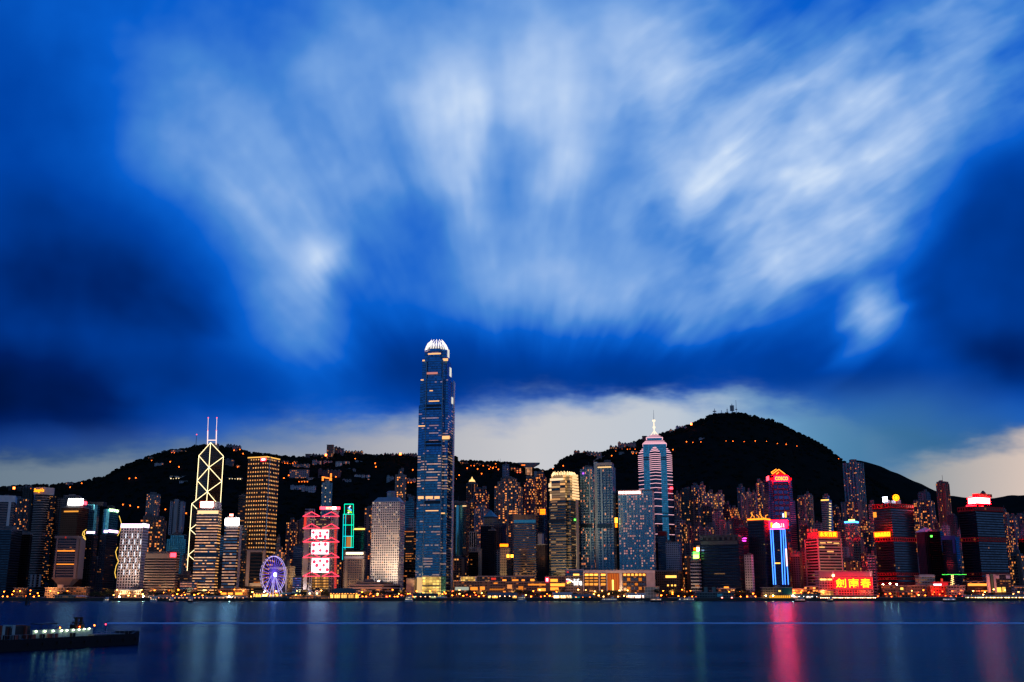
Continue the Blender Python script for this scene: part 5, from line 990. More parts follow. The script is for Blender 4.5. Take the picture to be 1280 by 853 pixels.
poly('emblem_green', [(434.5, 637.6), (436, 637.6), (440, 640.4), (439.4, 641.6), (434.8, 639)], glow('emblem_green', (.3, 1, .05), 2.2), 1.4)
poly('emblem_white', [(434.3, 641.2), (435.6, 640), (437, 641), (435.6, 641.8)], glow('emblem_white', (1, .9, .8), 2.2), 1.2)
# spired tower -----------------------------------------------------------
Yc = 2010.0; c0 = at(819.6, 600, Yc); T = thing('spired_tower', 'star shaped blue glass tower ringed with pink light lines, under a spire', 'skyscraper', (c0.x, Yc+25, LAND))
def zr(x, py, Y):
    lo, hi = -50., 900.
    for _ in range(40):
        m = (lo+hi)/2; a_ = Y*ct+(m-CAM_H)*st_; b_ = (m-CAM_H)*ct-Y*st_
        if CY-F*b_/a_ > py: lo = m
        else: hi = m
    return (lo+hi)/2
cx_, cy_ = at(819.6, 600, Yc+25).x, Yc+25
hA = (at(834, 600, Yc).x-at(805, 600, Yc).x)/2; hB = (at(840.6, 600, Yc+25).x-at(799, 600, Yc+25).x)/2; azc = -math.atan2(cx_, cy_)
def rotp(pts): return [(cx_+x*math.cos(azc)-y*math.sin(azc), cy_+x*math.sin(azc)+y*math.cos(azc)) for x, y in pts]
sqA = rotp([(-hA, -hA), (hA, -hA), (hA, hA), (-hA, hA)]); sqB = rotp([(0, -hB), (hB, 0), (0, hB), (-hB, 0)])
def scl(o, k): return [(cx_+(x-cx_)*k, cy_+(y-cy_)*k) for x, y in o]
zq = lambda py: zr(0, py, Yc)
TG = fac(wall=(.10, .3, .38), glass=(.12, .50, .62), wu=.9, wv=.85, lit=.012, coh=.3, s=1.5, metal=.92, name='teal_mirror')
SG = fac(wall=(.03, .05, .08), glass=(.03, .08, .14), wu=.95, wv=.8, lit=.04, s=1.0, metal=.8, name='navy_mirror')
M().prism(sqA, LAND, zq(554.5), 4, 3, seed=740).build('wall', [TG, roof_m], T)
M().prism(sqB, LAND, zq(566), 4, 3, seed=750).build('corner_wall', [SG, roof_m], T)
M().prism(sqB, zq(566), zq(557), 4, 3, out2=scl(sqB, .66)).build('corner_roof', [SG, plain('pink_grey_stone', (.45, .38, .42))], T)
M().prism(sqA, zq(554.5), zq(549.5), 3, 3, out2=scl(sqA, .72)).build('crown_slope', [plain('pink_grey_stone', (.45, .38, .42))], T)
M().prism(scl(sqA, .64), zq(549.5), zq(546), 3, 3).build('crown_box', [TG, roof_m], T)
M().prism(scl(sqA, .68), zq(546), zq(541.5), 3, 3, out2=scl(sqA, .25)).build('crown_roof', [plain('pink_grey_stone', (.45, .38, .42))], T)
pk_ = glow('pink_line', (1, .50, .60), 1.2, False)
def ring(o, z, r=.55, name='light_line', only=None):
    g = M()
    for i in range(len(o)):
        if only and i not in only: continue
        a_, b_ = o[i], o[(i+1) % len(o)]; g.tube((*a_, z), (*b_, z), r, 4)
    g.build(name, pk_, T)
for py in [567.5+2.5*i for i in range(9)]: ring(scl(sqB, 1.012), zq(py), .55)
for py in (591, 595, 599.5, 604.5, 610, 616, 624, 633, 643, 655, 668): ring(scl(sqB, 1.012), zq(py), .5)
for k, py in ((1.01, 554.5), (.93, 553), (.82, 551.2), (.7, 546.2), (.52, 544.4), (.36, 542.6)): ring(scl(sqA, k), zq(py), .8)
for k, py in ((.93, 564), (.85, 561.6), (.76, 559.4)): ring(scl(sqB, k+.02), zq(py), .75)
for py in (571, 573.5, 641, 645): ring_ = M(); ring_.prism(scl(sqA, 1.004), zq(py+1.3), zq(py)); ring_.build('dark_band', plain('dark_louvre', (.01, .02, .04), .4, .3), T)
sp = glow('spire_cream', (1, .8, .55), 1.5, False); zs0 = zq(541.5)
for dx_, dy_ in ((-8, -8), (8, -8), (8, 8), (-8, 8)): M().tube((cx_+dx_, cy_+dy_, zs0-3), (cx_, cy_, zq(536)), .5, 5).build('spire_leg', sp, T)
M().tube((cx_, cy_, zs0), (cx_, cy_, zq(523)), 1.1, 6, .8).build('spire', sp, T); M().tube((cx_, cy_, zq(523)), (cx_, cy_, zq(510)), .5, 5, .2).build('spire_tip', steel_m, T)
for py, r in ((532, 2.6), (523.5, 3.0)): M().cone((cx_, cy_), r, zq(py+1), zq(py-1), 8, r).build('spire_ball', sp, T)
Fs = Flat(Yc+6); panel(T, Fs, 'R', 837.6, 841, 608.8, 612, glow('red_sign', RED, 5), 'red_sign', 1, 1)
# red crowned tower ------------------------------------------------------
f = Foot(954.5, 961.8, 995.5, 641, 2000, phi=76); c = f.pt(f.A/2, f.B/2); T = thing('gabled_tower', 'purple blue tower with red lit sign under a glowing gable outline', 'skyscraper', (c[0], c[1], LAND))
CG = fac(wall=(.16, .05, .09), glass=(.05, .10, .30), wu=.85, wv=.6, lit=.03, coh=.5, a=(1, .3, .2), s=1.3, metal=.8, name='violet_glass')
M().prism(f.outline(0, 'corner', dep=5), LAND, f.zc(626), 3.9, 3.2, seed=760).build('wall', [fac(wall=(.5, .12, .14), glass=(.04, .06, .2), wu=1, wv=.72, lit=.03, s=1.2, metal=.7, name='red_banded'), roof_m], T)
M().prism(f.outline(3, 'corner', dep=4), f.zc(626), f.zc(600), 3.9, 3.2, seed=765).build('upper_wall', [CG, roof_m], T)
panel(T, f, 'R', 969, 988, 602, 690, CG, 'centre_bay', 3, 1.6)
o = f.outline(5); g = M(); zt0, za = f.zc(597.5), f.zc(588)
M().prism(f.outline(3), f.zc(600), zt0).build('top_floor', plain('maroon_stone', (.25, .05, .06)), T)
a0, a1 = f.hit('R', 964.5, 594, 0), f.hit('R', 984, 594, 0); m0 = f.hit('R', 973.5, 587.5, 0); bk_ = f.dl*18; nr = f.normal('R')
g = M(); g.face([a0, a1, m0]); g.face([a0-nr*20, m0-nr*20, a1-nr*20]); g.face([a0, m0, m0-nr*20, a0-nr*20]); g.face([a1, a1-nr*20, m0-nr*20, m0]); g.face([a0, a0-nr*20, a1-nr*20, a1]); g.build('gable_roof', plain('maroon_stone', (.25, .05, .06)), T)
b0, b1 = f.hit('R', 964.5, 598, 0), f.hit('R', 988, 598, 0); 
og = glow('orange_gable', (1, .25, .02), 3.2)
for p_, q_ in (((964, 590.5), (965.6, 592.6)), ((965.6, 592.6), (973.4, 587)), ((973.4, 587), (981.5, 593)), ((970.5, 593), (973.6, 590.3)), ((964.2, 590.6), (970.4, 586.6))): M().tube(f.hit('R', *p_, 1.5), f.hit('R', *q_, 1.5), .8, 5).build('gable_neon', og, T)
sb = panel(T, f, 'R', 967.5, 986, 594.8, 601.8, glow('deep_red_sign', (1, .0003, .0022), 100), 'sign_back', 1.2, 1.4); letters(sb, f, 'R', 'COSCO', 969, 984.8, 596, 600.6, glow('yellow_letters', (1, .55, .01), 2.6), 3.2, 'sign')
panel(T, f, 'L', 958.2, 961, 595.5, 601, glow('red_sign', RED, 6), 'side_sign', 1, 1); 
panel(T, f, 'R', 978, 980, 642, 647, glow('blue_white_panel', (.5, .6, 1), 2.5), 'advert_panel', 1, 3); panel(T, f, 'R', 980.8, 983, 640, 647, glow('orange_panel', (1, .4, .05), 2.5), 'advert_panel', 1, 3)
# blue outlined tower
f = Foot(962.5, 981, 984, 661, 1705, phi=10); c = f.pt(f.A/2, f.B/2); T = thing('neon_striped_tower', 'dark tower striped by vertical blue neon below a glowing red sign', 'office tower', (c[0], c[1], LAND))
M().prism(f.outline(-.0), LAND, f.zc(661), 4, 3.2, seed=780).build('wall', [O(wall=(.02, .02, .05), glass=(.02, .04, .12), lit=.10, s=1.2, a=(1, .5, .1)), roof_m], T)
bn_ = glow('blue_tube', (.05, .22, 1), 3.2)
for xt, xb in ((963, 967), (965.6, 969.6), (975.6, 978.6), (978.6, 981.6)): M().tube(f.hit('L', xt, 661.5, .9), f.hit('L', xb, 731, .9), .75, 5).build('neon_edge', bn_, T)
M().tube(f.hit('L', 981, 661.5, .9), f.hit('L', 985.5, 731, .9), .7, 5).build('neon_edge', bn_, T); M().tube(f.hit('L', 963, 661.4, .9), f.hit('L', 981, 661.4, .9), .7, 5).build('neon_edge', glow('pink_violet_tube', (1, .15, .8), 3), T)
panel(T, f, 'L', 968.5, 975.5, 703.5, 705, glow('amber_window', (1, .45, .08), 2.5), 'lit_floor', .4, .3)
panel(T, f, 'L', 961, 984.5, 650.5, 660.8, glow('scarlet_sign', (1, .0002, .0013), 230), 'roof_sign', 1.5, .8)
q = [f.hit('L', 966+9*(1-math.cos(math.pi*i/8))/2, 659.4-5.4*math.sin(math.pi*i/8), 2.4) for i in range(9)]; g = M(); g.face(q[::-1]); g.face([p_+Vector((0, 1, 0)) for p_ in q]); g.build('sign_dome', glow('blazing_sign', (1, .9, .85), 16), T)
panel(T, f, 'L', 963.4, 965.6, 653.5, 659.5, glow('yellow_letters', (1, .55, .01), 2.6), 'sign_box', .6, 2.2); letters(T, f, 'L', '中銀', 976.2, 980.6, 654.5, 659.5, glow('pink_letters', (1, .45, .4), 4), 2.2, 'lettering') if False else letters(T, f, 'L', 'S R', 976.2, 980.6, 654.5, 659.5, glow('pink_letters', (1, .45, .4), 4), 2.2, 'lettering')
panel(T, f, 'L', 982.2, 984, 686, 708, glow('pale_neon', (1, .6, .7), 2.2), 'vertical_sign', .6, 1.4)
# department store
f = Foot(1007, 1023.5, 1053, 673, 1735); c = f.pt(f.A/2, f.B/2); T = thing('department_store_block', 'banded department store block, left face red lit, gold sign on its roof', 'department store', (c[0], c[1], LAND))
WM = fac(wall=(.5, .40, .34), glass=(.05, .03, .03), wu=1, wv=.58, lit=.16, coh=.3, a=(1, .4, .1), b=(1, .65, .25), s=1.4, name='cream_bands')
M().prism(f.outline(0), LAND, f.zc(673), 4.6, 3, seed=800).build('wall', [WM, roof_m], T)
M().prism(f.outline(2), f.zc(673), f.zc(664.5)).build('plant_storey', plain('red_grey_render', (.38, .2, .17)), T)
for s_, xs_ in (('L', (1007.3, 1023.3)), ('R', (1024, 1052.6))):
    for x in xs_: p0 = f.hit(s_, x, 700, .5); M().box((p0.x, p0.y, (LAND+f.zc(673))/2), (1.6, 1.6, f.zc(673)-LAND)).build('corner_pier', pale_m, T)
sb = panel(T, f, 'R', 1023.5, 1046.5, 664.6, 671.6, glow('orange_sign_back', (1, .10, .005), 2.6), 'sign_back', 1, 1.5); letters(sb, f, 'R', '永安百貨', 1024.8, 1045.6, 665.2, 671, glow('yellow_letters', (1, .55, .01), 2.6), 3, 'sign')
for k in range(4): panel(T, f, 'L', 1009+k*3.6, 1010.6+k*3.6, 661.5, 664.6, glow('red_wall_light', (1, .06, .04), .85), 'roof_fin_light', 1, 0)
for (x0, x1, yy) in ((1025, 1032, 678), (1034, 1040, 677.5), (1042, 1049, 678.5), (1024, 1031, 683.5), (1034, 1042, 688.8)): panel(T, f, 'R', x0, x1, yy, yy+1.6, glow('amber_window2', (1, .48, .14), 1.2, False), 'lit_window', .4, .3)
# the twin red rimmed towers
def red_tower(label, xl, xc, xr, py, Y, phi):
    f = Foot(xl, xc, xr, py, Y, phi=phi); c = f.pt(f.A/2, f.B/2); T = thing('red_rimmed_tower', label, 'skyscraper', (c[0], c[1], LAND), 'twin red rimmed towers by the water')
    ML = fac(wall=(.012, .012, .016), glass=(.05, .08, .14), wu=.92, wv=.6, lit=.035, coh=.5, a=(1, .3, .06), b=(1, .45, .12), s=1.8, metal=.97, name='navy_curtain_wall')
    M().prism(f.outline(0), LAND, f.zc(py), 3.9, 3, seed=int(xl)).build('wall', [ML, roof_m], T)
    RB = fac(wall=(.5, .025, .03), glass=(.03, .005, .01), wu=.6, wv=.5, lit=.05, coh=0, s=1.2, name='red_band')
    for k, (ya, yb_) in enumerate(((py-.3, py+5.6), (671.5, 677), (716, 719.5), (722, 725), (728, 731))):
        zb, zt = f.zc(yb_), f.zc(ya); M().prism(f.outline(-.9), zb, zt, zt-zb, 5, seed=int(xl)+k*9, bottom=True).build('red_band', [RB, roof_m], T)
    return T, f
T, f = red_tower('red rimmed tower, left face glowing red, with round gold emblem on its roof', 1091, 1113, 1141, 629.5, 1690, 40)
panel(T, f, 'L', 1103.6, 1109, 621.5, 627.4, glow('blue_white_sign', (.72, .8, 1), 14), 'roof_sign', 1.5, -2); panel(T, f, 'R', 1109, 1114, 621.5, 627.4, glow('blue_white_sign', (.72, .8, 1), 14), 'roof_sign', 1.5, -2) if False else None
q = f.hit('R', 1120, 622.3, -3); nr = Vector((0, -1, 0))
M().tube(q, q+Vector((0, 1.6, 0)), 5.4, 20).build('round_emblem', glow('orange_disc', (1, .10, .002), 3), T)
g = M()
for a_, b_ in (((-2.6, -.4), (0, 2.8)), ((0, 2.8), (2.6, -.4)), ((-2.4, -1), (2.4, -1)), ((-1.2, -2.6), (1.4, -2.4)), ((0, 2.6), (0, -1))): g.tube(q+Vector((a_[0], -.5, a_[1])), q+Vector((b_[0], -.5, b_[1])), .55, 5)
for i in range(20): t0, t1 = 2*math.pi*i/20, 2*math.pi*(i+1)/20; g.tube(q+Vector((4.6*math.cos(t0), -.5, 4.6*math.sin(t0))), q+Vector((4.6*math.cos(t1), -.5, 4.6*math.sin(t1))), .5, 4)
g.build('emblem_lines', glow('yellow_letters', (1, .55, .01), 2.6), T)
M().tube(q+Vector((0, .8, -5)), Vector((q.x, q.y+.8, f.zc(630)-1)), .8, 5).build('emblem_post', red_m, T)
sb2 = panel(T, f, 'L', 1092.5, 1112.8, 664.8, 671.8, glow('orange_sign_back', (1, .10, .005), 2.6), 'sign_back', .8, .8); letters(sb2, f, 'L', '招商局集團', 1093.2, 1112.2, 665.6, 671, glow('yellow_letters', (1, .6, .04), 6), 2.2, 'sign')
panel(T, f, 'L', 1091.6, 1095.4, 640.5, 647, glow('orange_patch', (1, .28, .03), 1.6), 'lit_panel', .6, .8)
clutter(T, f, f.zc(629.5), 3, 77, white_m, 8)
T, f = red_tower('second red rimmed tower, darker, with a long blazing white and red sign', 1197.5, 1219, 1253, 633, 1690, 38)
panel(T, f, 'R', 1219.5, 1236.5, 622.6, 629.2, glow('white_red_sign', (1, .30, .24), 18), 'roof_sign', 1.5, -4); panel(T, f, 'L', 1210.8, 1219.4, 622.8, 629.6, glow('white_red_sign', (1, .30, .24), 18), 'roof_sign', 1.5, -4)
for s_, x0, x1 in (('R', 1219.3, 1237.5), ('L', 1210, 1219.3)): panel(T, f, s_, x0, x1, 621.8, 630.2, glow('deep_red_sign', (1, .0003, .0022), 100), 'sign_case', 1.2, -6)
for s_, x0, x1 in (('R', 1219.3, 1236),): panel(T, f, s_, x0, x1, 618, 622, plain('red_paint2', (.45, .05, .04)), 'plant_room', 12, -12)
q = f.hit('R', 1229, 618, -12); M().cone((q.x, q.y), 5, f.zc(619), f.zc(614.6), 8, 4.4).build('turret', plain('red_paint2', (.45, .05, .04)), T); M().cone((q.x, q.y), 4.4, f.zc(614.6), f.zc(611.6), 8, 1.2).build('turret_cap', brick_m, T)
clutter(T, f, f.zc(633), 2, 78, white_m, 5)
# ------------------------------------------------------------------ podiums and the mall
def block(name, label, cat, x0, x1, y0, y1, Y, mat, parts=(), depth=14, zb=LAND, group=None, fl=4, bay=4, roof=True):
    """a low frontal building; y0 top row; parts: (name, x0, x1, y0, y1, mat, out)"""
    a = at(x0, (y0+y1)/2, Y); b = at(x1, (y0+y1)/2, Y); zt = at((x0+x1)/2, y0, Y).z
    T = thing(name, label, cat, ((a.x+b.x)/2, Y+depth/2, zb), group)
    g = M(); g.prism([(a.x, Y), (b.x, Y), (b.x, Y+depth), (a.x, Y+depth)], zb, zt, fl, bay, seed=int(x0*3+y0)); g.build('wall', [mat, roof_m], T)
    if roof: M().box(((a.x+b.x)/2, Y+depth/2-.3, zt+.3), (b.x-a.x+1.6, depth+1.8, .6)).build('roof', pale_m, T)
    Fl = Flat(Y)
    for (nm, px0, px1, py0, py1, m, o_) in parts: panel(T, Fl, 'R', px0, px1, py0, py1, m, nm, .5, o_)
    return T, Fl
mall = plain('mall_stone', (.26, .2, .19)); wg = lambda s=1.0, c=(1, .27, .03): glow('mall_window_%g_%g' % (s, c[1]), c, s, False)
blank = lambda c: fac(wall=tuple(q*.6 for q in c), glass=(.03, .03, .035), wu=.7, wv=.42, lit=.30, coh=.45, blank=.15, s=2.6, name='mall_wall')
block('shopping_mall', 'long mauve shopping mall terrace right of the tallest tower', 'mall', 567, 632, 727, 741, 1662, blank((.26, .2, .19)), [('white_sign_board', 569, 586, 734, 738, glow('pale_board', (.75, .8, .65), .5, False), .4), ('window', 588, 597, 734, 738, wg(1.3), .3), ('window', 600, 606, 733.5, 737.5, wg(1.5), .3), ('window_row', 612, 630, 736, 738, wg(.5), .3), ('window', 617, 622, 728.5, 730, wg(1.2), .3), ('window', 629, 645, 739, 740.5, wg(1.6), .3)], 24)
T, Fl = block('glass_hall', 'yellow glowing glass hall with a thin flat roof above the mall', 'glass building', 575, 595, 721, 734, 1672, fac(wall=(.4, .25, .1), glass=(.3, .2, .05), wu=.9, wv=.9, lit=.98, coh=.1, a=(1, .48, .08), b=(1, .7, .2), s=1.1, name='hall_glass'), [('column', 575, 576, 721, 734, white_m, .6), ('column', 594, 595.4, 721, 734, white_m, .6)], 16)
block('shopping_mall', 'stepped upper mall terrace with red and amber windows', 'mall', 596, 668, 721, 729, 1680, blank((.2, .17, .17)), [('window', 614, 620, 722.5, 725, glow('red_window', (1, .05, .03), .8, False), .3), ('window', 628, 633, 724.5, 727, wg(2), .3), ('window', 640, 648, 724.5, 726.5, wg(1.5), .3), ('window', 652, 656, 724.5, 726.5, wg(1.5), .3), ('window', 663, 668, 724, 726.6, wg(2), .3), ('parapet', 597, 668, 719.8, 721.2, mall, .4)], 20)
block('shopping_mall', 'mauve mall wing with a broad lit ground floor below the banded office block', 'mall', 632, 690, 728, 741, 1660, blank((.28, .2, .18)), [('window', 634, 640, 731, 736, wg(.9, (1, .35, .1)), .3), ('window', 648, 654, 733, 738, wg(.8), .3), ('window', 660, 688, 730, 732, wg(1.2), .3), ('window', 672, 682, 735.5, 739, wg(2.2), .3)], 22)
block('shopping_mall', 'mall corner with stacked bright amber floors below the gold crowned tower', 'mall', 682, 712, 721, 741, 1656, blank((.26, .22, .2)), [('window', 688, 697, 724, 727.5, wg(2.6), .3), ('window', 688, 706, 729.5, 733, wg(2.8), .3), ('window', 688, 698, 734.5, 738, wg(2.2), .3), ('sign', 681.8, 686, 722.5, 727.5, glow('red_sign', RED, 8), .8), ('sign_mark', 683, 684.8, 723.6, 726.6, glow('pink_white', (1, .6, .65), 6), 1.2)], 26)
T, Fl = block('shopping_mall', 'grey mall wall carrying the large white life sign', 'mall', 707, 729.5, 720.5, 741, 1650, blank((.36, .33, .32)), [], 24)
T.name = 'sign_wall_building'
lt_ = glow('life_white', (1, .93, .88), 2.2)
letters(T, Fl, 'R', 'life', 717.4, 727.6, 723.8, 732, lt_, 1.2, 'sign')
g = M(); pts = [(708, 724.5), (711, 724.6), (714, 726.4), (717.5, 728.6)]
for p_, q_ in zip(pts[:-1], pts[1:]): g.tube(at(*p_, 1648), at(*q_, 1648), .9, 5)
g.build('ribbon', lt_, T); M().tube(at(708.5, 727, 1648), at(712.5, 726.2, 1648), 1.2, 5).build('ribbon_red', glow('red_sign', RED, 6), T); M().tube(at(709, 729, 1648), at(713, 727.5, 1648), .9, 5).build('ribbon_gold', glow('gold_ribbon', (1, .55, .05), 5), T)
block('mall_rooftop_pavilion', 'dark rooftop pavilion with a white flat roof above the life sign', 'pavilion', 707, 729.5, 713, 720.5, 1655, O(wall=(.1, .05, .06), lit=.1), [('window', 716.5, 724, 717.5, 719.8, glow('amber_window', (1, .4, .06), 1.8), .4), ('roof_edge', 707, 729.6, 711.8, 713.2, white_m, .6), ('window', 708.5, 711, 714.5, 716, glow('red_window', (1, .05, .03), .8, False), .4)], 20)
# hotel podium with big lit bays
T, Fl = block('hotel_podium', 'pale framed hotel podium with tall amber lit bays', 'podium', 729.5, 818.5, 713, 741, 1645, blank((.2, .15, .14)), [], 40)
for nm, x0, x1, y0, y1 in (('top_beam', 729.5, 818.5, 713.2, 716.4), ('column', 748.5, 750, 716.4, 739), ('column', 758, 759, 716.4, 739), ('column', 774.5, 777.8, 716.4, 739), ('blank_end_wall', 808, 818.6, 716.4, 739.5), ('column', 729, 730, 713.5, 739)): panel(T, Fl, 'R', x0, x1, y0, y1, white_m if nm != 'blank_end_wall' else plain('pale_stone_wall', (.55, .54, .56)), nm, 1, .8)
for bx0, bx1, n_ in ((730.5, 748, 3), (750.5, 757.5, 1)):
    w_ = (bx1-bx0)/n_
    for r_i, (ya, yb_, s_) in enumerate(((717.5, 720, 3.2), (722, 723.8, 1.0), (725.4, 727.2, .8), (729, 732, 1.3))):
        for k in range(n_): panel(T, Fl, 'R', bx0+w_*k+.6, bx0+w_*(k+1)-.6, ya, yb_, wg(s_, (1, .34, .05)), 'window', .4, .5)
panel(T, Fl, 'R', 759.4, 774.3, 717, 738, glow('atrium_orange', (1, .20, .03), .55, False), 'atrium_glass', .4, .4); panel(T, Fl, 'R', 765, 767.6, 725, 738, wg(3.0, (1, .55, .1)), 'window', .4, .8)
for k in range(5): panel(T, Fl, 'R', 761+k*3, 761.5+k*3, 717, 738, plain('dark_red', (.25, .02, .02)), 'mullion', .4, .9)
for k in range(6):
    panel(T, Fl, 'R', 779.4+k*4.8, 782.6+k*4.8, 717.4, 720, wg(2.4, (1, .34, .05)), 'window', .4, .5)
    for ya, yb_ in ((722.5, 726.5), (729, 732), (734, 737.5)): panel(T, Fl, 'R', 779.2+k*4.8, 783+k*4.8, ya, yb_, plain('blue_pane', (.10, .13, .18), .15, .7) if (k+int(ya)) % 3 else wg(.7), 'window', .4, .5)
# post-office side and dark lower-left bits
block('pale_step_building', 'small pale stepped building on the left waterfront', 'low building', 56, 79, 735, 748, 1612, blank((.4, .37, .36)), [('upper_storey', 72, 79, 731, 735, pale_m, .2)], 12)
block('lit_hall', 'low cream lit hall left of the white tent', 'low building', 68, 92, 744.5, 751, 1588, fac(wall=(.5, .35, .22), glass=(.1, .05, .02), wu=.4, wv=.5, lit=.3, s=1.5, name='hall_wall'), [], 10)
block('dark_shed', 'plain grey shed on the far left waterfront', 'shed', 17, 29, 735.5, 748, 1620, blank((.14, .12, .12)), [], 12)
block('grey_low_building', 'low mauve building right of the inverted-foot headquarters', 'low building', 85, 108, 734.5, 745, 1625, blank((.22, .17, .15)), [], 12)
block('lit_pavilion', 'low waterside pavilion with bright amber windows below the slim sign tower', 'pavilion', 272, 309, 737, 748, 1610, blank((.2, .13, .08)), [('window', 276, 283, 741, 743.5, wg(2.4), .3), ('window', 285, 291, 741, 743.5, wg(2.6), .3), ('window', 294, 303, 740.8, 743.8, wg(2.8), .3)], 12)
# terrace of the LED sign pier on the right
T, Fl = block('terminal_hall', 'long hall with mauve panelled roof storey behind the red light screen', 'hall', 1024, 1091, 714.5, 742, 1655, fac(wall=(.5, .35, .38), glass=(.1, .05, .06), wu=.7, wv=.6, lit=.2, s=1.0, name='hall_wall'), [('roof_storey', 1024, 1041, 715, 722, plain('mauve_panel', (.36, .25, .3)), .5), ('roof_storey', 1042.5, 1087, 715, 722, plain('mauve_panel', (.42, .26, .32)), .5), ('white_pier', 1040.6, 1042.4, 714.5, 724, white_m, .9), ('white_pier', 1087, 1089.4, 714.5, 724, white_m, .9), ('window_row', 1025, 1033, 723.6, 725.6, wg(2.6, (1, .6, .15)), .5), ('window_row', 1034.5, 1040, 723.6, 725.6, wg(2.2, (1, .6, .15)), .5), ('lamp', 1040.2, 1043, 718.5, 721, glow('yellow_flood', (1, .75, .25), 8), 1.6)], 20)
scr = thing('light_screen', 'large red light screen with three yellow characters on the waterfront', 'screen', (at(1066, 740, 1640).x, 1641, LAND)); Fl = Flat(1640)
sc_p = panel(scr, Fl, 'R', 1043, 1090, 721.8, 736, glow('led_scarlet', (1, .003, .005), 8), 'screen', 2, 0); panel(scr, Fl, 'R', 1042, 1091, 720.8, 722, plain('pink_frame', (.5, .2, .22)), 'frame', 2.4, .2); panel(scr, Fl, 'R', 1042, 1091, 736, 737.6, plain('pink_frame', (.5, .2, .22)), 'frame', 2.4, .2)
for ch, x0, x1 in (('劍', 1044.8, 1057.5), ('南', 1060.5, 1073.5), ('春', 1075.5, 1088.5)): letters(sc_p, Fl, 'R', ch, x0, x1, 723.4, 734.8, glow('yellow_letters', (1, .55, .01), 2.6), 1.6, 'character')
for x in (1046, 1066, 1086): panel(scr, Fl, 'R', x, x+1, 737, 746, steel_m, 'support', 1, -1)
# right waterfront blocks
block('grey_box_building', 'long plain grey waterside box in front of the red fronted tower', 'low building', 1106, 1157, 732.5, 744, 1622, blank((.16, .15, .16)), [('window', 1125.5, 1129, 734.6, 737.5, wg(1.8, (1, .6, .1)), .4)], 14)
T, Fl = block('red_pavilion', 'red lit old market pavilion with white gallery lights', 'market building', 1163, 1187, 733, 745, 1640, fac(wall=(.55, .05, .04), glass=(.06, .01, .01), wu=.5, wv=.5, lit=.3, a=RED, b=(1, .3, .1), s=1.2, name='red_gallery'), [('gallery', 1166.5, 1185, 728.5, 733, glow('red_gallery_light', (.9, .02, .03), .8), .3), ('window_row', 1167, 1177, 730.2, 731.8, glow('pink_white', (1, .6, .6), 3), .6), ('lamp', 1176, 1178.5, 723.5, 727, glow('red_wall_light', (1, .06, .04), .85), .3)], 14)
M().box((at(1175.5, 727.8, 1646).x, 1647, at(1175.5, 728, 1646).z), (26, 14, 1.6)).build('upper_roof', red_m, T)
block('white_box_building', 'blue white blank box right of the red pavilion', 'low building', 1185, 1206.5, 732.5, 738, 1632, blank((.34, .4, .5)), [], 12, zb=LAND+4)
block('flat_roof_building', 'building with a wide white flat roof beside the red fronted tower', 'low building', 1149, 1169, 720, 734, 1668, fac(wall=(.4, .38, .38), glass=(.1, .06, .03), wu=.8, wv=.4, lit=.4, s=1.3, name='gallery_wall'), [('roof_edge', 1149, 1168, 718.5, 721.5, white_m, .6)], 16)
block('terrace_restaurant', 'dark terrace with a row of orange lights left of the white pylons', 'restaurant', 1209, 1235, 727, 742, 1635, blank((.06, .04, .04)), [('light_row', 1210, 1234.5, 729.6, 732.6, wg(2.2, (1, .28, .04)), .4), ('window', 1226.5, 1235, 738.2, 739.4, wg(2), .4)], 14)
T, Fl = block('ferry_terminal', 'dark ferry terminal block with a gold lit window between white pylons', 'terminal', 1243, 1264, 718.5, 745, 1630, blank((.08, .09, .11)), [('white_panel', 1244, 1249, 719.5, 723.5, white_m, .4), ('white_panel', 1257.5, 1262.5, 719.5, 723.5, white_m, .4), ('window', 1246, 1251.5, 734.5, 740.5, wg(1.6, (1, .6, .1)), .4), ('window', 1253, 1257, 734, 740.5, wg(1.1, (1, .6, .1)), .4)], 18)
tp = thing('white_pylon', 'pair-faced white and green pylon left of the ferry terminal', 'pylon', (at(1238, 740, 1628).x, 1630, LAND)); Fl = Flat(1628)
panel(tp, Fl, 'R', 1234, 1237, 718.5, 741, white_m, 'left_shaft', 4, 0); panel(tp, Fl, 'R', 1238.4, 1241, 717.6, 741, plain('green_panel', (.06, .2, .14)), 'middle_shaft', 4, 0); panel(tp, Fl, 'R', 1242, 1244.6, 718, 741, plain('pale_blue_panel', (.4, .48, .56)), 'right_shaft', 4, 0); panel(tp, Fl, 'R', 1236.5, 1238.5, 721, 738, dark_m, 'web', 3, -1); panel(tp, Fl, 'R', 1240.5, 1242.5, 721, 738, dark_m, 'web', 3, -1)
block('white_box_building', 'blue white box with two dark round vents at the right edge', 'low building', 1264.5, 1285, 733, 739, 1632, blank((.34, .4, .5)), [('vent', 1272, 1275, 735, 738, dark_m, .4), ('vent', 1277, 1280, 735, 738, dark_m, .4)], 12, zb=LAND+5)
tgl = thing('light_string', 'string of tiny green lights above the red pavilion', 'light string', (at(1192, 718.6, 1650).x, 1650, at(1192, 718.6, 1650).z))
for k in range(20): p = at(1178+k*1.55, 718.4+.1*math.sin(k), 1650); M().cone((p.x, p.y), .45, p.z-.4, p.z+.4, 5, .45).build('bulb', glow('green_bulb', (.1, 1, .1), 3, False), tgl)
tgl = thing('light_string', 'climbing string of warm bulbs right of the red pavilion', 'light string', (at(1191, 732, 1640).x, 1640, LAND))
for k in range(11): 
    for dx_ in (-.8, .9): p = at(1190.5+.12*k*(-1 if k % 2 else 1)+dx_, 719.5+k*1.3, 1640); M().cone((p.x, p.y), .5, p.z-.5, p.z+.5, 5, .5).build('bulb', glow('warm_bulb', (1, .62, .22), 4, False), tgl)
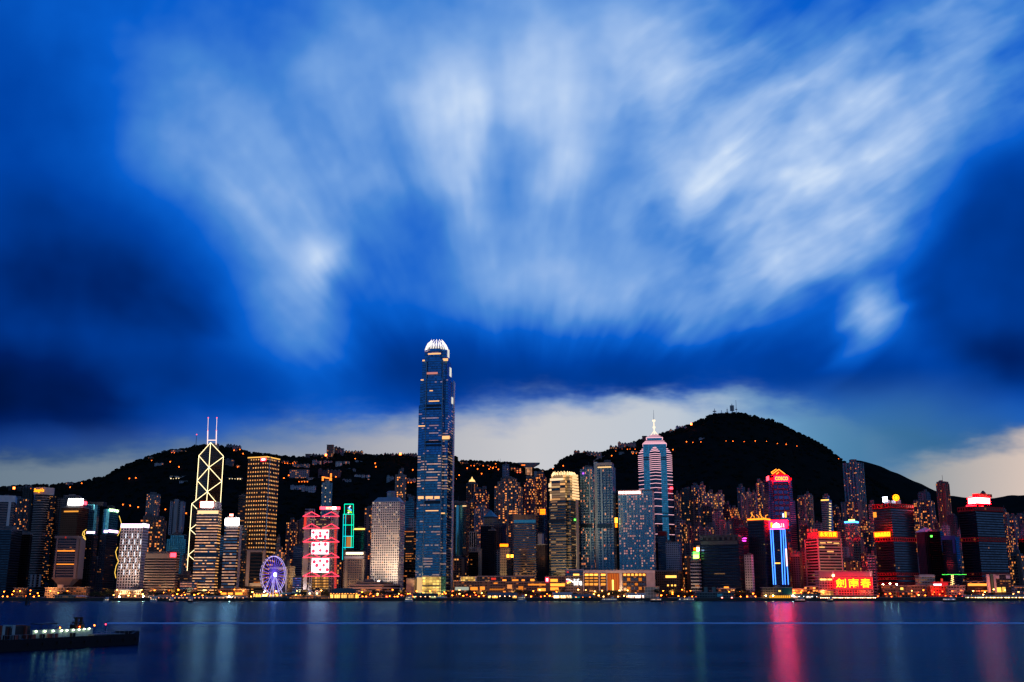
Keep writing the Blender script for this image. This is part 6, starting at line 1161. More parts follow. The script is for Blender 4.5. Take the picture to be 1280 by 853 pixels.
# centre-right low pieces
block('podium_block', 'blue grey roof units beside the hotel podium', 'plant building', 806, 824, 734, 745, 1618, fac(wall=(.28, .36, .38), glass=(.2, .3, .3), wu=.9, wv=.9, lit=0, name='grey_panel'), [], 10)
T, Fl = block('pier_building', 'grey green twin-towered pier building before the wide dark block', 'pier', 871, 917.5, 741, 749, 1585, fac(wall=(.12, .17, .17), glass=(.04, .06, .08), wu=.8, wv=.6, lit=.06, name='pier_wall'), [('tower', 880, 884.5, 734, 741, plain('grey_green', (.15, .22, .2)), -3), ('tower', 890, 894.5, 734, 741, plain('grey_green', (.15, .22, .2)), -3), ('tower', 905, 909, 739, 742, plain('grey_green', (.15, .22, .2)), -3), ('red_lamp', 901.8, 903.4, 746.8, 748, glow('red_lamp', (1, .1, .05), 4), .4), ('red_lamp', 914, 915.6, 746.8, 748, glow('red_lamp', (1, .1, .05), 4), .4), ('lit_screen', 896.5, 903, 742.5, 746, plain('teal_glass_bay', (.10, .42, .5), .12, .85), .3)], 12)
block('curved_roof_hall', 'low hall with a pale thin roof and amber windows beside the grey green pier', 'hall', 898, 919, 736, 742, 1640, blank((.14, .13, .14)), [('window', 905, 911, 733.5, 735.6, wg(2.2), .4), ('roof_edge', 898, 918, 735.4, 736.4, pale_m, .8)], 12)
T, Fl = block('pier_building', 'dark teal pier building over gold lit columns below the blue striped tower', 'pier', 953.5, 990.5, 735, 752, 1582, fac(wall=(.12, .12, .13), glass=(.04, .05, .06), wu=.7, wv=.5, lit=.03, name='pier_wall'), [('green_glass', 978, 990, 734.5, 743, plain('bottle_glass', (.02, .12, .1), .2, .5), .4), ('window', 973, 976, 738, 740, wg(1.6, (1, .65, .15)), .4), ('lit_hall', 962, 989, 744.6, 750.4, glow('hall_yellow', (1, .42, .03), 1.4), .2)], 12)
for k in range(12): panel(T, Fl, 'R', 961+k*2.45, 961.9+k*2.45, 744.4, 750.6, dark_m, 'column', .6, .8)

block('market_hall', 'orange lit market hall right of the dark teal pier', 'hall', 987, 1008, 736.5, 745, 1618, fac(wall=(.35, .18, .1), glass=(.08, .03, .02), wu=.8, wv=.6, lit=.75, coh=.2, a=(1, .16, .02), b=(1, .4, .08), s=4.5, name='market_wall'), [], 12)
block('market_hall', 'taller amber lit market hall left of the long mauve roofed hall', 'hall', 1008.5, 1023.5, 733.5, 744, 1626, fac(wall=(.35, .2, .12), glass=(.08, .03, .02), wu=.8, wv=.6, lit=.8, coh=.2, a=(1, .22, .03), b=(1, .45, .1), s=4.0, name='market_wall'), [], 12)
block('waterside_restaurant', 'amber lit waterside terrace under the mauve roofed hall', 'restaurant', 1025, 1042, 738.5, 745.5, 1604, fac(wall=(.35, .2, .12), glass=(.08, .03, .02), wu=.8, wv=.7, lit=.85, coh=.2, a=(1, .3, .05), b=(1, .55, .15), s=3.2, name='market_wall'), [], 10)
block('waterside_restaurant', 'red amber terrace before the long grey box', 'restaurant', 1124, 1148, 740.5, 746.5, 1602, fac(wall=(.3, .1, .06), glass=(.08, .03, .02), wu=.6, wv=.6, lit=.6, coh=.1, a=(1, .05, .01), b=(1, .3, .05), s=4.0, name='market_wall'), [], 10)
# ------------------------------------------------------------------ hillside
def hill_house(name, label, x0, x1, y0, y1, col=(.2, .19, .2), lit=.25, n=1, flat=True, cat='house', s=4.2, wu=.5, a=WARM, base_light=None, ridge=False):
    p = hit_hill((x0+x1)/2, y1) if not ridge else at((x0+x1)/2, y1, rdist((x0+x1)/2)-20)
    Y = p.y; w = at(x1, y1, Y).x-at(x0, y1, Y).x; zt = at((x0+x1)/2, y0, Y).z; zb = p.z-14
    T = thing(name, label, cat, (p.x, Y+7, zb))
    m = fac(wall=tuple(min(.7, q*1.5) for q in col), glass=(.03, .04, .05), wu=wu, wv=.5, lit=lit, coh=.15, s=s, a=a, name='hill_house_wall')
    if n == 1:
        M().prism([(p.x-w/2, Y), (p.x+w/2, Y), (p.x+w/2, Y+14), (p.x-w/2, Y+14)], zb, zt, 4.4, 5.0, seed=int(x0*7)).build('wall', [m, roof_m], T)
        M().box((p.x, Y+7, zt+.5), (w+1.5, 15.5, 1.0)).build('roof', roof_m, T)
    else:
        ww = w/n
        for k in range(n):
            cx = p.x-w/2+ww*(k+.5); h = zt-rng.uniform(0, .22)*(zt-p.z) if k else zt; dy = rng.uniform(0, 8)
            M().prism([(cx-ww*.46, Y+dy), (cx+ww*.46, Y+dy), (cx+ww*.46, Y+dy+14), (cx-ww*.46, Y+dy+14)], zb, h, 4.4, 5.0, seed=int(x0*7)+k*3).build('wall', [m, roof_m], T)
            M().box((cx, Y+dy+7, h+1.4), (ww*.4, 5, 2.8)).build('roof', roof_m, T)
    if base_light:
        k = max(1, int((x1-x0)/3.2))
        for i in range(k):
            q = at(x0+(x1-x0)*(i+.5)/k, y1-.6, Y-2); M().cone((q.x, q.y), 1.1, q.z-1, q.z+1.2, 6, 1.1).build('terrace_lamp', glow(*base_light, False), T)
    return T
AM = ('terrace_amber', (1, .13, .01), 4.5)
for a_ in [
 ('villa', 'long orange lit villa on the upper left slope', 184, 199, 572, 576.6, (.2, .12, .08), .4, 2, AM), ('villa', 'pale stepped villa below the orange lit one on the left slope', 192.5, 204, 579, 583.5, (.35, .34, .36), .2, 2, None),
 ('apartment_block', 'pair of grey blocks on the left ridge', 200, 212, 563.5, 569, (.16, .14, .15), .12, 2, None), ('apartment_block', 'orange tinted long block on the left ridge near the thin mast', 213, 233, 562.6, 567, (.3, .24, .22), .3, 3, AM),
 ('villa', 'white low villa with bright terrace left of the braced tower', 212, 235, 595.5, 599, (.45, .45, .48), .2, 1, ('terrace_white', (1, .75, .4), 2.5)), ('villa', 'dim white villa under the bright terrace villa', 224, 234.5, 601.5, 604.4, (.36, .36, .4), .06, 1, None),
 ('apartment_block', 'dim grey block right of the braced tower shoulder', 280.5, 291, 574, 583, (.12, .1, .12), .16, 2, None), ('apartment_block', 'jagged grey ridge blocks behind the twin masts', 281.5, 288.5, 555.5, 563, (.14, .13, .16), .05, 2, None), ('apartment_block', 'jagged grey ridge blocks left of the dotted bronze tower', 290, 299, 556.5, 565, (.15, .13, .16), .04, 3, None),
 ('villa', 'small amber lit villa between braced and bronze towers, upper', 291, 299, 582, 584.6, (.3, .2, .15), .5, 1, AM), ('villa', 'amber and white lit terrace between braced and bronze towers, lower', 282, 302, 597.5, 599.6, (.3, .28, .24), .5, 1, ('terrace_white', (1, .7, .3), 2.5)),
 ('apartment_block', 'small lit ridge block at the far left with a red lamp', 80, 89, 603.4, 611, (.22, .2, .22), .2, 2, None), ('apartment_block', 'low dark ridge block beside the far left one', 95, 106, 603.4, 606.5, (.1, .08, .09), .15, 3, None),
 ('apartment_block', 'dark ridge blocks between the two crowned hotels', 5, 18, 608.5, 614, (.04, .03, .03), .1, 3, None), ('apartment_block', 'dark ridge blocks just left of the curved hotel', 19, 30, 609.5, 615, (.05, .035, .03), .1, 3, None),
 ('apartment_tower', 'tall brown ridge block, leftmost of three', 408, 416, 556.5, 571, (.2, .11, .09), .25, 1, None), ('apartment_tower', 'brown ridge block, middle of three', 416.8, 425, 558.5, 571, (.17, .09, .09), .1, 2, None), ('apartment_tower', 'shorter mauve ridge block, last of three', 425.3, 429, 561, 571, (.17, .12, .15), .05, 1, None),
 ('terrace_houses', 'row of lit ridge houses right of the three brown blocks', 429.5, 453, 563.5, 569, (.24, .13, .1), .45, 6, None), ('terrace_houses', 'low lit ridge houses before the gap', 457, 476.5, 568.3, 572.5, (.26, .17, .14), .4, 5, None),
 ('terrace_houses', 'lit ridge houses right of the gap', 479.5, 492, 566.8, 572.5, (.24, .14, .12), .35, 4, AM), ('terrace_houses', 'ridge houses beside the orange ridge lamp', 493, 507, 567.2, 572.5, (.22, .12, .11), .35, 4, None), ('terrace_houses', 'ridge houses touching the tallest tower', 508, 521, 567, 572.5, (.2, .13, .13), .25, 4, None),
 ('apartment_block', 'dark ridge block left of the brown ridge houses', 381.5, 388, 568, 573.5, (.14, .08, .09), .08, 1, None), ('apartment_block', 'brown stepped ridge houses left of the bright ridge lamp', 389, 407, 567.6, 573.5, (.18, .1, .1), .15, 5, None),
 ('apartment_block', 'pale gabled block, left of a pair under the ridge', 390, 402, 575.5, 581.5, (.34, .28, .3), .12, 4, None), ('apartment_block', 'pale gabled block, right of a pair under the ridge', 404, 414.5, 575.8, 581.5, (.36, .26, .27), .2, 3, None),
 ('villa', 'white boxy villa on the open slope', 419.5, 427.5, 577.3, 584, (.5, .5, .54), .08, 1, None), ('villa', 'cream villa with a lit front on the open slope', 429, 436, 577, 584, (.42, .36, .32), .4, 1, None), ('villa', 'dim pale long villa high on the open slope', 443.5, 452.5, 576, 579.6, (.28, .28, .32), .08, 2, None),
 ('terrace_houses', 'orange glowing terrace near the bronze tower top', 351, 371, 576, 580, (.3, .14, .08), .6, 4, AM), ('terrace_houses', 'mauve stepped terrace with one bright lamp', 364.5, 386, 579.6, 586, (.3, .22, .23), .2, 5, None),
 ('apartment_block', 'broad grey hillside slab with amber windows at its left', 361.5, 385, 587.5, 599, (.24, .2, .23), .3, 1, None), ('terrace_houses', 'bright amber terrace curve under the broad slab', 365, 386, 600.4, 603, (.3, .24, .16), .5, 2, AM), ('villa', 'white villa end beside the amber terrace curve', 385, 393, 597.5, 600.5, (.4, .38, .38), .3, 1, None),
 ('apartment_block', 'wide maroon hillside blocks above the teal tower', 396.5, 425.5, 586.2, 599, (.12, .055, .07), .14, 6, None), ('villa', 'dim grey villa right of the maroon blocks', 433, 444.5, 586.3, 590, (.22, .23, .26), .18, 2, None),
 ('villa', 'white domed villa, left of the slope group', 442.3, 450.5, 593.5, 599, (.5, .5, .56), .08, 2, None), ('villa', 'white domed villa with one amber window, slope group', 452, 455.6, 594, 599.5, (.46, .42, .46), .2, 1, None), ('villa', 'white stepped villa, right of the slope group', 456.6, 462, 594, 600.5, (.48, .44, .46), .25, 2, None),
 ('villa', 'dim blue grey villa below the maroon blocks', 427.5, 438.5, 599.4, 604.8, (.2, .22, .26), .08, 3, None), ('arcaded_block', 'long white arcaded hillside block with gabled roofline', 362, 393.5, 606.5, 616, (.36, .35, .4), .10, 7, None),
 ('apartment_block', 'teal grey block left of the slender beige tower', 483, 491.5, 595, 604, (.2, .27, .31), .06, 2, None), ('villa', 'pale villa with amber windows right of the slender beige tower', 508.5, 519.5, 598, 604, (.38, .3, .26), .35, 3, AM),
 ('terrace_houses', 'orange lit ridge houses just right of the tallest tower', 574, 585, 577.6, 581, (.2, .1, .07), .6, 4, None), ('terrace_houses', 'row of blazing orange ridge houses', 587, 606, 579, 583, (.24, .1, .05), .7, 5, AM), ('terrace_houses', 'amber ridge houses in the dip', 608, 622, 581, 585, (.2, .1, .07), .5, 4, AM),
 ('restaurant', 'red and orange glowing cluster left of the wok shaped tower', 638, 652, 584.5, 591.5, (.4, .1, .06), .7, 4, ('terrace_red', (1, .08, .03), 3.0)), ('apartment_block', 'dark ridge roofs right of the wok shaped tower', 670, 680, 588, 593.5, (.14, .12, .14), .2, 3, None),
 ('apartment_block', 'small red brown ridge block above the teal residence', 717.5, 725, 563.5, 570.5, (.22, .1, .09), .2, 2, AM), ('apartment_block', 'long mauve ridge block above the teal residence', 729, 752.5, 564, 572.5, (.26, .2, .2), .12, 6, None),
 ('apartment_block', 'brown ridge block, left of two by the spired tower', 762.5, 772, 557.3, 565, (.16, .09, .1), .25, 3, AM), ('apartment_block', 'mauve ridge block with lit terrace beside the spired tower', 773, 795.5, 552.5, 562.5, (.26, .18, .18), .2, 6, AM),
 ('villa', 'pale villa glowing orange below the mauve ridge block', 789, 797.5, 564, 568, (.4, .3, .22), .5, 2, AM), ('villa', 'dim grey villa below the ridge block', 774, 780, 565.5, 569, (.2, .2, .22), .05, 1, None), ('apartment_block', 'dark ridge block peeping behind the spired tower', 803.5, 808.5, 545.5, 553, (.12, .06, .06), .05, 1, None),
 ('villa', 'amber lit ridge house on the way up the peak', 837.5, 844, 537, 541.5, (.3, .22, .18), .4, 2, None), ('villa', 'pale ridge houses left of the bright peak lamp', 846, 859, 532.3, 539, (.34, .33, .36), .08, 4, None), ('villa', 'faint white villa on the peak face', 874, 883, 547.5, 550, (.3, .3, .34), .0, 2, None)]:
    nm, lab, x0, x1, y0, y1, col, lit, n, bl = a_
    hill_house(nm, lab, x0, x1, y0, y1, col, lit, n, base_light=bl, cat='house' if nm in ('villa', 'terrace_houses') else 'apartment block' if nm != 'restaurant' else 'restaurant')
# wok shaped lookout on the ridge
p = at(661, 596, 2830); T = thing('lookout_tower', 'wok shaped lookout building on the ridge saddle', 'lookout', (p.x, 2830, p.z-12))
g = M(); w0 = at(675.2, 579, 2830).x-at(647.6, 579, 2830).x; zt = at(661, 579, 2830).z; zm = at(661, 584.8, 2830).z; x0 = p.x
top = [(x0-w0/2, 2824), (x0+w0/2, 2824), (x0+w0/2, 2850), (x0-w0/2, 2850)]; bot = [(x0-w0*.17, 2828), (x0+w0*.17, 2828), (x0+w0*.17, 2846), (x0-w0*.17, 2846)]
g.prism(bot, zm, zt-1.5, out2=top, bottom=True); g.build('bowl', plain('lookout_grey', (.22, .2, .22)), T)
M().prism(top, zt-1.5, zt+.5).build('bowl_rim', plain('lookout_rim', (.32, .3, .3)), T)
M().prism([(x0-9, 2829), (x0+9, 2829), (x0+9, 2845), (x0-9, 2845)], p.z-12, zm+1, 4, 4, seed=44).build('shaft', [fac(wall=(.3, .18, .12), glass=(.3, .2, .1), wu=.8, wv=.8, lit=.9, coh=.2, a=(1, .3, .08), b=(1, .5, .25), s=1.4, name='lit_shaft'), roof_m], T)
for xx in (650.5, 669.5): q = at(xx, 592, 2828); M().box((q.x, 2832, q.z-2), (9, 10, 16)).build('wing', plain('lookout_rim', (.32, .3, .3)), T)
M().box((x0-w0*.25, 2825.4, zt-6), (10, 1.0, 3)).build('lit_soffit', glow('soffit_orange', (1, .2, .03), 1.6, False), T)
# masts
def mast(label, px, y0, y1, r=.6, dish=0, Y=None, lat=False):
    Y = Y or rdist(px)-5; a = at(px, y1, Y); b = at(px, y0, Y); b.x = a.x
    T = thing('radio_mast', label, 'radio mast', (a.x, Y, a.z-6)); M().tube(a-Vector((0, 0, 6)), b, r, 5, r*.5).build('pole', steel_m if not lat else dark_m, T)
    for k in range(dish):
        z = a.z+(b.z-a.z)*(.3+.6*k/max(1, dish)); M().cone((a.x, Y), r*3.6, z-1.0, z+1.0, 7, r*3.6).build('dish_ring', steel_m, T)
    return T, b
mast('leftmost short mast with a red lamp on the peak', 893.4, 511, 519.5, 1.6, 2); mast('small stub mast second on the peak', 902, 513, 518.5, 1.4, 1); mast('thin mast third on the peak', 909.2, 509.5, 517.5, .8, 2); mast('thick lattice mast on the peak', 915.3, 505, 517, 1.9, 5); mast('tallest thin mast on the peak summit', 920.6, 500.3, 517, .9, 1)
mast('stub mast on the peak right shoulder, left', 956, 523, 527, .7, 1); mast('stub mast on the peak right shoulder, middle', 960, 522.5, 527.5, .6, 1); mast('stub mast on the peak right shoulder, right', 964, 524, 529, .6, 1)
T, b = mast('lone striped mast on the left ridge beside the braced tower', 244.6, 543.5, 561, 1.1, 0); M().cone((b.x, b.y), 1.4, b.z-1, b.z+1.4, 6, 1.4).build('red_beacon', glow('red_beacon', (1, .1, .15), 2.5, False), T)
mast('thin ridge mast, left of a pair near the wok shaped tower', 623, 574, 582, .45); mast('thin ridge mast, right of a pair near the wok shaped tower', 625.5, 573.5, 582, .45)
# hillside lamps
lampO = glow('sodium_lamp', (1, .13, .01), 6, False); lampB = glow('bright_sodium_lamp', (1, .12, .02), 16, False)
def hlamp(label, px, py, r=1.2, m=None, Y=None):
    p = hit_hill(px, py) if Y is None else at(px, py, Y)
    T = thing('hillside_lamp', label, 'street lamp', (p.x, p.y-2, p.z-1), 'lamps scattered over the dark hillside')
    M().tube((p.x, p.y-2, p.z-2), (p.x, p.y-2, p.z+5), .2, 4).build('post', dark_m, T); M().cone((p.x, p.y-3), r, p.z+5-r, p.z+5+r, 7, r).build('lamp_head', m or lampO, T)
for px, py, lab in ((407.5, 571.5, 'blazing orange ridge lamp below the three brown blocks'), (500.5, 570.3, 'blazing orange ridge lamp near the tallest tower'), (864, 532.6, 'blazing orange lamp on the peak ridge'), (18, 613, 'blazing orange lamp on the far left ridge')): hlamp(lab, px, py, 2.6, lampB, Y=rdist(px)-60 if px != 18 else 2600)
road = [(866, 555.7), (876, 556), (907.4, 554), (916, 555), (930, 555.7), (944, 555), (958, 555), (971.6, 557), (982.6, 558.3), (996, 560.4), (1048, 576)]
ords = ['first', 'second', 'third', 'fourth', 'fifth', 'sixth', 'seventh', 'eighth', 'ninth', 'tenth', 'eleventh', 'twelfth', 'thirteenth', 'fourteenth', 'fifteenth', 'sixteenth', 'seventeenth', 'eighteenth', 'nineteenth', 'twentieth']
for i, (px, py) in enumerate(road): hlamp(f'{ords[i]} lamp from the left on the contour road round the peak', px, py, rng.uniform(.7, 1.2))
sl = [(213, 581), (224, 587), (162, 601), (170, 601), (154, 634), (163, 635), (173, 638), (207, 640), (233, 645), (469, 583), (470, 586.5), (584, 589), (597, 589), (574, 597), (611.5, 589.5), (616, 588.5), (623, 590.5), (602, 595.5), (633, 582.5), (619.5, 583), (570.5, 602), (691, 584.6), (704, 585), (764.5, 572.5), (841, 565), (858, 555.5), (361, 597.5), (424, 595), (420, 600), (355, 601), (304, 570), (293, 562), (300, 565), (516, 590.5), (1195, 624), (1255, 632), (1268, 631), (444, 577), (88, 612), (103, 601)]
rows_ = {}
for i, (px, py) in enumerate(sl):
    zone = 'the left slope' if px < 240 else 'the slope between the braced and bronze towers' if px < 310 else 'the slope right of the bronze tower' if px < 480 else 'the slope beside the tallest tower' if px < 640 else 'the slope above the gold crowned tower' if px < 780 else 'the peak face' if px < 1000 else 'the far right hill'
    rows_.setdefault(zone, []).append((px, py))
for zone, ps in rows_.items():
    for i, (px, py) in enumerate(sorted(ps)): hlamp(f'{ords[i]} orange lamp from the left on {zone}', px, py, 1.3, Y=5150 if zone == 'the far right hill' else None)
# woods texture along the slopes: one mass nobody could count
def woods():
    r = np.random.RandomState(4); n = 9000; k = r.uniform(-.66, .66, n); D = np.interp(k, _rk, _rd); t = r.uniform(0.05, 1.0, n)**.6; t[:3600] = r.uniform(.97, 1.01, 3600); Y = HF0+(D-HF0)*t; X = k*Y; Z = H(X, Y)
    bm = bmesh.new(); bmesh.ops.create_icosphere(bm, subdivisions=1, radius=1); bv = np.array([v.co[:] for v in bm.verts]); bf = np.array([[v.index for v in f.verts] for f in bm.faces]); bm.free()
    s = r.uniform(2.6, 6.2, n); nv = len(bv); jit = r.uniform(.7, 1.3, (n, nv, 1))
    V_ = bv[None]*jit*s[:, None, None]*np.array([1.1, 1.1, .85]) + np.stack([X, Y, Z+s*.35], 1)[:, None, :]
    Fc = (bf[None] + (np.arange(n)*nv)[:, None, None]).reshape(-1, 3)
    me = bpy.data.meshes.new('hill_woods'); me.from_pydata(V_.reshape(-1, 3).tolist(), [], Fc.tolist()); me.materials.append(forest_m); me.update()
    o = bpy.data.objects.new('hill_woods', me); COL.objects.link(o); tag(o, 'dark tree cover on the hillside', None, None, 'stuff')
woods()
# ------------------------------------------------------------------ ferris wheel
Yw = 1605.0; T = thing('ferris_wheel', 'big violet lit ferris wheel turned partly edge on', 'ferris wheel', (at(341.5, 742, Yw).x, Yw, LAND))
cw_ = at(341.5, 718.6, Yw); Rw = (at(341.5, 695.5, Yw).z-at(341.5, 741.8, Yw).z)/2; ratio = 15.2/23.1; hd = math.acos(ratio)+.225
wx_ = Vector((math.cos(hd), math.sin(hd), 0)); ax_ = Vector((math.sin(hd), -math.cos(hd), 0))      # in-plane direction, axle towards us
rimm = glow('violet_white_rim', (.62, .50, 1), 1.5); blm = glow('violet_spoke', (.16, .08, .9), 1.6, False)
def wp(t_, r, o_=0): return cw_+wx_*(r*math.cos(t_))+Vector((0, 0, r*math.sin(t_)))+ax_*o_
for o_ in (-1.6, 1.6):
    g = M()
    for i in range(56): g.tube(wp(2*math.pi*i/56, Rw, o_), wp(2*math.pi*(i+1)/56, Rw, o_), .34, 4, caps=False)
    rim_o = g.build('rim', rimm, T)
g = M()
for i in range(28): t_ = 2*math.pi*i/28; g.tube(wp(t_, Rw-.3, 1.4), cw_+ax_*1.6, .26, 3, caps=False)
g.build('spokes', blm, T)
for i in range(28):
    t_ = 2*math.pi*(i+.5)/28; q = wp(t_, Rw+1.2); M().cone((q.x, q.y), 1.0, q.z-1.2, q.z+1.0, 8, .8).build('cabin', plain('violet_cabin', (.25, .2, .5), .3), rim_o)
hub = cw_+ax_*3; hb_ = M().tube(cw_-ax_*3, hub, 1.6, 10).build('hub', steel_m, T); M().tube(hub+ax_*.1, hub+ax_*1.2, 3.0, 14).build('hub_light', glow('hub_blue_white', (.45, .6, 1), 9), hb_)
for sgn in (-1, 1):
    for dx_ in (-17, -9, 9, 17) if sgn > 0 else (-14, 14):
        base = Vector((cw_.x, cw_.y, LAND))+wx_*dx_+ax_*(sgn*9); M().tube(base, cw_+ax_*(sgn*3), .55, 6).build('leg', glow('leg_pale_violet', (.6, .5, 1), .8, False), T)
M().box((cw_.x, cw_.y, LAND+1.2), (26, 14, 2.4)).build('platform', pale_m, T)
# ------------------------------------------------------------------ waterfront: piers, tents, arcades
def xz(px, py, Y): p = at(px, py, Y); return p.x, p.z
def arcade(label, x0, x1, y0, y1, Y, wmat, rmat=None, n=None, name='pier_shed', cat='pier', lamp=None, hip=0, depth=12, ym=None):
    """roofed open shed: roof slab, columns, lit interior wall"""
    xa, zt = xz(x0, y0, Y); xb, zb = xz(x1, y1, Y); zb = max(zb, LAND-.6); ym = ym or y0+(y1-y0)*.35; zm = xz(x0, ym, Y)[1]
    T = thing(name, label, cat, ((xa+xb)/2, Y+depth/2, zb)); rmat = rmat or roof_m
    o0 = [(xa-1, Y-1), (xb+1, Y-1), (xb+1, Y+depth+1), (xa-1, Y+depth+1)]
    if hip:
        i_ = hip; o1 = [(xa+i_, Y+depth*.35), (xb-i_, Y+depth*.35), (xb-i_, Y+depth*.65), (xa+i_, Y+depth*.65)]; rf_ = M().prism(o0, zm+.02, zt, out2=o1).build('roof', [rmat, rmat], T)
        M().prism(o0, zm-.5, zm).build('eaves', rmat, rf_)
    else: rf_ = M().prism(o0, zm, max(zt, zm+.6), bottom=True).build('roof', [rmat, rmat], T)
    M().box(((xa+xb)/2, Y+depth*.7, (zb+zm)/2), (xb-xa, .6, zm-zb)).build('lit_wall', wmat, T)
    n = n or max(3, int((x1-x0)/3.5)); cm_ = plain('column_paint', (.3, .27, .24)); 
    for k in range(min(n, 40)+1): x = xa+(xb-xa)*k/min(n, 40); M().box((x, Y, (zb+zm)/2), (.5, .5, zm-zb)).build('column', cm_, T)
    M().box(((xa+xb)/2, Y+depth/2, zb-.4), (xb-xa+3, depth+2, .8)).build('deck', dark_m, T)
    if lamp:
        for k in range(lamp[0]):
            x = xa+(xb-xa)*(k+.5)/lamp[0]; M().cone((x, Y+1), lamp[3]*1.5 if len(lamp) > 3 else .8, zm-.9, zm-.15, 6, .4).build('ceiling_lamp', glow('ceil_%g_%g' % (lamp[2], lamp[1][1]), (lamp[1][0], lamp[1][1]*.6, lamp[1][2]*.5), lamp[2]*1.6, False), rf_)
    return T
def wall_lit(lit, s=1.0, a=(1, .2, .02), b=(1, .42, .10), w=(.25, .16, .1), wu=.8, wv=.85): return fac(wall=w, glass=(.05, .03, .02), wu=wu, wv=wv, lit=lit, coh=.1, a=a, b=b, s=s*5, name='lit_interior')
Yp = 1583
arcade('low dim quay sheds with scattered orange lights at the far left', 0, 52, 746.5, 752, Yp, wall_lit(.25, 1.6, wu=.4), n=12, lamp=(7, (1, .35, .05), 9))
arcade('long quay walkway of evenly lit columns below the sign towers', 186, 306, 745, 751.5, Yp, wall_lit(.35, .8, (1, .4, .2), (1, .6, .4), (.35, .25, .22)), pale_m, 34, lamp=(24, (1, .6, .3), 7, .35))
arcade('small pier with a golden lit canopy beside the ferris wheel', 316, 346, 740, 746.5, Yp+14, wall_lit(.95, 2.0, (1, .5, .05), (1, .65, .15)), plain('gold_canopy', (.5, .32, .08)), 10, lamp=(9, (1, .5, .1), 12), hip=6)
arcade('dark pier hall standing out in the water before the ferris wheel', 318, 358, 746.5, 756, Yp-22, wall_lit(.12, .7, (.9, .4, .3), (.6, .5, .9), (.05, .06, .09)), plain('teal_roof', (.05, .12, .13)), 12)
arcade('pavilions with teal roofs right of the ferris wheel', 349, 378, 741, 747, Yp+20, wall_lit(.7, 1.2), plain('teal_roof2', (.05, .26, .26)), 8, hip=5, lamp=(5, (1, .6, .25), 6))
arcade('promenade arcade glowing amber under the red crossed tower', 357, 412, 745.5, 751.5, Yp, wall_lit(.8, 1.5), roof_m, 20, lamp=(14, (1, .55, .2), 9))
arcade('classic pier hall with hipped green grey roof and lit verandas', 412, 447, 735.5, 753, Yp-6, wall_lit(.85, 1.6, (1, .38, .04), (1, .55, .12)), plain('slate_green', (.10, .14, .13)), 12, hip=9, ym=741.5, lamp=(10, (1, .45, .08), 8))
arcade('waterside stalls with red and orange lights below the round window tower', 450, 506, 747.5, 752, Yp, wall_lit(.55, 1.6, (1, .12, .05), (1, .4, .1), wu=.4), roof_m, 16, lamp=(12, (1, .3, .06), 10))
arcade('green glass ferry pier in front of the tallest tower', 517, 546, 742, 752, Yp-4, wall_lit(.55, 1.0, (.2, .5, .25), (1, .5, .12), (.06, .12, .1)), plain('teal_roof', (.05, .12, .13)), 9, lamp=(5, (1, .6, .2), 7))
arcade('small amber lit pier shed right of the green glass ferry pier', 546.5, 557, 746, 752.5, Yp-2, wall_lit(.9, 1.5), white_m, 4)
arcade('string of dim quay stalls before the mall', 558, 604, 748, 752, Yp+2, wall_lit(.4, 1.4, (1, .3, .15), (1, .5, .3), wu=.35), roof_m, 14, lamp=(7, (1, .5, .25), 7))
arcade('ferry pier with blue grey roof and warm glass hall, left of the white ferry', 610, 646, 741, 752.5, Yp-4, wall_lit(.75, 1.4, (1, .35, .05), (.8, .7, .2), (.08, .12, .1)), plain('blue_grey_roof', (.22, .26, .34)), 11, lamp=(6, (1, .7, .4), 9))
arcade('dim quay sheds with orange lamps right of the white ferry', 658, 690, 747, 752, Yp, wall_lit(.5, 1.3, wu=.4), roof_m, 10, lamp=(7, (1, .4, .08), 10))
arcade('white roofed pier crowded with bright lights below the life sign', 692, 715, 740.5, 752.5, Yp-3, wall_lit(.85, 1.7, (1, .45, .1), (1, .75, .4)), white_m, 8, lamp=(6, (1, .7, .4), 10))
arcade('green glass pier right of the white roofed pier', 715.5, 742, 743, 752, Yp-3, wall_lit(.5, .35, (.0, .5, .45), (.1, .6, .5), (.02, .14, .13)), plain('blue_grey_roof', (.22, .26, .34)), 8, lamp=(3, (1, .35, .06), 6))
arcade('dark quay shed with a few lights under the hotel podium', 743, 786, 747.5, 752, Yp, wall_lit(.12, 1.2, wu=.3), roof_m, 12, lamp=(5, (1, .45, .1), 8))
arcade('white lit kiosk terrace at the end of the hotel podium', 784, 806, 741.5, 750, Yp+6, wall_lit(.8, 2.2, (1, .6, .5), (1, .85, .7), (.5, .4, .35)), white_m, 7, lamp=(6, (1, .8, .6), 14))
arcade('quay shed strung with small pale lights left of the grey green pier', 838, 871, 747, 752, Yp, wall_lit(.4, 1.0, (1, .4, .2), (1, .7, .5), (.14, .12, .13), wu=.3), pale_m, 12, lamp=(10, (1, .55, .35), 6, .35))
arcade('low quay shed between the grey green pier and the dark teal pier', 918, 953, 747, 752, Yp, wall_lit(.3, 1.0, (1, .3, .1), (1, .5, .2), wu=.35), roof_m, 12, lamp=(6, (1, .5, .15), 7))
arcade('market quay with cyan and white shop lights', 991, 1024, 742.5, 751, Yp+2, wall_lit(.6, 1.5, (1, .3, .06), (.2, .8, 1)), roof_m, 10, lamp=(6, (.5, .9, 1), 9))
arcade('long quay arcade hung with rows of white bulbs under the red screen', 1025, 1096, 744.5, 751.5, Yp, wall_lit(.85, 1.2, (1, .28, .04), (1, .5, .12)), plain('orange_tile', (.4, .2, .1)), 26, lamp=(34, (1, .8, .55), 10, .4))
arcade('quay sheds with red and orange spots before the grey box', 1097, 1162, 746.5, 752, Yp, wall_lit(.4, 1.5, (1, .08, .03), (1, .4, .08), wu=.35), roof_m, 20, lamp=(10, (1, .3, .06), 9))
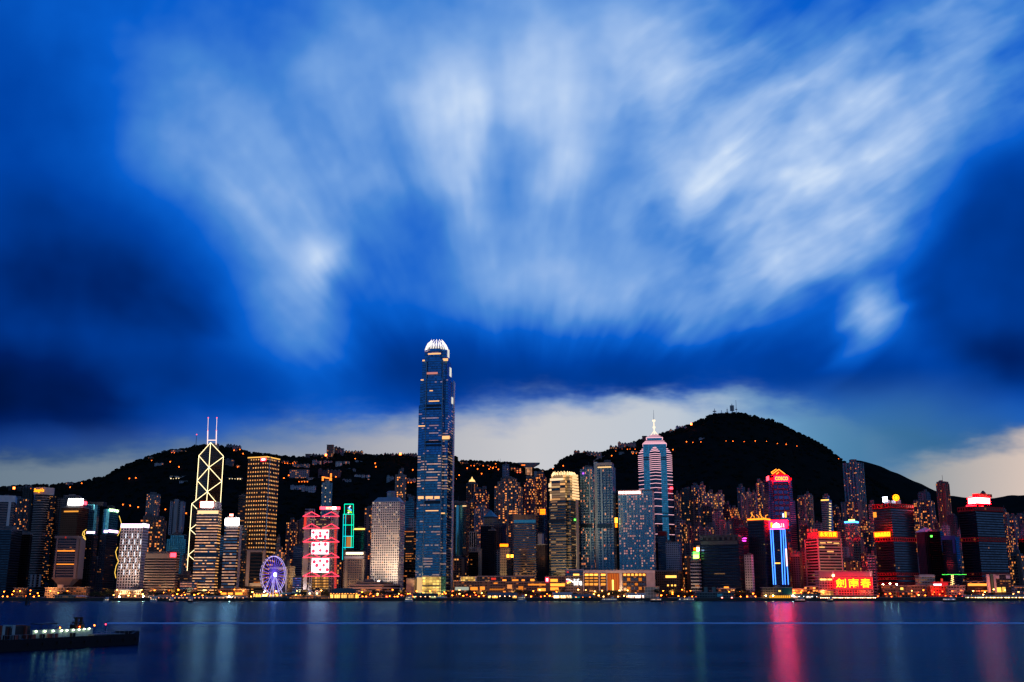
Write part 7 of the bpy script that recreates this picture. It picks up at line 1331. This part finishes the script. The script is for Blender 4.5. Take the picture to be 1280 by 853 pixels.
arcade('orange lit quay arcade under the red pavilion', 1163, 1206, 746, 752, Yp, wall_lit(.7, 1.6, (1, .2, .03), (1, .42, .06)), roof_m, 14, lamp=(10, (1, .5, .15), 9))
arcade('long yellow lit quay arcade at the right edge', 1208, 1292, 744, 751.5, Yp, wall_lit(.8, 1.4, (1, .45, .08), (.9, .75, .3)), plain('pale_roof2', (.45, .45, .46)), 26, lamp=(18, (1, .8, .45), 9))
T = thing('tent', 'white peaked tent on the left waterfront', 'tent', (at(101, 751, 1590).x, 1594, LAND)); x0, zb = xz(91, 751.5, 1590); x1, zt = xz(110, 744.2, 1590); xm = (x0+x1)/2
prof = [(1.0, 0), (.62, .22), (.3, .52), (.1, .85), (0.02, 1.0)]; g = M()
for (k0, h0), (k1, h1) in zip(prof[:-1], prof[1:]):
    o0 = [(xm+(x0-xm)*k0, 1594-9*k0), (xm+(x1-xm)*k0, 1594-9*k0), (xm+(x1-xm)*k0, 1594+9*k0), (xm+(x0-xm)*k0, 1594+9*k0)]; o1 = [(xm+(x0-xm)*k1, 1594-9*k1), (xm+(x1-xm)*k1, 1594-9*k1), (xm+(x1-xm)*k1, 1594+9*k1), (xm+(x0-xm)*k1, 1594+9*k1)]
    for i in range(4): j = (i+1) % 4; zA_, zB_ = LAND+2.4+h0*(zt-LAND-2.4), LAND+2.4+h1*(zt-LAND-2.4); g.face([(*o0[i], zA_), (*o0[j], zA_), (*o1[j], zB_), (*o1[i], zB_)])
g.build('canopy', white_m, T)
for x in (x0+.5, x1-.5):
    for y in (1586, 1602): M().tube((x, y, LAND), (x, y, LAND+2.5), .2, 5).build('pole', steel_m, T)
for px, lab in ((387, 'left of two small white domed lit gate pavilions'), (396, 'right of two small white domed lit gate pavilions')):
    x, zb = xz(px, 748, 1600); T = thing('gate_pavilion', lab, 'pavilion', (x, 1602, LAND)); zt = xz(px, 741, 1600)[1]
    M().box((x, 1602, (LAND+zt)/2), (9, 6, zt-LAND)).build('wall', fac(wall=(.7, .6, .45), glass=(.3, .2, .1), wu=.5, wv=.6, lit=.9, s=1.6, name='gate_wall'), T); M().cone((x, 1602), 4.6, zt, zt+2, 10, 3.2).build('dome', white_m, T); M().cone((x, 1602), 3.2, zt+2, zt+3.2, 10, .5).build('dome_top', white_m, T)
    M().cone((x, 1598.6), .9, zt-2, zt-.4, 8, .9).build('lamp', glow('gate_lamp', (1, .6, .25), 12), T)
T = thing('marker_post', 'dark timber dolphin standing in the water at the left', 'marker post', (at_z(33.5, 756, 0).x, at_z(33.5, 756, 0).y, -1)); b = at_z(33.5, 756.5, 0); tpz = at(33.5, 738, b.y).z
for dx_ in (-1.6, 0, 1.6): M().tube((b.x+dx_*1.3, b.y+abs(dx_), -1), (b.x+dx_*.5, b.y, tpz-(1 if dx_ else 0)), .7, 6).build('pile', dark_m, T)
M().box((b.x, b.y, tpz*.55), (5.5, 3.5, 1.2)).build('collar', dark_m, T)
# starburst floodlights at the white grid tower's foot etc: real bright lamps on posts
def slamp(label, px, py, Y, m, r=.75, group='street lamps along the waterfront'):
    x, z = xz(px, py, Y); z = max(z, LAND+2); T = thing('street_lamp', label, 'street lamp', (x, Y, LAND), group)
    M().tube((x, Y, LAND), (x, Y, z), .16, 5).build('post', dark_m, T); M().tube((x, Y, z), (x, Y-1.2, z+.15), .12, 4).build('arm', dark_m, T); M().cone((x, Y-1.4), r*1.1, z-r*.8, z+r*.8, 8, r*1.3).build('lamp_head', m, T)
hot = glow('white_hot_flood', (1, .78, .45), 140); om = glow('orange_lamp', (1, .15, .01), 30); ym_ = glow('gold_lamp', (1, .34, .06), 30); rm_ = glow('red_orange_lamp', (1, .06, .01), 24)
for px, py, lab in ((149.5, 748, 'blazing white floodlight, left one at the cream podium'), (179.5, 747, 'blazing white floodlight, right one at the cream podium'), (1112, 730, 'blazing white floodlight at the red fronted tower, brightest'), (1103.5, 730.5, 'white floodlight left of the brightest one at the red fronted tower'), (1120.5, 730.8, 'white floodlight right of the brightest one at the red fronted tower'), (957, 745, 'blazing orange white lamp left on the dark teal pier'), (966, 744.8, 'blazing orange white lamp centred on the dark teal pier'), (991, 745, 'orange white lamp right on the dark teal pier'), (287, 746, 'blazing lamp before the waterside pavilion'), (331, 739.5, 'blazing lamp over the golden canopy')):
    slamp(lab, px, py, 1580 if py > 740 else 1640, hot if 'white' in lab[:15] or 'blazing lamp' in lab else glow('orange_white_flood', (1, .45, .12), 110), .7)
segs_ = [('the far left sheds', 2, 52, 9, 'o'), ('the pale stepped building', 56, 92, 5, 'o'), ('the cream podium', 138, 184, 5, 'y'), ('the beige banded block', 190, 235, 8, 'o'), ('the two sign towers', 240, 300, 7, 'o'), ('the ferris wheel', 308, 352, 4, 'y'), ('the red crossed tower', 365, 425, 6, 'y'), ('the post office', 430, 505, 15, 'm'), ('the tallest tower', 508, 560, 10, 'o'), ('the mall', 562, 606, 9, 'm'), ('the stepped mall terrace', 650, 700, 9, 'm'), ('the hotel podium', 716, 800, 14, 'y'), ('the low dark block', 822, 868, 6, 'o'), ('the wide dark block', 875, 948, 8, 'o'), ('the department store', 990, 1040, 10, 'o'), ('the red fronted tower', 1094, 1160, 8, 'm'), ('the red pavilion', 1163, 1206, 6, 'r'), ('the ferry terminal', 1209, 1278, 9, 'y')]
rl = random.Random(21)
for nm_, x0, x1, n, kd in segs_:
    for i in range(n):
        px = x0+(x1-x0)*(i+.5)/n+rl.uniform(-1.2, 1.2); py = rl.uniform(742, 747.5); m = {'o': om, 'y': ym_, 'r': rm_}.get(kd) or rl.choice([om, ym_, rm_, om])
        slamp(f'{ords[i]} lamp from the left along the quay before {nm_}', px, py, rl.uniform(1592, 1630), m, rl.uniform(.5, .8))
for nm_, x0, x1, n, kd in segs_:
    n = max(3, n//2+1)
    for i in range(n):
        px = x0+(x1-x0)*(i+.5)/n+rl.uniform(-1.8, 1.8); py = rl.uniform(737, 742.5); m = {'o': om, 'y': ym_, 'r': rm_}.get(kd) or rl.choice([om, ym_, rm_, om])
        slamp(f'{ords[i]} taller lamp from the left behind the quay at {nm_}', px, py, rl.uniform(1600, 1608), m, rl.uniform(.5, .8))
# ------------------------------------------------------------------ trees on the waterfront
def make_tree(seed, h, w):
    r = random.Random(seed); g = M(); g.tube((0, 0, 0), (r.uniform(-.2, .2), 0, h*.5), .32, 6, .18); top = Vector((0, 0, h*.45))
    cl = []
    for k in range(6):
        t_ = 2*math.pi*k/6+r.uniform(-.3, .3); e = Vector((math.cos(t_)*w*r.uniform(.22, .36), math.sin(t_)*w*r.uniform(.22, .36), h*r.uniform(.55, .86))); g.tube(top, e, .16, 4, .06); cl.append(e)
    cl.append(Vector((0, 0, h*.85)))
    lv = M()
    for c in cl:
        rr_ = w*r.uniform(.17, .27)
        for _ in range(60):
            d = Vector((r.gauss(0, 1), r.gauss(0, 1), r.gauss(0, .7))); d = d.normalized()*rr_*r.uniform(.35, 1.08); q = c+d; s_ = r.uniform(.28, .6); u = Vector((r.gauss(0, 1), r.gauss(0, 1), r.gauss(0, 1))).normalized(); v = u.cross(Vector((r.gauss(0, 1), r.gauss(0, 1), r.gauss(0, 1)))).normalized()
            lv.face([q+u*s_, q+v*s_, q-u*s_, q-v*s_])
    return g, lv
protos = []
for i, (h, w) in enumerate(((9, 9), (11, 10), (8, 11), (10.5, 8))):
    g, lv = make_tree(60+i, h, w); 
    tm, lm = bpy.data.meshes.new('trunk'), bpy.data.meshes.new('crown'); tm.from_pydata(g.v, [], g.f); lm.from_pydata(lv.v, [], lv.f); tm.materials.append(trunk_m); lm.materials.append(leaf_m); protos.append((tm, lm))
def tree(label, px, Y, k, sc_=1.0, z=LAND, group='trees along the waterfront'):
    x = at(px, 745, Y).x; T = thing('broadleaf_tree', label, 'tree', (x, Y, z), group); T.scale = (sc_, sc_, sc_); T.rotation_euler = (0, 0, rl.uniform(0, 6))
    for nm_, me in zip(('trunk', 'crown'), protos[k % 4]): o_ = bpy.data.objects.new(nm_, me); COL.objects.link(o_); o_.parent = T
tsegs = [('the inverted-foot headquarters', 76, 84, 2), ('the cream podium, left side', 112, 141, 7), ('the beige banded block', 186, 234, 7), ('the braced tower', 236, 272, 5), ('the ferris wheel', 310, 326, 3), ('the red crossed tower', 364, 384, 4), ('the red crossed tower, right side', 399, 414, 3), ('the post office', 452, 482, 6), ('the box at the foot of the tallest tower', 484, 512, 4), ('the mall', 556, 608, 9), ('the mauve mall wing', 640, 692, 8), ('the life sign', 693, 722, 4), ('the hotel podium', 742, 786, 8), ('the low dark block', 818, 868, 7), ('the wide dark block', 915, 956, 8), ('the department store', 1000, 1024, 3), ('the grey box', 1096, 1106, 2), ('the red pavilion', 1206, 1216, 2)]
for nm_, x0, x1, n in tsegs:
    for i in range(n): tree(f'{ords[i]} dark tree from the left before {nm_}', x0+(x1-x0)*(i+.5)/n+rl.uniform(-1.5, 1.5), rl.uniform(1594, 1614), rl.randrange(4), rl.uniform(.85, 1.25))
for i, px in enumerate((688, 692.5, 696, 700)): tree(f'{ords[i]} small roof terrace tree below the gold crowned tower', px, 1690, i, .55, at(px, 721, 1690).z)
# ------------------------------------------------------------------ boats
def ferry(name, label, px, py, length, h=7.0, col=None, decks=2, lit=(1, .75, .45), flip=1):
    b = at_z(px, py, 0); L_ = length/2; T = thing(name, label, 'boat', (b.x, b.y, 0)); hull = col or white_m; x, y = b.x, b.y
    def st(k, z, w): return [(x-L_*k, y-w), (x+L_*k*.85, y-w), (x+L_*k*1.08, y), (x+L_*k*.85, y+w), (x-L_*k, y+w)]
    M().prism(st(.86, 0, 2.2), -.4, 2.0, out2=st(1, 2, 2.9)).build('hull', [hull, roof_m], T)
    for d in range(decks):
        k = .82-.12*d; dc_ = M().prism([(x-L_*k, y-2.2), (x+L_*k, y-2.2), (x+L_*k, y+2.2), (x-L_*k, y+2.2)], 2.0+2.3*d, 4.2+2.3*d, 2.2, 1.6, seed=int(px)+d).build('deck_cabin', [fac(wall=(.6, .58, .55), glass=(.1, .1, .1), wu=.6, wv=.5, lit=.85, coh=0, a=lit, b=(1, .8, .5), s=2.2, name='cabin_wall'), white_m], T)
        M().box((x, y, 4.3+2.3*d), (L_*2*k+1, 5.2, .22)).build('deck_roof', white_m, dc_)
    M().box((x+L_*.35*flip, y, 2.0+2.3*decks+1.2), (3, 3, 2)).build('wheelhouse', white_m, T); M().tube((x, y, 2+2.3*decks), (x, y, 2+2.3*decks+h*.7), .14, 5).build('mast', steel_m, T)
ferry('ferry', 'white double deck ferry in front of the plain beige box', 511, 752.3, 11); ferry('ferry', 'white and blue double deck ferry right of the blue grey roofed pier', 652, 752.3, 13, col=plain('ferry_blue', (.2, .35, .55)))
ferry('launch', 'small white launch below the left of the white grid tower', 132.5, 753, 5.5, 3, decks=1); ferry('launch', 'small white launch moored left of the lit column walkway', 192, 752.3, 9, 4, decks=1); ferry('launch', 'small orange lit boat before the two sign towers', 214, 753, 6, 3, decks=1, lit=(1, .4, .08), col=dark_m); ferry('launch', 'dark launch with orange light before the slim sign tower', 238, 753.2, 6, 3, decks=1, lit=(1, .35, .05), col=dark_m)
ferry('tour_boat', 'dark boat with yellow green and red deck lights near the hotel podium', 820, 752.6, 16, 4, decks=1, lit=(1, .35, .08), col=dark_m); ferry('launch', 'tiny orange lit launch under the red screen', 1038, 752.6, 7, 4, decks=1, lit=(1, .5, .1), col=dark_m); ferry('tug', 'dark reddish tug beside the dark teal pier', 1000, 753, 14, 4, decks=1, lit=(1, .15, .05), col=plain('dark_red_hull', (.1, .02, .02))); ferry('ferry', 'dim white ferry moored before the hotel podium', 762, 752.2, 24, 4, decks=1, lit=(.4, .35, .35), col=plain('grey_hull', (.3, .3, .33)))
ferry('ferry', 'dim long grey ferry before the wide dark block', 858, 752.2, 24, 4, decks=1, lit=(.6, .4, .3), col=plain('grey_hull', (.3, .3, .33))); ferry('barge', 'low dark moored barge before the red pavilion', 1187, 752.4, 18, 4, decks=1, lit=(.25, .25, 1), col=dark_m)
# barge in the foreground ---------------------------------------------------
Bw = at_z(180, 805.3, 0); S0 = at_z(0, 815.5, 0); u_ = (S0-Bw).normalized(); v_ = Vector((-u_.y, u_.x, 0)); v_ = v_ if v_.y > 0 else -v_
Lv = (S0-Bw).length; Lt = Lv*1.5
def bp_(s, w, z): q = Bw+u_*s+v_*w; return (q.x, q.y, z)
def srow(px, py):    # station along the near side for a column, and height for a row there
    k = (px-CX)/F; lo, hi = -5., Lt
    for _ in range(50):
        m = (lo+hi)/2; q = Bw+u_*m; kk_ = q.x/(q.y*ct+(1.5-CAM_H)*st_)
        if kk_ > k: lo = m
        else: hi = m
    s = (lo+hi)/2; q = Bw+u_*s; lo, hi = -2., 30.
    for _ in range(40):
        m = (lo+hi)/2; a_ = q.y*ct+(m-CAM_H)*st_; b_ = (m-CAM_H)*ct-q.y*st_
        if CY-F*b_/a_ > py: lo = m
        else: hi = m
    return s, (lo+hi)/2
T = thing('deck_barge', 'long black barge with a row of deck lamps in the lower left water', 'barge', (Bw.x, Bw.y, 0))
hullm = plain('black_hull', (.008, .008, .011), .95); deckm = plain('worn_deck', (.10, .12, .13), .7); cabm = plain('pale_blue_cabin', (.30, .42, .42), .6); rustm = plain('rust_red', (.25, .05, .03), .7)
zd = srow(90, 796.5)[1]; zbw = srow(160, 789.5)[1]; Wd = 7.5
st = [(0.2, .35, zbw*.96), (1.6, .9, zbw), (3.4, 1.0, zbw*.93), (4.2, 1.0, zd*1.05), (Lt*.5, 1.0, zd), (Lt, 1.0, zd)]
g = M()
for (s0, w0, z0_), (s1, w1, z1_) in zip(st[:-1], st[1:]):
    a0, a1 = Wd/2*(1-w0), Wd/2*(1-w1); rk0 = .0 if s0 > 1 else -.0
    g.face([bp_(s1, a1, -.6), bp_(s0, a0, -.6), bp_(s0, a0, z0_), bp_(s1, a1, z1_)]); g.face([bp_(s0, Wd-a0, -.6), bp_(s1, Wd-a1, -.6), bp_(s1, Wd-a1, z1_), bp_(s0, Wd-a0, z0_)])
    g.face([bp_(s0, a0, z0_-.25), bp_(s0, Wd-a0, z0_-.25), bp_(s1, Wd-a1, z1_-.25), bp_(s1, a1, z1_-.25)], None, 1)
a0 = Wd/2*(1-st[0][1]); g.face([bp_(.2, a0, -.6), bp_(.2, Wd-a0, -.6), bp_(.2, Wd-a0, st[0][2]), bp_(.2, a0, st[0][2])]); g.face([bp_(Lt, 0, -.6), bp_(Lt, Wd, -.6), bp_(Lt, Wd, zd), bp_(Lt, 0, zd)])
g.build('hull', [hullm, deckm], T)
def bbox_(name, x0, x1, y0, y1, w0, w1, mat, zfix=None):
    s0, zb = srow(x1, y1); s1, _ = srow(x0, y1); zt = srow((x0+x1)/2, y0)[1]; zb = zd if zfix is None else zfix if zfix > -9 else zb
    g = M(); q = [bp_(s0, w0, 0)[:2], bp_(s1, w0, 0)[:2], bp_(s1, w1, 0)[:2], bp_(s0, w1, 0)[:2]]
    ar = sum(q[i][0]*q[(i+1) % 4][1]-q[(i+1) % 4][0]*q[i][1] for i in range(4)); q = q if ar > 0 else q[::-1]
    g.prism(q, zb, zt, bottom=True); return g.build(name, [mat, roof_m if mat is not deckm else mat], T)
bbox_('cabin', 46, 84, 787.5, 797, 2.0, 6, cabm, -99 if False else None); bbox_('cabin', 84, 123, 786.4, 794, 2.4, 6, cabm)
bbox_('foredeck', 118, 157, 792.6, 795, .3, Wd-.3, deckm, zd-.2); bbox_('bow_winch', 160, 172, 789, 792, 1.5, 5, hullm); bbox_('anchor_roller', 166, 175, 788.8, 790.4, 2.5, 4.5, hullm, zbw)
bbox_('canopy', 57, 78, 779.6, 780.8, 2.4, 6, hullm, srow(66, 780.9)[1])
for x in (58, 67.5, 77): s_, z_ = srow(x, 780.5); M().tube(bp_(s_, 2.5, zd), bp_(s_, 2.5, z_), .07, 5).build('canopy_post', hullm, T)
bbox_('aft_house', -40, 44, 784.2, 797, 3.4, 7, plain('dark_clutter', (.03, .03, .035)))
rb = random.Random(9)
for k in range(26): x = rb.uniform(-4, 44); y = rb.uniform(781.5, 786); bbox_('deck_gear', x, x+rb.uniform(1.5, 5), y, 788, rb.uniform(2.6, 4.5), 6.2, rb.choice([rustm, hullm, plain('dark_clutter', (.03, .03, .035)), cabm, plain('dull_orange', (.3, .1, .03))]))
for k in range(14): x = rb.uniform(0, 118); bbox_('drum', x, x+rb.uniform(1.5, 4.5), 793.5-x*.035+1, 800, .4, 1.4, rb.choice([rustm, cabm, rustm, hullm, deckm]))
for x0_, x1_ in ((104, 106), (110, 112)): bbox_('mast_leg', x0_, x1_, 772.5, 786, 3.2, 3.8, hullm)
bbox_('mast_platform', 104, 112, 771.8, 773.4, 3, 4.2, hullm, srow(108, 773.6)[1]); bbox_('mast_platform', 103, 113, 777.8, 779.2, 3, 4.4, hullm, srow(108, 779.4)[1]); bbox_('mast_house', 102.5, 113.5, 781, 787, 2.8, 5, hullm)
dl_ = glow('deck_lamp', (.95, 1, .6), 16)
for x, y in ((50, 789.2), (61, 789), (71.5, 788.5), (82, 788.2), (90, 787.8), (98, 787.3), (105, 786.8), (111.5, 786.2), (117.5, 785.6)):
    s_, z_ = srow(x, y); q = Vector(bp_(s_, 1.7 if x < 84 else 2.1, z_-.1)); M().cone((q.x, q.y), .17, q.z-.13, q.z+.13, 8, .17).build('deck_lamp', dl_, T)
for x, y, m_ in ((139, 781, glow('red_masthead', (1, .03, .06), 14)), (125, 782.2, om), (106.5, 784, rm_), (82, 785.2, om)):
    s_, z_ = srow(x, y); s_2, _ = srow(x, 790); q = Vector(bp_(s_, 2.5, z_)); M().tube((q.x, q.y, zd), (q.x, q.y, z_), .05, 4).build('light_pole', hullm, T); M().cone((q.x, q.y), .13, z_-.1, z_+.15, 7, .13).build('signal_lamp', m_, T)
rg = M()
for k in range(40):
    s_ = 4+k*(Lt-6)/40; s2 = 4+(k+1)*(Lt-6)/40; rg.tube(bp_(s_, .25, zd), bp_(s_, .25, zd+1.0), .03, 4, caps=False); rg.tube(bp_(s_, .25, zd+1.0), bp_(s2, .25, zd+1.0), .025, 4, caps=False)
rg.build('railing', plain('pale_rail', (.3, .32, .33), .5), T)
for k in range(9): s_ = 3+k*4.2; M().tube(bp_(s_, -.35, zd*.55), bp_(s_, -.02, zd*.55), .42, 9).build('tyre_fender', plain('rubber', (.01, .01, .01), .9), T)
# pale strip coloured in for the light trail of a passing boat
wk = new_mat('light_trail_pale'); t = wk.node_tree; a = mk(t); tcn = t.nodes.new('ShaderNodeTexCoord'); sx, sy, sz = a[3](tcn.outputs['Object'])
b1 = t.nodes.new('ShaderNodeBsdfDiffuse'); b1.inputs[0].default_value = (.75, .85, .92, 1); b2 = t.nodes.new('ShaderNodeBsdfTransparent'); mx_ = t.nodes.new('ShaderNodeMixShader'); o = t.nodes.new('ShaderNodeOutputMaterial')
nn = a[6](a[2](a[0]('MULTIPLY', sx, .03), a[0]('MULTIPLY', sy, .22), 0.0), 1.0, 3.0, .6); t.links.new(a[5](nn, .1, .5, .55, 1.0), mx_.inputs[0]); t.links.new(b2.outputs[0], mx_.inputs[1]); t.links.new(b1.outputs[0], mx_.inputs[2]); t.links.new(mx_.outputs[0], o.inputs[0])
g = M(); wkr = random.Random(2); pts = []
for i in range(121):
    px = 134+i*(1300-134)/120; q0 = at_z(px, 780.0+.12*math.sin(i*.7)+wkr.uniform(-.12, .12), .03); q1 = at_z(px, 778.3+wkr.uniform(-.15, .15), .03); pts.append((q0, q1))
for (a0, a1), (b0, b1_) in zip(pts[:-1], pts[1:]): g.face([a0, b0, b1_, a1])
tag(g.build('light_trail_strip', wk), 'thin pale strip for a boat light trail across the harbour', None, None, 'structure')
# ------------------------------------------------------------------ facade floodlights and added fill spots
W_ = (1, .62, .3)
for px, Y, c_, pw, tl in ((475, 1672, W_, 26000, 22), (490, 1672, W_, 26000, 22), (690, 1700, (1, .7, .38), 90000, 16), (704, 1700, (1, .7, .38), 90000, 16), (717, 1705, (1, .7, .4), 40000, 16), (523, 1628, W_, 30000, 14), (540, 1622, W_, 15000, 16), (560, 1628, W_, 16000, 14), (630, 1722, (1, .65, .3), 16000, 14), (655, 1815, (1, .55, .2), 30000, 18),
    (152, 1640, (1, .75, .5), 12000, 25), (170, 1640, (1, .75, .5), 12000, 25), (365, 1712, (1, .6, .15), 16000, 16), (436, 1692, W_, 9000, 14), (350, 1660, W_, 6000, 20), (380, 1735, (1, .8, .75), 14000, 14), (319, 1655, W_, 9000, 20), (205, 1650, W_, 9000, 22), (1035, 1712, (1, .4, .15), 30000, 22), (780, 1630, W_, 7000, 25), (1175, 1628, (1, .1, .04), 7000, 25), (868, 1676, W_, 7000, 20), (935, 1686, W_, 5000, 14)):
    flood(px, 744, Y, c_, pw*3.2, tilt=tl, z=LAND+1.5)
for px, Y_, z_, pw, tl_ in ((472, 1664, 24, 60000, 42), (484, 1662, 24, 90000, 44), (495, 1664, 24, 60000, 42), (155, 1652, 20, 30000, 40), (168, 1652, 20, 30000, 40)):  # extra spots added up high to brighten the two white towers
    p = at(px, 744, Y_); d = bpy.data.lights.new('floodlight', 'SPOT'); d.energy = pw; d.color = (1, .74, .5); d.spot_size = rad(110); d.spot_blend = .9; d.shadow_soft_size = 1
    o = bpy.data.objects.new('floodlight', d); COL.objects.link(o); o.location = (p.x, Y_, LAND+z_); o.rotation_euler = (rad(90+tl_), 0, 0)
rf = flood(1004, 700, 1690, (1, .02, .03), 90000, tilt=10, z=60); rf.rotation_euler = (rad(92), 0, rad(-55))  # added red spot for the sign light falling on the store's left face
rf2 = flood(1092, 700, 1640, (1, .03, .02), 60000, tilt=10, z=60); rf2.rotation_euler = (rad(105), 0, rad(-18))  # added red spot, stands in for sign light on this tower's side
for px in (30, 60, 95, 130, 165, 215, 260, 300, 345, 395, 425, 455, 500, 560, 600, 640, 700, 745, 790, 840, 880, 930, 970, 1000, 1030, 1060, 1110, 1150, 1190, 1225, 1250):  # added unseen spots that give the quay fronts a warm fill
    p = at(px, 744, 1600); d = bpy.data.lights.new('street_fill', 'SPOT'); d.energy = 26000; d.color = (1, .36, .09) if px < 950 else (1, .16, .05); d.spot_size = rad(165); d.spot_blend = 1.0; d.shadow_soft_size = 2.5
    o = bpy.data.objects.new('street_fill', d); COL.objects.link(o); o.location = (p.x, 1600, LAND+10); o.rotation_euler = (rad(96), 0, 0)
